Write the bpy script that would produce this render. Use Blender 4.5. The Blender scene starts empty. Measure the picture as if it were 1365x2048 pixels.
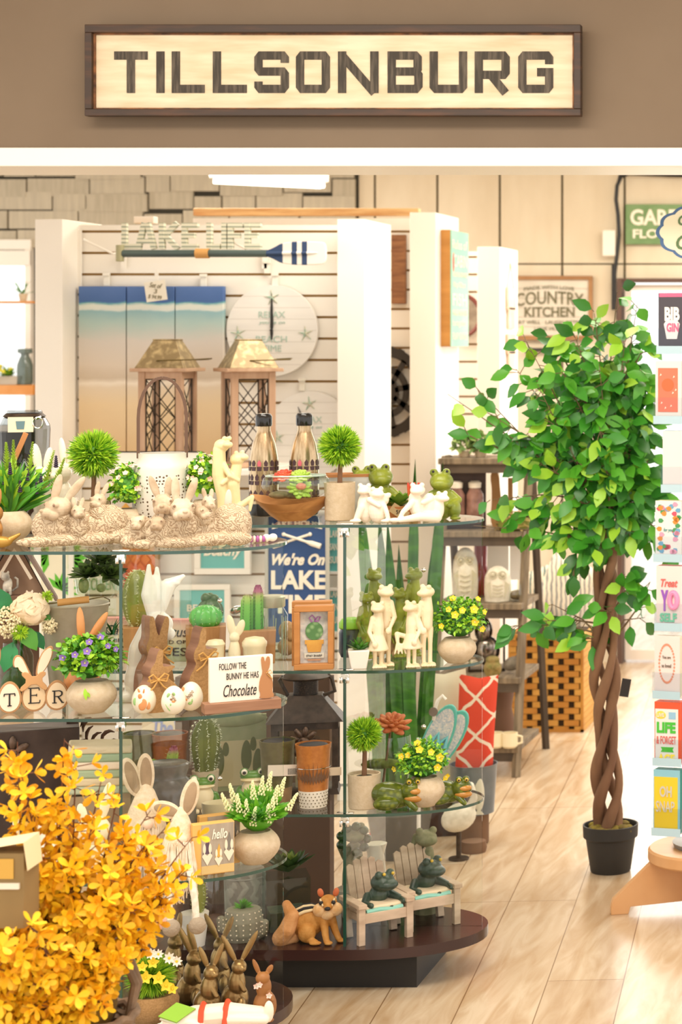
import bpy, math, random
from mathutils import Vector, Matrix, Euler, noise
S = bpy.context.scene
C = S.collection
PI = math.pi
# ---------------------------------------------------------------- camera, world, lights, exposure
F = 4200.0; VX = 1920.0; HY = 685.0; CH = 1.6
cam = bpy.data.cameras.new('camera'); co = bpy.data.objects.new('camera', cam); C.objects.link(co)
co.location = (0, 0, CH); co.rotation_euler = (PI/2, 0, 0)
cam.sensor_fit = 'VERTICAL'; cam.sensor_height = 36.0; cam.sensor_width = 24.0; cam.lens = F/2048*36
cam.shift_x = -(VX-682.5)/2048; cam.shift_y = -(1024-HY)/2048
cam.clip_start = 0.05; cam.clip_end = 60
cam.dof.use_dof = True; cam.dof.focus_distance = 4.85; cam.dof.aperture_fstop = 6.0
S.camera = co
S.view_settings.view_transform = 'Standard'; S.view_settings.look = 'None'
S.view_settings.gamma = 1.0; S.view_settings.exposure = 0.6
w = bpy.data.worlds.new('world'); S.world = w; w.use_nodes = True
bg = w.node_tree.nodes['Background']; bg.inputs[0].default_value = (1.0, 0.965, 0.91, 1); bg.inputs[1].default_value = 1.2

def area(name, loc, size, power, rot=(0, 0, 0), col=(1, 0.93, 0.82)):
    l = bpy.data.lights.new(name, 'AREA'); l.shape = 'RECTANGLE'; l.size, l.size_y = size; l.energy = power; l.color = col
    o = bpy.data.objects.new(name, l); C.objects.link(o); o.location = loc; o.rotation_euler = rot
    return o
area('ceiling_light_front', (-1.4, 3.9, 2.95), (2.6, 0.7), 50)
area('ceiling_light_middle', (-1.2, 6.9, 2.62), (2.2, 0.5), 28)
area('ceiling_light_back', (-0.6, 9.0, 2.62), (1.8, 0.5), 34)
area('ceiling_light_left', (-3.2, 8.6, 2.62), (1.4, 0.5), 34)
area('daylight_door', (-1.2, 10.2, 1.3), (1.0, 1.9), 14, (-PI/2, 0, 0), (1, 0.97, 0.9))

# ---------------------------------------------------------------- helpers
def lin(h):
    h = h.lstrip('#'); o = []
    for i in (0, 2, 4):
        c = int(h[i:i+2], 16)/255; o.append(c/12.92 if c <= .04045 else ((c+.055)/1.055)**2.4)
    return (o[0], o[1], o[2], 1)
MATS = {}
def mat(name, c1, c2=None, sc=30, rough=.55, metal=0, bump=0, bsc=None, st=(1, 1, 1), spec=.5, emit=0, kind='noise', lo=.35, hi=.65, dist=0, trans=0, alpha=1, sss=0):
    if name in MATS: return MATS[name]
    m = bpy.data.materials.new(name); m.use_nodes = True; MATS[name] = m
    nt = m.node_tree; N = nt.nodes; L = nt.links; b = N['Principled BSDF']
    b.inputs['Base Color'].default_value = lin(c1); b.inputs['Roughness'].default_value = rough
    b.inputs['Metallic'].default_value = metal; b.inputs['Specular IOR Level'].default_value = spec
    if sss: b.inputs['Subsurface Weight'].default_value = sss; b.inputs['Subsurface Scale'].default_value = .01
    if trans: b.inputs['Transmission Weight'].default_value = trans
    if alpha < 1: b.inputs['Alpha'].default_value = alpha
    if emit: b.inputs['Emission Color'].default_value = lin(c1); b.inputs['Emission Strength'].default_value = emit
    if c2 or bump:
        tc = N.new('ShaderNodeTexCoord'); mp = N.new('ShaderNodeMapping'); mp.inputs['Scale'].default_value = st
        L.new(tc.outputs['Object'], mp.inputs['Vector'])
        def tex(s):
            if kind == 'wave':
                t = N.new('ShaderNodeTexWave'); t.inputs['Scale'].default_value = s; t.inputs['Distortion'].default_value = dist; t.inputs['Detail'].default_value = 3; t.inputs['Detail Scale'].default_value = 1.5
            elif kind == 'voronoi':
                t = N.new('ShaderNodeTexVoronoi'); t.inputs['Scale'].default_value = s
            else:
                t = N.new('ShaderNodeTexNoise'); t.inputs['Scale'].default_value = s; t.inputs['Detail'].default_value = 4; t.inputs['Distortion'].default_value = dist
            L.new(mp.outputs[0], t.inputs['Vector'])
            return t.outputs['Distance'] if kind == 'voronoi' else t.outputs[1 if kind == 'noisec' else 'Fac' if 'Fac' in t.outputs else 0]
        if c2:
            r = N.new('ShaderNodeValToRGB'); r.color_ramp.elements[0].position = lo; r.color_ramp.elements[1].position = hi
            r.color_ramp.elements[0].color = lin(c1); r.color_ramp.elements[1].color = lin(c2)
            L.new(tex(sc), r.inputs[0]); L.new(r.outputs[0], b.inputs['Base Color'])
        if bump:
            bp = N.new('ShaderNodeBump'); bp.inputs['Strength'].default_value = bump; bp.inputs['Distance'].default_value = .004
            L.new(tex(bsc or sc), bp.inputs['Height']); L.new(bp.outputs[0], b.inputs['Normal'])
    return m
def rampmat(name, stops, z0, z1, ax=2, nsc=9, namp=.05, st=(1, 1, 1), rough=.7):
    """a colour ramp running along one object axis, its borders wavering with noise (printed pictures, glazed bands)"""
    if name in MATS: return MATS[name]
    m = bpy.data.materials.new(name); m.use_nodes = True; MATS[name] = m
    nt = m.node_tree; N = nt.nodes; L = nt.links; b = N['Principled BSDF']; b.inputs['Roughness'].default_value = rough
    tc = N.new('ShaderNodeTexCoord'); sp = N.new('ShaderNodeSeparateXYZ'); L.new(tc.outputs['Object'], sp.inputs[0])
    mr = N.new('ShaderNodeMapRange'); mr.inputs[1].default_value = z0; mr.inputs[2].default_value = z1; L.new(sp.outputs[ax], mr.inputs[0])
    mp = N.new('ShaderNodeMapping'); mp.inputs['Scale'].default_value = st; L.new(tc.outputs['Object'], mp.inputs[0])
    no = N.new('ShaderNodeTexNoise'); no.inputs['Scale'].default_value = nsc; no.inputs['Detail'].default_value = 5; L.new(mp.outputs[0], no.inputs['Vector'])
    ma = N.new('ShaderNodeMath'); ma.operation = 'MULTIPLY_ADD'; ma.inputs[1].default_value = namp*2; ma.inputs[2].default_value = -namp
    L.new(no.outputs[0], ma.inputs[0]); ad = N.new('ShaderNodeMath'); L.new(ma.outputs[0], ad.inputs[0]); L.new(mr.outputs[0], ad.inputs[1])
    r = N.new('ShaderNodeValToRGB'); e = r.color_ramp.elements
    while len(e) < len(stops): e.new(.5)
    for i, (p, c) in enumerate(stops): e[i].position = p; e[i].color = lin(c)
    L.new(ad.outputs[0], r.inputs[0]); L.new(r.outputs[0], b.inputs['Base Color'])
    return m
def glassmat(name, tint=(.975, .99, .98), ior=1.45, rough=0.01, refl=1.0):
    if name in MATS: return MATS[name]
    m = bpy.data.materials.new(name); m.use_nodes = True; MATS[name] = m
    nt = m.node_tree; N = nt.nodes; L = nt.links; N.clear()
    o = N.new('ShaderNodeOutputMaterial'); mx = N.new('ShaderNodeMixShader'); t = N.new('ShaderNodeBsdfTransparent'); g = N.new('ShaderNodeBsdfGlossy')
    t.inputs[0].default_value = (*tint, 1); g.inputs['Roughness'].default_value = rough
    fr = N.new('ShaderNodeFresnel'); fr.inputs[0].default_value = ior
    ge = N.new('ShaderNodeNewGeometry'); iv = N.new('ShaderNodeMath'); iv.operation = 'SUBTRACT'; iv.inputs[0].default_value = refl; iv.use_clamp = True; L.new(ge.outputs['Backfacing'], iv.inputs[1])
    ml = N.new('ShaderNodeMath'); ml.operation = 'MULTIPLY'; L.new(iv.outputs[0], ml.inputs[1]); L.new(fr.outputs[0], ml.inputs[0])
    L.new(ml.outputs[0], mx.inputs[0]); L.new(t.outputs[0], mx.inputs[1]); L.new(g.outputs[0], mx.inputs[2]); L.new(mx.outputs[0], o.inputs[0])
    return m

def rotm(r):   # degrees
    return Euler([math.radians(a) for a in r]).to_matrix()
class MB:
    def __init__(s): s.v = []; s.f = []; s.m = []; s.mi = 0
    def add(s, vs, fs, mi=None):
        n = len(s.v); s.v += [tuple(v) for v in vs]; s.f += [tuple(i+n for i in f) for f in fs]; s.m += [s.mi if mi is None else mi]*len(fs); return s
    def box(s, x0, x1, y0, y1, z0, z1, rot=None, piv=None, mi=None):
        vs = [Vector((x, y, z)) for z in (z0, z1) for y in (y0, y1) for x in (x0, x1)]
        if rot:
            R = rotm(rot); p = Vector(piv) if piv else Vector(((x0+x1)/2, (y0+y1)/2, (z0+z1)/2)); vs = [R@(v-p)+p for v in vs]
        return s.add(vs, [(0, 2, 3, 1), (4, 5, 7, 6), (0, 1, 5, 4), (1, 3, 7, 5), (3, 2, 6, 7), (2, 0, 4, 6)], mi)
    def frust(s, a, b, z0, z1, mi=None, c=(0, 0), c2=None):   # a,b = half sizes (hx,hy) below and above
        c2 = c2 or c
        vs = [(c[0]+sx*a[0], c[1]+sy*a[1], z0) for sy in (-1, 1) for sx in (-1, 1)]+[(c2[0]+sx*b[0], c2[1]+sy*b[1], z1) for sy in (-1, 1) for sx in (-1, 1)]
        return s.add(vs, [(0, 2, 3, 1), (4, 5, 7, 6), (0, 1, 5, 4), (1, 3, 7, 5), (3, 2, 6, 7), (2, 0, 4, 6)], mi)
    def prism(s, pts, y0, y1, mi=None, rot=None, piv=(0, 0, 0)):    # outline in x,z  extruded along y
        n = len(pts); vs = [Vector((x, y0, z)) for x, z in pts]+[Vector((x, y1, z)) for x, z in pts]
        if rot: R = rotm(rot); p = Vector(piv); vs = [R@(v-p)+p for v in vs]
        a = sum(pts[i][0]*pts[(i+1) % n][1]-pts[(i+1) % n][0]*pts[i][1] for i in range(n))
        f = [tuple(range(n)), tuple(range(2*n-1, n-1, -1))]+[(i, i+n, (i+1) % n+n, (i+1) % n) for i in range(n)]
        if a < 0: f = [tuple(reversed(q)) for q in f]
        return s.add(vs, f, mi)
    def slab(s, pts, z0, z1, mi=None, mside=None):    # outline in x,y extruded along z
        n = len(pts); vs = [(x, y, z0) for x, y in pts]+[(x, y, z1) for x, y in pts]
        a = sum(pts[i][0]*pts[(i+1) % n][1]-pts[(i+1) % n][0]*pts[i][1] for i in range(n))
        if a < 0: vs = [(x, y, z0) for x, y in reversed(pts)]+[(x, y, z1) for x, y in reversed(pts)]
        s.add(vs, [tuple(range(n-1, -1, -1)), tuple(range(n, 2*n))], mi)
        return s.add(vs, [(i, (i+1) % n, (i+1) % n+n, i+n) for i in range(n)], mside if mside is not None else mi)
    def lathe(s, prof, seg=28, c=(0, 0), sx=1, sy=1, mi=None, cap=True, rot=None, piv=(0, 0, 0), mfn=None):
        vs = []; n = len(prof)
        for r, z in prof:
            for j in range(seg):
                a = 2*PI*j/seg; vs.append(Vector((c[0]+r*sx*math.cos(a), c[1]+r*sy*math.sin(a), z)))
        if rot: R = rotm(rot); p = Vector(piv); vs = [R@(v-p)+p for v in vs]
        base = len(s.v); s.v += [tuple(v) for v in vs]
        for i in range(n-1):
            for j in range(seg):
                s.f.append((base+i*seg+j, base+i*seg+(j+1) % seg, base+(i+1)*seg+(j+1) % seg, base+(i+1)*seg+j))
                s.m.append(mfn(i, j) if mfn else (s.mi if mi is None else mi))
        if cap:
            s.f.append(tuple(base+j for j in reversed(range(seg)))); s.f.append(tuple(base+(n-1)*seg+j for j in range(seg))); s.m += [s.mi if mi is None else mi]*2
        return s
    def ball(s, c, r, rot=None, seg=16, ring=10, mi=None):
        if not hasattr(r, '__len__'): r = (r, r, r)
        R = rotm(rot) if rot else Matrix.Identity(3); c = Vector(c); vs = []
        for i in range(1, ring):
            t = PI*i/ring
            for j in range(seg):
                a = 2*PI*j/seg; vs.append(c+R@Vector((r[0]*math.sin(t)*math.cos(a), r[1]*math.sin(t)*math.sin(a), -r[2]*math.cos(t))))
        vs.append(c+R@Vector((0, 0, -r[2]))); vs.append(c+R@Vector((0, 0, r[2]))); b, t = len(vs)-2, len(vs)-1; fs = []
        for i in range(ring-2):
            for j in range(seg): fs.append((i*seg+j, i*seg+(j+1) % seg, (i+1)*seg+(j+1) % seg, (i+1)*seg+j))
        for j in range(seg): fs.append((b, (j+1) % seg, j)); fs.append((t, (ring-2)*seg+j, (ring-2)*seg+(j+1) % seg))
        return s.add(vs, fs, mi)
    def tube(s, pts, r, seg=8, mi=None, closed=False, flat=1.0):
        pts = [Vector(p) for p in pts]; n = len(pts)
        if not hasattr(r, '__len__'): r = [r]*n
        vs = []; nrm = None
        for i, p in enumerate(pts):
            d = (pts[(i+1) % n]-pts[i-1]) if closed else (pts[min(i+1, n-1)]-pts[max(i-1, 0)])
            if d.length < 1e-9: d = Vector((0, 0, 1))
            d.normalize()
            if nrm is None: nrm = d.orthogonal().normalized() if abs(d.y) > .9 else (Vector((0, 1, 0))-d*d.y).normalized()
            else:
                nrm = nrm-d*nrm.dot(d)
                nrm = nrm.normalized() if nrm.length > 1e-6 else d.orthogonal().normalized()
            bi = d.cross(nrm)
            for j in range(seg):
                a = 2*PI*j/seg; vs.append(p+nrm*math.cos(a)*r[i]*flat+bi*math.sin(a)*r[i])
        fs = []
        for i in range(n if closed else n-1):
            k = (i+1) % n
            for j in range(seg): fs.append((i*seg+j, i*seg+(j+1) % seg, k*seg+(j+1) % seg, k*seg+j))
        if not closed: fs.append(tuple(reversed(range(seg)))); fs.append(tuple((n-1)*seg+j for j in range(seg)))
        return s.add(vs, fs, mi)
    def cap(s, p0, p1, r0, r1, mi=None):   # tapered limb with rounded ends
        p0, p1 = Vector(p0), Vector(p1)
        s.tube([p0.lerp(p1, t) for t in (0, .33, .67, 1)], [r0+(r1-r0)*t for t in (0, .33, .67, 1)], 12, mi)
        s.ball(p0, r0, None, 12, 8, mi); return s.ball(p1, r1, None, 12, 8, mi)
    def leaf(s, p, d, n, L, W, fold=.25, curl=.15, mi=None, rd=False):
        d = Vector(d).normalized(); n = Vector(n); n = (n-d*n.dot(d))
        n = n.normalized() if n.length > 1e-6 else d.orthogonal().normalized(); b = d.cross(n); p = Vector(p)
        prof = [(0, .15), (.3, .62), (.6, 1), (.85, .85), (1, .2)] if rd else [(0, .06), (.25, .8), (.5, 1), (.78, .6), (1, 0)]; vs = []
        for t, w_ in prof:
            c = p+d*L*t-n*curl*L*t*t; vs += [c-b*W/2*w_+n*fold*W/2*w_, c, c+b*W/2*w_+n*fold*W/2*w_]
        fs = []
        for i in range(4): fs += [(3*i, 3*i+1, 3*i+4, 3*i+3), (3*i+1, 3*i+2, 3*i+5, 3*i+4)]
        return s.add(vs, fs, mi)
    def blade(s, p, d, L, W, mi=None, bend=0, side=None):
        p = Vector(p); d = Vector(d).normalized(); b = (Vector(side) if side else d.cross(Vector((0, 0, 1)) if abs(d.z) < .9 else Vector((1, 0, 0)))).normalized()
        m_ = p+d*L*.5+Vector((0, 0, -bend*L*.3)); e = p+d*L+Vector((0, 0, -bend*L))
        return s.add([p-b*W*.35, p+b*W*.35, m_+b*W*.5, m_-b*W*.5, e], [(0, 1, 2, 3), (3, 2, 4)], mi)

K = 1.0; ROOT = None
EMP = []
def W(px, Y, z): return Vector(((px-VX)*Y/F, Y, z))
def zat(py, Y): return CH-(py-HY)*Y/F
def Th(name, label, cat, px, Y, z, group=None, rz=None):
    """start a new thing: an Empty at its base; parts follow in units of one photo pixel at that distance"""
    global K, ROOT
    o = bpy.data.objects.new(name, None); C.objects.link(o); o.empty_display_size = .03
    o.location = W(px, Y, z); K = Y/F
    if rz is None: rz = math.degrees(math.atan((VX-px)/F))
    o.rotation_euler = (0, 0, math.radians(rz))
    o['label'] = label; o['category'] = cat
    if group: o['group'] = group
    ROOT = o; EMP.append(o)
    return o
def build(name, mb, mats, parent=None, bevel=0, ang=40, k=None):
    k = K if k is None else k
    me = bpy.data.meshes.new(name); me.from_pydata([(v[0]*k, v[1]*k, v[2]*k) for v in mb.v], [], mb.f)
    mats = mats if isinstance(mats, (list, tuple)) else [mats]
    for m in mats: me.materials.append(m)
    me.polygons.foreach_set('material_index', mb.m)
    me.polygons.foreach_set('use_smooth', [True]*len(me.polygons)); me.update()
    if ang < 180: me.set_sharp_from_angle(angle=math.radians(ang))
    o = bpy.data.objects.new(name, me); C.objects.link(o)
    if parent is not None: o.parent = parent
    if bevel:
        b = o.modifiers.new('bevel', 'BEVEL'); b.width = bevel*k; b.segments = 2; b.limit_method = 'ANGLE'; b.angle_limit = math.radians(35)
    return o
def part(name, mb, mats, parent=None, bevel=0, ang=40, label=None, kind=None):
    o = build(name, mb, mats, parent or ROOT, bevel, ang)
    if label: o['label'] = label
    if kind: o['kind'] = kind
    return o
def struct(name, mb, mats, bevel=0, ang=40):
    o = build(name, mb, mats, None, bevel, ang, 1.0); o['kind'] = 'structure'; return o
def blob(name, mb, mats, vox=1.6, smooth=3, parent=None, disp=0, dsc=.01, label=None):
    """fuse overlapping forms into one continuous skin"""
    o = build(name, mb, mats[0] if isinstance(mats, (list, tuple)) else mats, None, 0, 180)
    r = o.modifiers.new('r', 'REMESH'); r.mode = 'VOXEL'; r.voxel_size = vox*K; r.use_smooth_shade = True
    if smooth: sm = o.modifiers.new('s', 'SMOOTH'); sm.factor = .5; sm.iterations = smooth
    if disp:
        tx = bpy.data.textures.new('t', 'CLOUDS'); tx.noise_scale = dsc; dm = o.modifiers.new('d', 'DISPLACE'); dm.texture = tx; dm.strength = disp*K; dm.mid_level = .5
    dg = bpy.context.evaluated_depsgraph_get(); me = bpy.data.meshes.new_from_object(o.evaluated_get(dg), depsgraph=dg)
    o.modifiers.clear(); o.data = me
    me.polygons.foreach_set('use_smooth', [True]*len(me.polygons))
    if label: o['label'] = label
    o.parent = parent or ROOT; return o
def copy(root, px, Y, z, label, rz=None, group=None, sc=1.0, drz=0):
    r = root.copy(); C.objects.link(r); r.location = W(px, Y, z); EMP.append(r)
    if rz is None: rz = math.degrees(math.atan((VX-px)/F))+drz
    r.rotation_euler = (0, 0, math.radians(rz)); r.scale = (sc,)*3; r['label'] = label
    if group: r['group'] = group
    for ch in list(root.children):
        c = ch.copy(); C.objects.link(c); c.parent = r
        for g in list(ch.children):
            d = g.copy(); C.objects.link(d); d.parent = c
    return r
def txt(s, x0, x1, z0, z1, m, y, name='lettering', shear=0, bold=0, arc=0, parent=None, th=.8, rot=0, label=None):
    cu = bpy.data.curves.new('t', 'FONT'); cu.body = s; cu.align_x = 'LEFT'; cu.shear = shear; cu.offset = bold; cu.extrude = .02; cu.resolution_u = 3
    o = bpy.data.objects.new('t', cu); C.objects.link(o); dg = bpy.context.evaluated_depsgraph_get(); dg.update()
    me = bpy.data.meshes.new_from_object(o.evaluated_get(dg)); bpy.data.objects.remove(o)
    vs = me.vertices; xs = [v.co.x for v in vs]; ys = [v.co.y for v in vs]; a, b, c, d = min(xs), max(xs), min(ys), max(ys)
    R = math.radians(rot); cx, cz = (x0+x1)/2, (z0+z1)/2
    for v in vs:
        t = (v.co.x-a)/(b-a); u = (v.co.y-c)/(d-c) if d > c else 0
        x = x0+(x1-x0)*t; z = z0+(z1-z0)*u+arc*(1-(2*t-1)**2); yy = y+(-th if v.co.z > 0 else .05)
        x, z = cx+(x-cx)*math.cos(R)-(z-cz)*math.sin(R), cz+(x-cx)*math.sin(R)+(z-cz)*math.cos(R)
        v.co = (x*K, yy*K, z*K)
    me.materials.clear(); me.materials.append(m); me.update()
    o = bpy.data.objects.new(name, me); C.objects.link(o); o.parent = parent or ROOT
    if label: o['label'] = label
    return o
def rr(x0, x1, z0, z1, r, n=5):   # rounded rectangle outline
    o = []
    for cx, cz, a0 in ((x1-r, z0+r, -90), (x1-r, z1-r, 0), (x0+r, z1-r, 90), (x0+r, z0+r, 180)):
        for i in range(n+1):
            a = math.radians(a0+90*i/n); o.append((cx+r*math.cos(a), cz+r*math.sin(a)))
    return o
def egg(cx, cz, rx, rz, n=28, k=.12): return [(cx+rx*math.cos(2*PI*i/n)*(1-k*math.sin(2*PI*i/n)), cz+rz*math.sin(2*PI*i/n)) for i in range(n)]
def smoothpoly(p, it=2):
    for _ in range(it):
        q = []
        for i in range(len(p)):
            a, b = p[i], p[(i+1) % len(p)]; q += [(a[0]*.75+b[0]*.25, a[1]*.75+b[1]*.25), (a[0]*.25+b[0]*.75, a[1]*.25+b[1]*.75)]
        p = q
    return p
rnd = random.Random(7)
U = rnd.uniform
# common materials
WHITE = mat('white_paint', 'f3ece0', rough=.5); CREAM = mat('cream_ceramic', 'efdfb9', rough=.35)
TAN = mat('slot_tan', 'b08a52', rough=.8); BLACK = mat('black_print', '25211f', rough=.6); DARK = mat('dark_metal', '33291f', 'x'*0 or '4a3a2c', sc=60, rough=.45, metal=.6)
CHROME = mat('chrome', 'd8d4cc', rough=.12, metal=1); GEDGE = mat('glass_green_edge', '1d4435', rough=.15, spec=.8); GLASS = glassmat('clear_glass')
JAR = glassmat('jar_glass', (.93, .97, .95), 1.85)
WOODL = mat('pale_wood', 'e5bd84', 'c9935a', sc=6, st=(1, 1, 9), rough=.5); WOODG = mat('weathered_wood', '8f7d63', '6b5c48', sc=8, st=(9, 1, 1), rough=.7, bump=.3)
WOODB = mat('brown_wood', 'a3714a', '7d5236', sc=12, st=(1, 1, 6), rough=.6, bump=.2)
STONE = mat('beige_stone_pot', 'd0bc9f', 'c6b090', sc=80, rough=.8, bump=.25, bsc=220)
SOIL = mat('dark_soil', '2e2a14', rough=.9)
BARK = mat('bark', '6e4c35', '8b6749', sc=14, st=(1, 1, .25), rough=.8, bump=.4)
GR = [mat('leaf_dark', '2f6a1c', rough=.45, sss=0), mat('leaf_mid', '4f9422', rough=.42), mat('leaf_lime', '9cc92c', rough=.45), mat('leaf_yellow_green', 'b8d83a', rough=.5)]
BRASS = mat('aged_brass', '6f6038', rough=.4, metal=.7)
# ---------------------------------------------------------------- structure
YB = 10.5
def fl():
    m = bpy.data.materials.new('plank_floor'); m.use_nodes = True; nt = m.node_tree; N = nt.nodes; L = nt.links; b = N['Principled BSDF']
    tc = N.new('ShaderNodeTexCoord'); mp = N.new('ShaderNodeMapping'); mp.inputs['Rotation'].default_value = (0, 0, math.radians(90-5)); L.new(tc.outputs['Object'], mp.inputs[0])
    br = N.new('ShaderNodeTexBrick'); br.inputs['Scale'].default_value = 1; br.inputs['Brick Width'].default_value = 1.22; br.inputs['Row Height'].default_value = .19
    br.inputs['Mortar Size'].default_value = .0016; br.inputs['Color1'].default_value = lin('d9c6ab'); br.inputs['Color2'].default_value = lin('c2a98b'); br.inputs['Mortar'].default_value = lin('8f7355'); br.inputs['Bias'].default_value = -.1
    br.offset = .37; br.offset_frequency = 3
    L.new(mp.outputs[0], br.inputs[0])
    m2 = N.new('ShaderNodeMapping'); m2.inputs['Rotation'].default_value = (0, 0, math.radians(-5)); m2.inputs['Scale'].default_value = (11, 1.6, 1); L.new(tc.outputs['Object'], m2.inputs[0])
    no = N.new('ShaderNodeTexNoise'); no.inputs['Scale'].default_value = 1.7; no.inputs['Detail'].default_value = 7; no.inputs['Distortion'].default_value = 1.2; L.new(m2.outputs[0], no.inputs['Vector'])
    r = N.new('ShaderNodeValToRGB'); r.color_ramp.elements[0].position = .3; r.color_ramp.elements[0].color = lin('dccbb4'); r.color_ramp.elements[1].position = .65; r.color_ramp.elements[1].color = (1, 1, 1, 1); L.new(no.outputs[0], r.inputs[0])
    mx = N.new('ShaderNodeMix'); mx.data_type = 'RGBA'; mx.blend_type = 'MULTIPLY'; mx.inputs[0].default_value = 1; L.new(br.outputs[0], mx.inputs[6]); L.new(r.outputs[0], mx.inputs[7]); L.new(mx.outputs[2], b.inputs['Base Color'])
    b.inputs['Roughness'].default_value = .27
    bp = N.new('ShaderNodeBump'); bp.inputs['Strength'].default_value = .25; bp.inputs['Distance'].default_value = .002; L.new(no.outputs[0], bp.inputs['Height']); L.new(bp.outputs[0], b.inputs['Normal'])
    return m
struct('floor', MB().box(-6, 3, -1, 13, -.05, 0), fl())
struct('ceiling', MB().box(-6, 3, 5.9, YB+.3, 2.7, 2.75).box(-6, 3, 1.5, 5.6, 3.1, 3.15), mat('ceiling_paint', 'efe8dc', rough=.8))
# header over the opening, with its white casing
TAUPE = mat('taupe_paint', '7a6752', '75624d', sc=3, rough=.7)
struct('wall_header', MB().box(-6, 3, 5.6, 5.85, 2.118, 3.1), TAUPE)
struct('trim_1', MB().box(-6, 3, 5.58, 5.87, 2.068, 2.118), WHITE, .003)
# back wall: shakes on the left, boards on the right, doorway and window
def bx(px): return (px-VX)*YB/F
PLK = mat('cream_board', 'e2d5bc', 'd8c9ae', sc=7, st=(1, 1, .3), rough=.75)
GAP = mat('board_gap', '5b5236', rough=.9)
mb = MB(); z1 = 2.75; xs = bx(716)
seams = [bx(750)+i*(bx(875)-bx(750)) for i in range(0, 8)]
D0, D1, ZD = bx(1238), bx(1330), zat(557, YB)
mb.box(xs, D1+.9, YB+.02, YB+.04, ZD, z1, mi=1)
mb.box(xs, D0, YB+.02, YB+.04, 0, ZD, mi=1); mb.box(D1+.25, D1+.9, YB+.02, YB+.04, 0, ZD, mi=1)
zs = zat(528, YB); e = [xs]+seams+[D1+.9]
for i in range(len(e)-1):
    a, b = e[i]+.006, e[i+1]-.006
    for (p, q) in ((0, zs-.004), (zs+.004, z1)):
        if q < 2 and b > D0:
            if a < D0: mb.box(a, D0, YB, YB+.03, p, q, mi=0)
            mb.box(max(a, D0), b, YB, YB+.03, ZD, q, mi=0)
            if b > D1+.25: mb.box(max(a, D1+.25), b, YB, YB+.03, p, ZD, mi=0)
        else: mb.box(a, b, YB, YB+.03, p, q, mi=0)
struct('wall_back', mb, [PLK, GAP])
# cedar shakes
SHK = [mat('shake_a', 'b8ae9a', 'c4baa4', sc=9, st=(6, 1, .6), rough=.9), mat('shake_b', 'beb49f', 'b0a691', sc=9, st=(6, 1, .6), rough=.9), mat('shake_gap', '3f3b30', rough=.9)]
mb = MB(); xl = -5.6; W0, W1, Z0, Z1 = bx(-160), bx(72), zat(850, YB), zat(500, YB)
for (a, b, c, d) in ((xl, W0, 0, 2.75), (W1, xs, 0, 2.75), (W0, W1, Z1, 2.75), (W0, W1, 0, Z0)): mb.box(a, b, YB-.02, YB+.05, c, d, mi=2)
z = 1.9; row = 0
while z < 2.72:
    x = xl
    while x < xs:
        wd = U(.12, .36); t = min(x+wd, xs); j = U(-.016, .016)
        if not (x < W1+.02 and z < Z1): mb.box(x+.004, t-.004, YB-.05+U(0, .014), YB-.02, z+j, z+.088+j, mi=rnd.choice((0, 1)))
        x = t
    z += .088; row += 1
struct('wall_left', mb, SHK)
# window with blown-out daylight beyond it, sill and mullion
mb = MB(); mb.box(W0, W1, YB-.06, YB, Z1, Z1+.05).box(W0, W1, YB-.08, YB+.03, Z0-.03, Z0)
mb.box(W1-.03, W1, YB-.06, YB, Z0, Z1).box(bx(-60), bx(-50), YB-.04, YB, Z0, Z1).box(W0, W1, YB-.07, YB-.05, Z1-.08, Z1-.005)
wo = struct('window_1', mb, WHITE, .003); g = build('pane', MB().box(W0, W1, YB, YB+.006, Z0, Z1), GLASS, wo, 0, 40, 1)
# doorway: dark jamb, glazed door leaf, pinkish frame outside
mb = MB(); mb.box(D0, D0+.025, YB-.05, YB+.08, 0, ZD).box(D0+.025, D1+.22, YB-.03, YB+.06, ZD-.02, ZD).box(D1+.22, D1+.25, YB-.05, YB+.08, 0, ZD)
do = struct('door_1', mb, mat('door_jamb', '5d4438', rough=.6))
mb = MB(); a, b = D0+.028, D1+.218; mb.box(a, a+.03, YB+.02, YB+.05, .01, ZD-.03).box(b-.06, b, YB+.02, YB+.05, .01, ZD-.03).box(a+.03, b-.06, YB+.022, YB+.048, .01, .06).box(a+.03, b-.06, YB+.022, YB+.048, ZD-.06, ZD-.03)
dl = build('door_leaf', mb, mat('white_door_frame', 'f0e4d6', rough=.6), do, 0, 40, 1)
build('pane', MB().box(a+.03, b-.06, YB+.03, YB+.036, .06, ZD-.06), GLASS, do, 0, 40, 1)
struct('ground', MB().box(-9, 6, YB+.3, 20, -.06, -.01), mat('outside_ground', 'e9e2d6', rough=.9))
# doorside black cable running over the boards
Th('power_cable', 'thick black cable looping up the cream board wall beside the doorway', 'cable', 1238, YB-.03, 0, rz=0)
def q(px, py): return (px-1238, -6, (zat(py, YB-.03))/K)
mb = MB(); mb.tube([q(*p) for p in ((1230, 560), (1232, 540), (1236, 510), (1240, 470), (1238, 430), (1234, 400), (1236, 372), (1244, 354), (1260, 347), (1300, 349), (1340, 351), (1400, 352))], 4, 8)
mb.tube([q(*p) for p in ((1236, 372), (1241, 352), (1256, 343), (1300, 345), (1400, 347))], 2.5, 8); part('cable', mb, mat('black_rubber', '1f1d1b', rough=.5))
mb = MB(); mb.box(-13, -3, -8, -4, q(0, 620)[2], q(0, 530)[2]).box(-4, 10, -8, -4, q(0, 640)[2], q(0, 585)[2]); part('junction_box', mb, MATS['black_rubber'], bevel=1)
Th('wall_box', 'small cream switch box on the board wall left of the black cable', 'switch box', 1220, YB-.03, zat(513, YB), rz=0)
part('box', MB().box(-13, 13, -10, 0, 0, 52), mat('cream_plastic', 'f2e9da', rough=.5), bevel=2)

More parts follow.
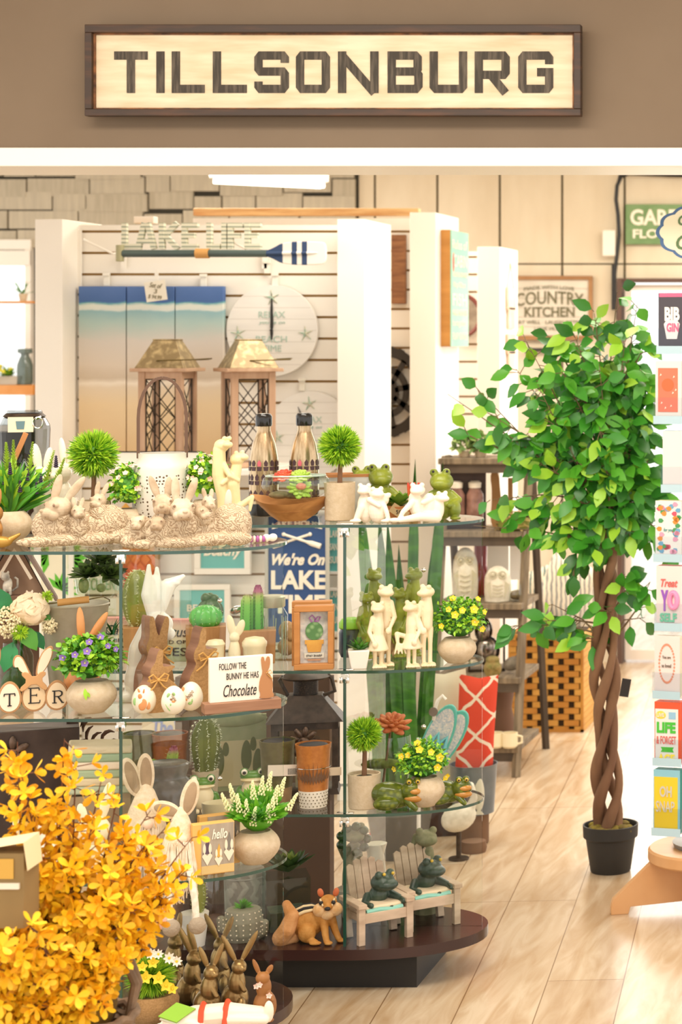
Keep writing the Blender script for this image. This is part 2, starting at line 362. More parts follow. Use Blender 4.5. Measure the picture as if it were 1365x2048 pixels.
# fluorescent batten under the ceiling
Th('fluorescent_lamp', 'white double tube fluorescent batten glowing under the ceiling', 'lamp', 540, 8.9, 2.262, rz=0)
mb = MB(); a = 38; R_ = (0, 0, a)
mb.box(-115, 115, -18, 18, 12, 30, R_, (0, 0, 0)); part('housing', mb, WHITE, bevel=2)
TUBE = mat('lit_tube', 'fff6e0', emit=3.2)
for s in (-9, 9):
    v = rotm(R_); part('tube', MB().tube([v@Vector((-108, s, 6)), v@Vector((108, s, 6))], 5.5, 12), TUBE)
mb = MB(); mb.tube([(-60, -46, 30), (-60, -46, 206)], 1.2, 6).tube([(60, 46, 30), (60, 46, 206)], 1.2, 6); part('hanger', mb, CHROME)

# ---------------------------------------------------------------- painted town sign
Th('town_sign', 'long weathered white wooden sign in a dark frame reading TILLSONBURG', 'sign', 672, 5.57, zat(234, 5.57), rz=0)
k = 0.62
SB = mat('sign_board', 'e3d3b5', 'cdb996', sc=5, st=(1, 1, 7), rough=.7, bump=.15)
part('board', MB().box(-482, 482, -8, -2, 8, 170), SB)
FR = mat('dark_stained_frame', '3a2a1f', '5d3a22', sc=14, st=(.4, 1, 4), rough=.55, lo=.5, hi=.8)
mb = MB(); mb.box(-494, 494, -22, 0, 0, 14).box(-494, 494, -22, 0, 166, 182).box(-494, -480, -22, 0, 14, 166).box(480, 494, -22, 0, 14, 166); o = part('frame', mb, FR, bevel=1.5)
mb = MB(); mb.box(-480, 480, -12, -8, 14, 17).box(-480, 480, -12, -8, 163, 166).box(-480, -476, -12, -8, 17, 163).box(476, 480, -12, -8, 17, 163); part('frame_lip', mb, mat('worn_edge', '9a6237', '4a2f1e', sc=30, rough=.7))
# blocky hand-painted letters as ribbons with chamfered corners
def ribbon(mb, pts, wd, mi=0, th=1.0, y=-8.2):
    n = len(pts); L_, R2 = [], []
    for i in range(n):
        p = Vector(pts[i]); d0 = (p-Vector(pts[i-1])).normalized() if i > 0 else None; d1 = (Vector(pts[i+1])-p).normalized() if i < n-1 else None
        if d0 is None: nn = Vector((-d1.y, d1.x)); s_ = 1
        elif d1 is None: nn = Vector((-d0.y, d0.x)); s_ = 1
        else:
            nn = Vector((-d0.y-d1.y, d0.x+d1.x)); nn.normalize(); s_ = 1/max(.35, nn.dot(Vector((-d0.y, d0.x))))
        L_.append(p+nn*wd/2*s_); R2.append(p-nn*wd/2*s_)
    for i in range(n-1):
        a, b, c, d = L_[i], L_[i+1], R2[i+1], R2[i]
        mb.add([(v.x, y+t, v.y) for t in (0, -th) for v in (a, b, c, d)], [(0, 1, 2, 3), (7, 6, 5, 4), (0, 4, 5, 1), (1, 5, 6, 2), (2, 6, 7, 3), (3, 7, 4, 0)], mi)
G = {'T': [[(0, 1), (1, 1)], [(.5, 1), (.5, 0)]], 'I': [[(.5, 0), (.5, 1)]], 'L': [[(0, 1), (0, 0), (1, 0)]],
     'S': [[(1, .78), (1, .92), (.92, 1), (.08, 1), (0, .92), (0, .6), (.08, .52), (.92, .52), (1, .44), (1, .08), (.92, 0), (.08, 0), (0, .08), (0, .22)]],
     'O': [[(.5, 1), (.08, 1), (0, .92), (0, .08), (.08, 0), (.92, 0), (1, .08), (1, .92), (.92, 1), (.5, 1)]],
     'N': [[(0, 0), (0, 1)], [(0, 1), (1, 0)], [(1, 0), (1, 1)]], 'U': [[(0, 1), (0, .08), (.08, 0), (.92, 0), (1, .08), (1, 1)]],
     'B': [[(.5, .52), (0, .52), (0, 0), (.9, 0), (1, .1), (1, .42), (.9, .52), (.5, .52)], [(0, .52), (0, 1), (.88, 1), (.97, .92), (.97, .6), (.9, .52)]],
     'R': [[(0, 0), (0, 1), (.92, 1), (1, .92), (1, .5), (.92, .42), (.15, .42)], [(.45, .42), (1, 0)]],
     'G': [[(1, .74), (1, .92), (.92, 1), (.08, 1), (0, .92), (0, .08), (.08, 0), (.92, 0), (1, .08), (1, .5), (.55, .5)]]}
XL = [(232, 299), (316, 333), (347, 413), (429, 497), (512, 581), (595, 663), (679, 760), (778, 848), (862, 937), (952, 1022), (1039, 1109)]
mb = MB()
for ch, (a, b) in zip('TILLSONBURG', XL):
    wd = 16.5; a0 = a-672+wd/2; b0 = b-672-wd/2; z0 = 47+wd/2; zz = 130-wd/2
    for st_ in G[ch]:
        pts = [(a0+(b0-a0)*x, z0+(zz-z0)*z_) for x, z_ in st_]
        if ch in 'TIN' : pts = [(x, z_+(wd/2 if z_ > zz-1 and abs(x-pts[(i+1) % len(pts)][0]) < 60 and not (ch == 'T' and len(st_) == 2 and st_[0] == (0, 1)) else 0)-(wd/2 if z_ < z0+1 else 0)) for i, (x, z_) in enumerate(pts)]
        if ch == 'T' and st_[0] == (0, 1): pts = [(a0-wd/2, zz), (b0+wd/2, zz)]
        if ch == 'L': pts = [(pts[0][0], pts[0][1]+wd/2), pts[1], (pts[2][0]+wd/2, pts[2][1])]
        if ch == 'U': pts[0] = (pts[0][0], pts[0][1]+wd/2); pts[-1] = (pts[-1][0], pts[-1][1]+wd/2)
        if ch == 'R': pts = [(x, z_-wd/2 if z_ < z0+1 else z_) for x, z_ in pts]
        ribbon(mb, pts, wd, 0, 1.0+.22*G[ch].index(st_))
part('lettering', mb, mat('worn_black_paint', '3b342b', '75695a', sc=34, st=(3.5, 1, .35), rough=.75, lo=.45, hi=.82), label='worn charcoal block letters')

# ---------------------------------------------------------------- slatwall fixtures
def bay(px0, px1, Yf, Yp, Yb, ztop, colw, label, rail_px=None, slat0=463, left=True, panel_px=None, lx=None):
    Th('slatwall_fixture', label, 'display wall', px0, Yf, 0, 'white slatwall fixtures', rz=0); k = 1/K; X0 = ROOT.location.x
    def xx(px, Y): return (W(px, Y, 0).x-X0)*k
    if left: part('side_panel', MB().box(xx(px0, Yf), xx(px0, Yf)+colw*k, 0, (Yb-Yf)*k, 0, ztop*k), WHITE, bevel=1)
    part('side_panel', MB().box(xx(px1, Yf), xx(px1, Yf)+colw*k, 0, (Yb-Yf)*k, 0, ztop*k), WHITE, bevel=1)
    a = xx(lx, Yp) if lx else xx(px0, Yf)+colw*k; b = xx(px1, Yf)-.3; y = (Yp-Yf)*k
    mb = MB(); mb.box(a, b, y+8, y+16, 0, (ztop-.012)*k, mi=1); z = zat(slat0, Yp); zt = ztop-.012
    while zt > .02:
        zb = z+.0045; mb.box(a, b, y, y+9, max(zb, .01)*k, zt*k, mi=0); zt = z-.0045; z -= .0762
    part('slat_panel', mb, [WHITE, TAN])
bay(70, 675, 7.33, 7.47, 7.67, 2.03, .096, 'white slatwall fixture on the left hung with beach pictures, oar and clocks')
bay(300, 820, 8.07, 8.25, 8.44, 2.1, .1, 'white slatwall fixture in the middle with a green sign on its end panel', left=False)
bay(690, 955, 9.0, 9.17, 9.36, 2.01, .098, 'white slatwall fixture furthest back beside the ladder shelf', left=False, slat0=514)
# notches up the edge of the first side panel
Th('shelf_standard', 'white upright strip with slots beside the beach pictures on the slatwall', 'shelf strip', 160, 7.46, 0, rz=0)
mb = MB(); mb.box(-4, 4, -3, 0, 0, 2.0/K)
for i in range(24):
    z = zat(589+42*i, 7.46)
    if z > .1: mb.box(-3, 5, -3.6, -2.9, z/K-2.5, z/K+2.5, mi=1)
part('strip', mb, [WHITE, BRASS])
Th('timber_rail', 'orange pine rail lying along the top of the middle fixture', 'rail', 612, 8.3, 2.1, rz=0)
part('rail', MB().box(-222, 228, -10, 10, 0, 15), WOODL, bevel=1)
# shake-wall base ledge / white box on top
Th('storage_box', 'white box standing on top of the wall fixture behind the letters', 'box', 292, 7.62, 2.031, rz=0)
part('box', MB().box(-20, 20, -12, 12, 0, 14), WHITE, bevel=1)

# ---------------------------------------------------------------- glass display stands
def dshape(x0, x1, ya, yb, rx, n=22, ov=0):
    ym = (ya+yb)/2; p = [(x0, yb), (x0, ya)]
    for i in range(n+1):
        a = -PI/2+PI*i/n; c_ = math.cos(a); p.append((x1+rx*abs(c_)**.9, ym+(yb-ya)/2*math.sin(a)))
    return p
DECK = mat('dark_laminate', '3d2420', '33201c', sc=4, rough=.22); PLINTH = mat('black_plinth', '1c1815', rough=.5)
ZS = (1.15, .79, .436); ZD0 = .11
def stand(px, Yf, xl, rx, depth, label, fins):
    Th('glass_display_stand', label, 'display stand', px, Yf, 0, 'glass display stands', rz=0); k = 1/K
    X0 = ROOT.location.x; L_ = (xl-X0)*k; D = depth*k; R_ = rx*k
    sh = [(x, y) for x, y in dshape(L_, 0, 0, D, R_)]
    for z in ZS:
        part('glass_shelf', MB().slab(sh, (z-.007)*k, z*k, 0, 1), [GLASS, GEDGE], ang=30)
    dk = [(x, y) for x, y in dshape(L_, 0, -.03*k, D+.03*k, R_+.01*k)]
    part('deck', MB().slab(dk, (ZD0-.026)*k, ZD0*k), DECK, bevel=2, ang=30)
    part('plinth', MB().box(L_+4, .17*k, .03*k, D-.03*k, 0, (ZD0-.026)*k), PLINTH)
    ym = D/2; 
    part('glass_panel', MB().slab([(6, ym), (R_-2, ym), (R_-2, ym+5), (6, ym+5)], ZD0*k, (ZS[0]-.008)*k, 0, 0), [GLASS, GEDGE])
    for fx in fins:
        x = (fx-X0)*k; mb = MB(); mb.slab([(x-2.5, 1), (x+2.5, 1), (x+2.5, D-1), (x-2.5, D-1)], ZD0*k, (ZS[0]-.008)*k, 0, 0); mb.box(x-2.9, x+2.9, -1, 1.2, ZD0*k, (ZS[0]-.008)*k, mi=1)
        part('glass_fin', mb, [GLASS, GEDGE])
        for z in ZS:
            mb = MB(); zz = z*k; mb.box(x-17, x+17, -1, 9, zz+.4, zz+3.4).box(x-8, x+8, -2, 8, zz-17, zz-6).tube([(x-6, -3, zz-12), (x-6, -3, zz-24)], 4, 10).tube([(x+6, -3, zz-12), (x+6, -3, zz-24)], 4, 10)
            part('shelf_clip', mb, CHROME, bevel=.8)
            for yy in (ym-10, ym+12): part('shelf_clip', MB().box(x-14, x+14, yy, yy+9, zz+.4, zz+3.2), CHROME)
    for z in (ZS[0]-.13, ZS[1]-.17):
        part('hinge_stud', MB().ball((R_*.5, ym-4, z*k), (5, 4, 5)), CHROME)
NF = -1.806; FFX = -1.517
stand(242, 4.52, -2.75, .285, .41, 'nearer glass display stand with rounded end holding the rabbit sculptures', (NF,))
stand(690, 5.18, -2.22, .30, .36, 'farther glass display stand with rounded end holding the wooden bowl and frogs', (FFX, -2.21))
# ---------------------------------------------------------------- hung on the first slatwall
YS = 7.46
def hang(name, label, cat, px, py, Y=YS, group=None, rz=0): return Th(name, label, cat, px, Y, zat(py, Y), group, rz)
BEACH = rampmat('beach_print', [(0, 'd9b88a'), (.28, 'e5cba2'), (.40, 'e2cfb4'), (.43, 'efe2cf'), (.46, 'cfbda6'), (.52, 'dccdbb'), (.68, 'd8cfc4'), (.78, 'b5cdc6'), (.85, '94bcc2'), (.86, 'dfe3da'), (.885, 'e3e6da'), (.90, '6fb0b4'), (.91, '4a6ba5'), (1, '5a7ab4')], 0, .6, 2, 4, .075, (1, 1, 2.2))
for i, (a, b, w_) in enumerate(((163, 257, 'leftmost'), (259, 354, 'middle'), (356, 452, 'rightmost'))):
    hang('beach_canvas', f'{w_} of three tall canvas prints of a sandy beach and blue sea', 'picture', (a+b)/2, 908, group='three beach canvases')
    part('canvas', MB().box(-(b-a)/2, (b-a)/2, -14, 0, 0, 335), BEACH, bevel=1)
Th('price_tag', 'tilted white handwritten price card hanging over the beach canvases', 'price tag', 312, 7.40, zat(602, 7.40), rz=0)
part('card', MB().box(-21, 21, -1, 0, 0, 40, (0, -8, 0)), mat('card_stock', 'f6eddb', rough=.7))
INK = mat('faded_ink', '8d8160', rough=.8)
txt('Set of', -12, 13, 26, 36, INK, -1.4, rot=-8, shear=.3); txt('3', -3, 3, 15, 24, INK, -1.4, rot=-8); txt('$ 94.99', -15, 12, 3, 12, INK, -1.4, rot=-8, shear=.2)
part('hook_clip', MB().box(-3, 3, 1, 6, 38, 62), WHITE)
for px, py in ((214, 570), (408, 572), (535, 545), (551, 570), (605, 780)):
    hang('hang_clip', 'small clear plastic clip holding a picture on the slatwall', 'clip', px, py+2, group='clear picture clips on the slatwall')
    part('clip', MB().box(-6, 6, -3, 0, 0, 22).box(-7, 7, -6, 0, 20, 26), mat('clear_plastic', 'efe9da', rough=.2), bevel=.6)
# clocks
STAR = mat('starfish_green', '8fb5a0', 'd6cdb4', sc=60, rough=.8)
PALE = mat('pale_green_print', 'b9cfc0', rough=.8)
def clock(px, py, r, label, hands):
    hang('wall_clock', label, 'clock', px, py+r, group='round starfish clocks')
    mb = MB(); mb.prism([(r*math.cos(2*PI*i/64), r+r*math.sin(2*PI*i/64)) for i in range(64)], -8, 0)
    for i in range(1, 8): z = 2*r*i/8; h = math.sqrt(max(0, r*r-(z-r)**2))-2; mb.box(-h, h, -8.15, -8, z-.4, z+.4, mi=1)
    part('face', mb, [mat('clock_white', 'ece7df', 'f4efe6', sc=4, st=(1, 1, 6), rough=.6), mat('clock_plank_line', 'cfc8bb')], bevel=.8)
    for a in (90, 180, 0):
        cx, cz = .74*r*math.cos(math.radians(a)), r+.74*r*math.sin(math.radians(a)); 
        if a == 90: cz = r*1.72
        else: cz = r*.93
        mb = MB()
        for j in range(5): t = math.radians(90+72*j+8); mb.tube([(cx, -9, cz), (cx+.17*r*math.cos(t), -9, cz+.17*r*math.sin(t))], [r*.026, r*.006], 6)
        part('starfish', mb, STAR)
    txt("RELAX", -r*.29, r*.29, r*1.28, r*1.42, PALE, -8.4); txt("you're on", -r*.29, r*.29, r*1.12, r*1.22, PALE, -8.4, shear=.3)
    txt("BEACH", -r*.35, r*.33, r*.74, r*.88, PALE, -8.4); txt("TIME", -r*.21, r*.21, r*.54, r*.68, PALE, -8.4)
    for (l, w_, a) in hands:
        mb = MB(); t = math.radians(a); d = Vector((math.sin(t), 0, math.cos(t))); c = Vector((0, -10, r))
        mb.tube([c-d*l*.25, c-d*l*.1, c, c+d*l*.15, c+d*l*.6, c+d*l], [w_*.4, w_, w_*.5, w_, w_*.9, w_*.2], 6); part('clock_hand', mb, BLACK)
    part('hub', MB().lathe([(3, 0), (3, 3)], 12, rot=(90, 0, 0), c=(0, 0)).__class__().ball((0, -11, r), (3.5, 2, 3.5)), BLACK)
clock(547, 661, 91, 'large round white wall clock with starfish and both hands upright', ((74, 2.8, 0), (44, 3.2, 1)))
clock(622, 869, 86, 'lower round white starfish clock half hidden behind the steel bottles', ((60, 2.6, -22), (40, 3, 172)))
# oar and its hooks
Th('oar', 'decorative boat oar with navy and white striped blade across the slatwall', 'oar', 445, 7.26, zat(507, 7.26), rz=0)
OARM = rampmat('oar_stripes', [(0, '34496a'), (.42, '2f4468'), (.425, 'efe8da'), (.57, 'efe8da'), (.575, '2f4468'), (.66, '2f4468'), (.665, 'efe8da'), (.74, 'efe8da'), (.745, '2f4468'), (.83, '2f4468'), (.835, 'f0eadf'), (1, 'f0eadf')], 0.125, .125+.205, 0, 3, .0)
part('blade', MB().prism(smoothpoly([(85, -5), (100, -9), (125, -23), (200, -23), (208, -18), (210, 0), (208, 20), (198, 24), (125, 24), (100, 9), (85, 5)], 2), -5, 1), OARM, bevel=1.5)
part('blade_ridge', MB().tube([(90, -5, 0), (170, -6, 1), (192, -5, 1)], [4, 3, 1]), OARM)
part('shaft', MB().tube([(-198, -2, 0), (90, -2, 0)], 7.5, 14), mat('oar_shaft', '5a6a62', '3c4a4c', sc=4, st=(.5, 1, 30), rough=.5))
part('grip', MB().tube([(-204, -2, -16), (-204, -2, 17)], [8, 8], 14), mat('oar_grip', 'a8a27c', rough=.6), bevel=1)
part('rope_wrap', MB().tube([(-52, -2, 0), (-26, -2, 0)], 10, 14), mat('twine', 'c28b4a', 'dca866', sc=5, kind='wave', st=(60, 1, 1), rough=.9))
for px in (248, 530):
    hang('slat_hook', 'white metal hook carrying the striped oar on the slatwall', 'hook', px, 545, group='hooks under the oar')
    part('hook', MB().tube([(0, -2, 40), (-6, -40, 36), (-30, -92, 55), (-40, -100, 62)], 2.2, 8).box(-5, 5, -3, 0, 8, 44), CHROME if 0 else WHITE)
# LAKE LIFE letters
Th('letter_sign', 'corrugated metal letters spelling LAKE LIFE standing on the oar', 'sign', 382, 7.27, zat(498, 7.27), rz=0)
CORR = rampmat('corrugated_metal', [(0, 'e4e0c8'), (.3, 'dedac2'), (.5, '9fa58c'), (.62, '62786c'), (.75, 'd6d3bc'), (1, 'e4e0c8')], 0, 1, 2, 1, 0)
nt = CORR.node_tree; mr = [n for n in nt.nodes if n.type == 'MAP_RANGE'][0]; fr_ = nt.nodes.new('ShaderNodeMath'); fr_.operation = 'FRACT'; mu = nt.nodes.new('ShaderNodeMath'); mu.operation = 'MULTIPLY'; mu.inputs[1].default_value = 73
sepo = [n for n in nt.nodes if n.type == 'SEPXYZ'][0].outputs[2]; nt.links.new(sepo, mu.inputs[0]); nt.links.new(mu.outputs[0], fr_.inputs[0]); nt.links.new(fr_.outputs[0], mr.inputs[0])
BD = [5]
def bar(mb, a, b, w_, d=None):
    BD[0] = 5 if BD[0] > 6.4 else BD[0]+.25; d = BD[0]
    a, b = Vector((a[0], 0, a[1])), Vector((b[0], 0, b[1])); dd = (b-a).normalized(); n = Vector((-dd.z, 0, dd.x))*w_/2; mb.prism([((a+n).x, (a+n).z), ((b+n).x, (b+n).z), ((b-n).x, (b-n).z), ((a-n).x, (a-n).z)], -d, d)
H = 52
for ch, x0, x1 in (('L', 0, 36), ('A', 28, 68), ('K', 75, 116), ('E', 120, 152), ('L', 170, 196), ('I', 199, 210), ('F', 212, 242), ('E', 246, 278)):
    a, b = x0-137, x1-137; w_ = 10; mb = MB()
    if ch in 'LEF': bar(mb, (a+5, 0), (a+5, H), w_)
    if ch in 'LE': bar(mb, (a, 5), (b, 5), w_)
    if ch in 'EF': bar(mb, (a, H-5), (b, H-5), w_); bar(mb, (a, H*.52), (b-6, H*.52), w_)
    if ch == 'I': bar(mb, ((a+b)/2, 0), ((a+b)/2, H), w_)
    if ch == 'A': m_ = (a+b)/2; bar(mb, (a+4, 0), (m_-3, H), w_); bar(mb, (b-4, 0), (m_+3, H), w_); bar(mb, (a+10, H*.3), (b-10, H*.3), 9)
    if ch == 'K': bar(mb, (a+5, 0), (a+5, H), w_); bar(mb, (a+8, H*.45), (b-6, H), w_); bar(mb, (a+12, H*.5), (b-4, 0), w_)
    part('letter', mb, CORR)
# wall shelf with the two tall lanterns and the enamel tray
ZL = zat(932, 7.2)
Th('wall_shelf', 'long white wall shelf on the slatwall under the two tall lanterns', 'shelf', 390, 7.2, ZL-.02, rz=0)
part('board', MB().box(-190, 170, -115, 148, 0, 11), WHITE, bevel=1)
for x in (-120, 120): part('bracket', MB().prism([(x-3, 0), (x+3, 0), (x+3, -40), (x-3, -40)], 60, 150), WHITE)
LW = mat('washed_wood', 'c9a688', 'b68f70', sc=7, st=(4, 1, .5), rough=.6, bump=.2); LT = mat('hammered_brass', '94805c', 'cdb687', sc=45, rough=.42, metal=.35, lo=.45, hi=.7)
def lantern(px, label, Yl, rz, w_=1.0):
    Th('candle_lantern', label, 'lantern', px, Yl, ZL, 'two tall candle lanterns', rz=rz); h = 190; a = 37*w_
    part('base', MB().box(-a-7, a+7, -a-7, a+7, 0, 10), LW, bevel=1)
    part('eave', MB().box(-a-19, a+19, -a-19, a+19, h, h+7), LW, bevel=1)
    for sx in (-1, 1):
        for sy in (-1, 1): part('post', MB().box(sx*a-6.5, sx*a+6.5, sy*a-6.5, sy*a+6.5, 10, h), LW, bevel=.8)
    part('rail', MB().box(-a, a, -a-4, -a+4, h-14, h).box(-a, a, a-4, a+4, h-14, h).box(-a-4, -a+4, -a, a, h-14, h).box(a-4, a+4, -a, a, h-14, h), LW)
    for s in (0, 1, 2, 3):
        R = rotm((0, 0, 90*s)); mb = MB(); q2 = a-7
        def l2(p, q_, r=1.1): mb.tube([R@Vector(p), R@Vector(q_)], r, 6)
        for z0 in (12, 96): l2((-q2, -a, z0), (q2, -a, z0+78)); l2((q2, -a, z0), (-q2, -a, z0+78))
        l2((-q2, -a, 62), (0, -a, 96)); l2((q2, -a, 62), (0, -a, 96)); l2((-q2, -a, 128), (0, -a, 96)); l2((q2, -a, 128), (0, -a, 96))
        for x in (-q2, q2): l2((x, -a, 10), (x, -a, h-14), 1.8)
        l2((-q2, -a, h-15), (q2, -a, h-15), 1.8); part('wire_grille', mb, DARK)
    part('roof', MB().frust((a+12, a+12), (a*.62, a*.5), h+7, h+62).box(-a*.64, a*.64, -a*.52, a*.52, h+62, h+65), LT, bevel=1)
    mb = MB(); y = a+4; mb.tube([(-a*.2, -y, h+22), (a+30, -y-20, h+24), (a+50, 0, h+26), (a+30, y, h+24), (a*.4, y, h+22)], 1.4, 6); part('bail_handle', mb, BRASS)
lantern(336, 'tall wooden lantern with bronze roof at left in front of the beach canvases', 7.17, 1)
lantern(497, 'tall wooden lantern with bronze roof in front of the round clock', 7.17, 33, .98)
Th('enamel_tray', 'white rounded enamel tray with black rim leaning behind the punched lantern', 'tray', 325, 7.04, ZL, rz=0)
part('tray', MB().prism(rr(-165, 92, 0, 34, 16), -3, 0), mat('white_enamel', 'f5ecdc', rough=.25), bevel=1)
o = rr(-165, 92, 0, 34, 16); part('rim', MB().tube([(x, -3, z) for x, z in o], 1.6, 6, closed=True), BLACK)

# ---------------------------------------------------------------- signs low on the first slatwall, seen through the glass
def frame_sign(label, x0, x1, y0, y1, inner, fr, bw=10, Y=7.42, rz=0, nm='framed_sign', dep=10):
    hang(nm, label, 'sign', (x0+x1)/2, y1, Y, rz=rz); w_, h = (x1-x0)/2, y1-y0
    part('panel', MB().box(-w_+bw*.6, w_-bw*.6, -dep*.5, -1, bw*.6, h-bw*.6), inner)
    if fr:
        for b in ((-w_, w_, 0, bw), (-w_, w_, h-bw, h), (-w_, -w_+bw, bw, h-bw), (w_-bw, w_, bw, h-bw)): part('frame_side', MB().box(b[0], b[1], -dep, 0, b[2], b[3]), fr, bevel=.8)
    return w_, h
TEAL = mat('teal_print', '5fb4ae', '79c2bd', sc=3, rough=.7); NAVY = mat('navy_print', '2c4a78', '33548a', sc=3, rough=.7); PW = mat('print_white', 'f2ead6', rough=.7)
frame_sign('white framed teal sign with the word beachy above the beach please sign', 392, 504, 1010, 1148, TEAL, WHITE, 12)
txt('Beachy', -38, 40, 30, 60, PW, -6.5, shear=.35, bold=.03)
frame_sign('white framed teal sign reading BEACH please behind the round cactus', 352, 462, 1168, 1300, TEAL, WHITE, 11, rz=3)
txt('BEACH', -30, 33, 78, 92, PW, -6.5, bold=.02); txt('please', -34, 30, 48, 72, PW, -6.5, shear=.3, bold=.03)
frame_sign('tall navy sign with crossed oars reading LAKE TIME', 533, 660, 1020, 1290, NAVY, mat('silver_frame', 'b4b2a6', rough=.5), 6, Y=7.3)
mb = MB()
for s in (-1, 1):
    p0, p1 = Vector((s*-26, -7.5-s*.8, 222)), Vector((s*48, -7.5-s*.8, 198)); mb.tube([p0, p0.lerp(p1, .6), p0.lerp(p1, .75), p1], [2.6, 2.6, 5.5, 5.5], 8); mb.ball(p0, 4, None, 8, 6)
part('crossed_oars', mb, PW)
txt("LAKE HOUSE", -50, 50, 232, 244, PW, -5.6, arc=6, bold=.04); txt("We're On", -50, 56, 160, 184, PW, -5.6, shear=.35, bold=.045); txt('LAKE', -52, 58, 112, 150, PW, -5.6, bold=.035); txt('TIME', -50, 58, 64, 101, PW, -5.6, bold=.035)
part('leaping_fish', MB().ball((15, -6.5, 34), (34, 2.5, 13), (0, -18, 0)).prism([(-12, 24), (-34, 12), (-30, 34)], -8, -5), PW)
for i, (x0, x1, y0, y1, l_) in enumerate(((655, 688, 1030, 1148, 'upper narrow teal sign with white frame beside the lake time sign'), (655, 690, 1175, 1268, 'lower narrow teal sign with white frame beside the lake time sign'))):
    frame_sign(l_, x0-25, x1, y0, y1, TEAL, WHITE, 6, Y=7.36); 
    for j in range(3): txt(('SUN', 'SAND', 'LAKE')[j], 3, 24, 22+j*26, 36+j*26, PW, -6.2, bold=.02)
# mermaid scale picture
hang('scale_picture', 'orange and yellow fish scale picture in a pale wooden frame', 'picture', 284, 1195, 7.4)
part('frame', MB().box(30, 37, -10, 0, 0, 180).box(-37, 37, -10, 0, -6, 0), LW)
mb = MB(); mb.box(-37, 30, -4, 0, 0, 180)
for r in range(11):
    for c_ in range(4):
        x = -30+c_*20+(10 if r % 2 else 0); z = r*17+8
        if x < 26: mb.prism([(x-10, z), (x, z+12), (x+10, z), (x, z-12)], -7.5+.2*(r % 2), -4)
part('scales', mb, rampmat('scale_orange', [(0, 'd9583f'), (.35, 'e0703f'), (.6, 'eb9a3e'), (.85, 'f0b84a'), (1, 'eeb352')], 0, .32, 2, 20, .08), bevel=.8)
hang('beach_arrow_sign', 'cream driftwood sign reading The Beach with a black arrow', 'sign', 362, 1500, 7.35)
part('board', MB().box(-75, 65, -8, 0, 0, 92), mat('sand_board', 'e6d9bb', 'dccfb4', sc=5, rough=.8), bevel=1)
BLU = mat('blue_print', '7f8fc8', rough=.8)
txt('The', -55, -12, 32, 62, BLU, -8.4, bold=.03, rot=-4); txt('Beach', -8, 58, 34, 66, BLU, -8.4, bold=.03, rot=10, arc=-3); part('arrow', MB().prism([(18, 26), (36, 26), (36, 31), (46, 23), (36, 15), (36, 20), (18, 20)], -9, -8), BLACK)
# pallet sign "and be"
def pallet(px, py, Y=7.36):
    Th('pallet_sign', 'white slatted sign with green script reading and be Succulent', 'sign', px, Y, zat(py, Y), rz=0)
    for i, (z0, z1) in enumerate(((86, 126), (42, 80), (0, 36))): part('slat', MB().box(-58, 56, -4, 0, z0, z1), mat('limed_wood', 'e6dcc4', 'd8ccb0', sc=5, rough=.7), bevel=.8)
    for x in (-54, 46): part('batten', MB().box(x, x+9, 0, 6, 0, 130), MATS['limed_wood'])
    gi = mat('green_script', '6f9a50', rough=.8); gk = mat('olive_script', '5a6140', rough=.8)
    txt('and', -30, 10, 96, 116, gk, -4.4, shear=.4); txt('be', 22, 44, 96, 120, gk, -4.4, shear=.4); txt('SUCCULENT', -34, 54, 50, 74, gi, -4.4)
pallet(188, 1230)
hang('monstera_print', 'cream wall print with a bright green split leaf behind the birdhouse', 'picture', 110, 1300, 7.0)
part('paper', MB().box(-48, 60, -4, 0, 0, 215), mat('cream_print', 'e9e3c8', rough=.8))
LFM = mat('print_leaf', '5fb82e', rough=.7); mb = MB()
def mleaf(cx, cz, r, a0, n=7):
    for j in range(n):
        t = math.radians(a0-75+150*j/(n-1)); d = Vector((math.cos(t), 0, math.sin(t))); p = Vector((cx, -5, cz)); nn = Vector((-d.z, 0, d.x))
        vs = [p, p+d*r*.45+nn*r*.17, p+d*r, p+d*r*.45-nn*r*.17]; mb.add([(v.x, -5, v.z) for v in vs]+[(v.x, -4, v.z) for v in vs], [(0, 1, 2, 3), (7, 6, 5, 4), (0, 4, 5, 1), (1, 5, 6, 2), (2, 6, 7, 3), (3, 7, 4, 0)])
mleaf(30, 185, 42, 0); mleaf(-12, 190, 40, 180); mleaf(14, 120, 36, 60); part('printed_leaf', mb, LFM)
# ---------------------------------------------------------------- back fixtures: boards and signs
Th('wood_plank_sign', 'plain brown wooden board hanging on the middle slatwall', 'sign', 800, 8.24, zat(608, 8.24), rz=0)
part('board', MB().box(-14, 14, -10, 0, 0, 138), WOODB, bevel=1)
Th('iron_disc', 'round black cut-out metal wall ornament on the middle slatwall', 'wall ornament', 776, 8.22, zat(872, 8.22), rz=0)
BI = mat('black_iron', '3b3733', rough=.6, metal=.3); r = 90; mb = MB()
for i in range(40):
    a, b = 2*PI*i/40, 2*PI*(i+1)/40
    for ri, ro in ((0, 28), (38, 52), (70, r+(2 if i % 2 else 0))):
        mb.prism([(8-15+r*0+ri*math.cos(a)*.55, 88+ri*math.sin(a)), (8-15+ro*math.cos(a)*.55, 88+ro*math.sin(a)), (8-15+ro*math.cos(b)*.55, 88+ro*math.sin(b)), (8-15+ri*math.cos(b)*.55, 88+ri*math.sin(b))], -3, 0)
for i in range(8): a = 2*PI*i/8+.2; mb.prism([(-7+20*math.cos(a-.25)*.55, 88+20*math.sin(a-.25)), (-7+75*math.cos(a-.09)*.55, 88+75*math.sin(a-.09)), (-7+75*math.cos(a+.09)*.55, 88+75*math.sin(a+.09)), (-7+20*math.cos(a+.25)*.55, 88+20*math.sin(a+.25))], -3, 0)
mb.v = [(x*1.55+10, y, z) for x, y, z in mb.v]
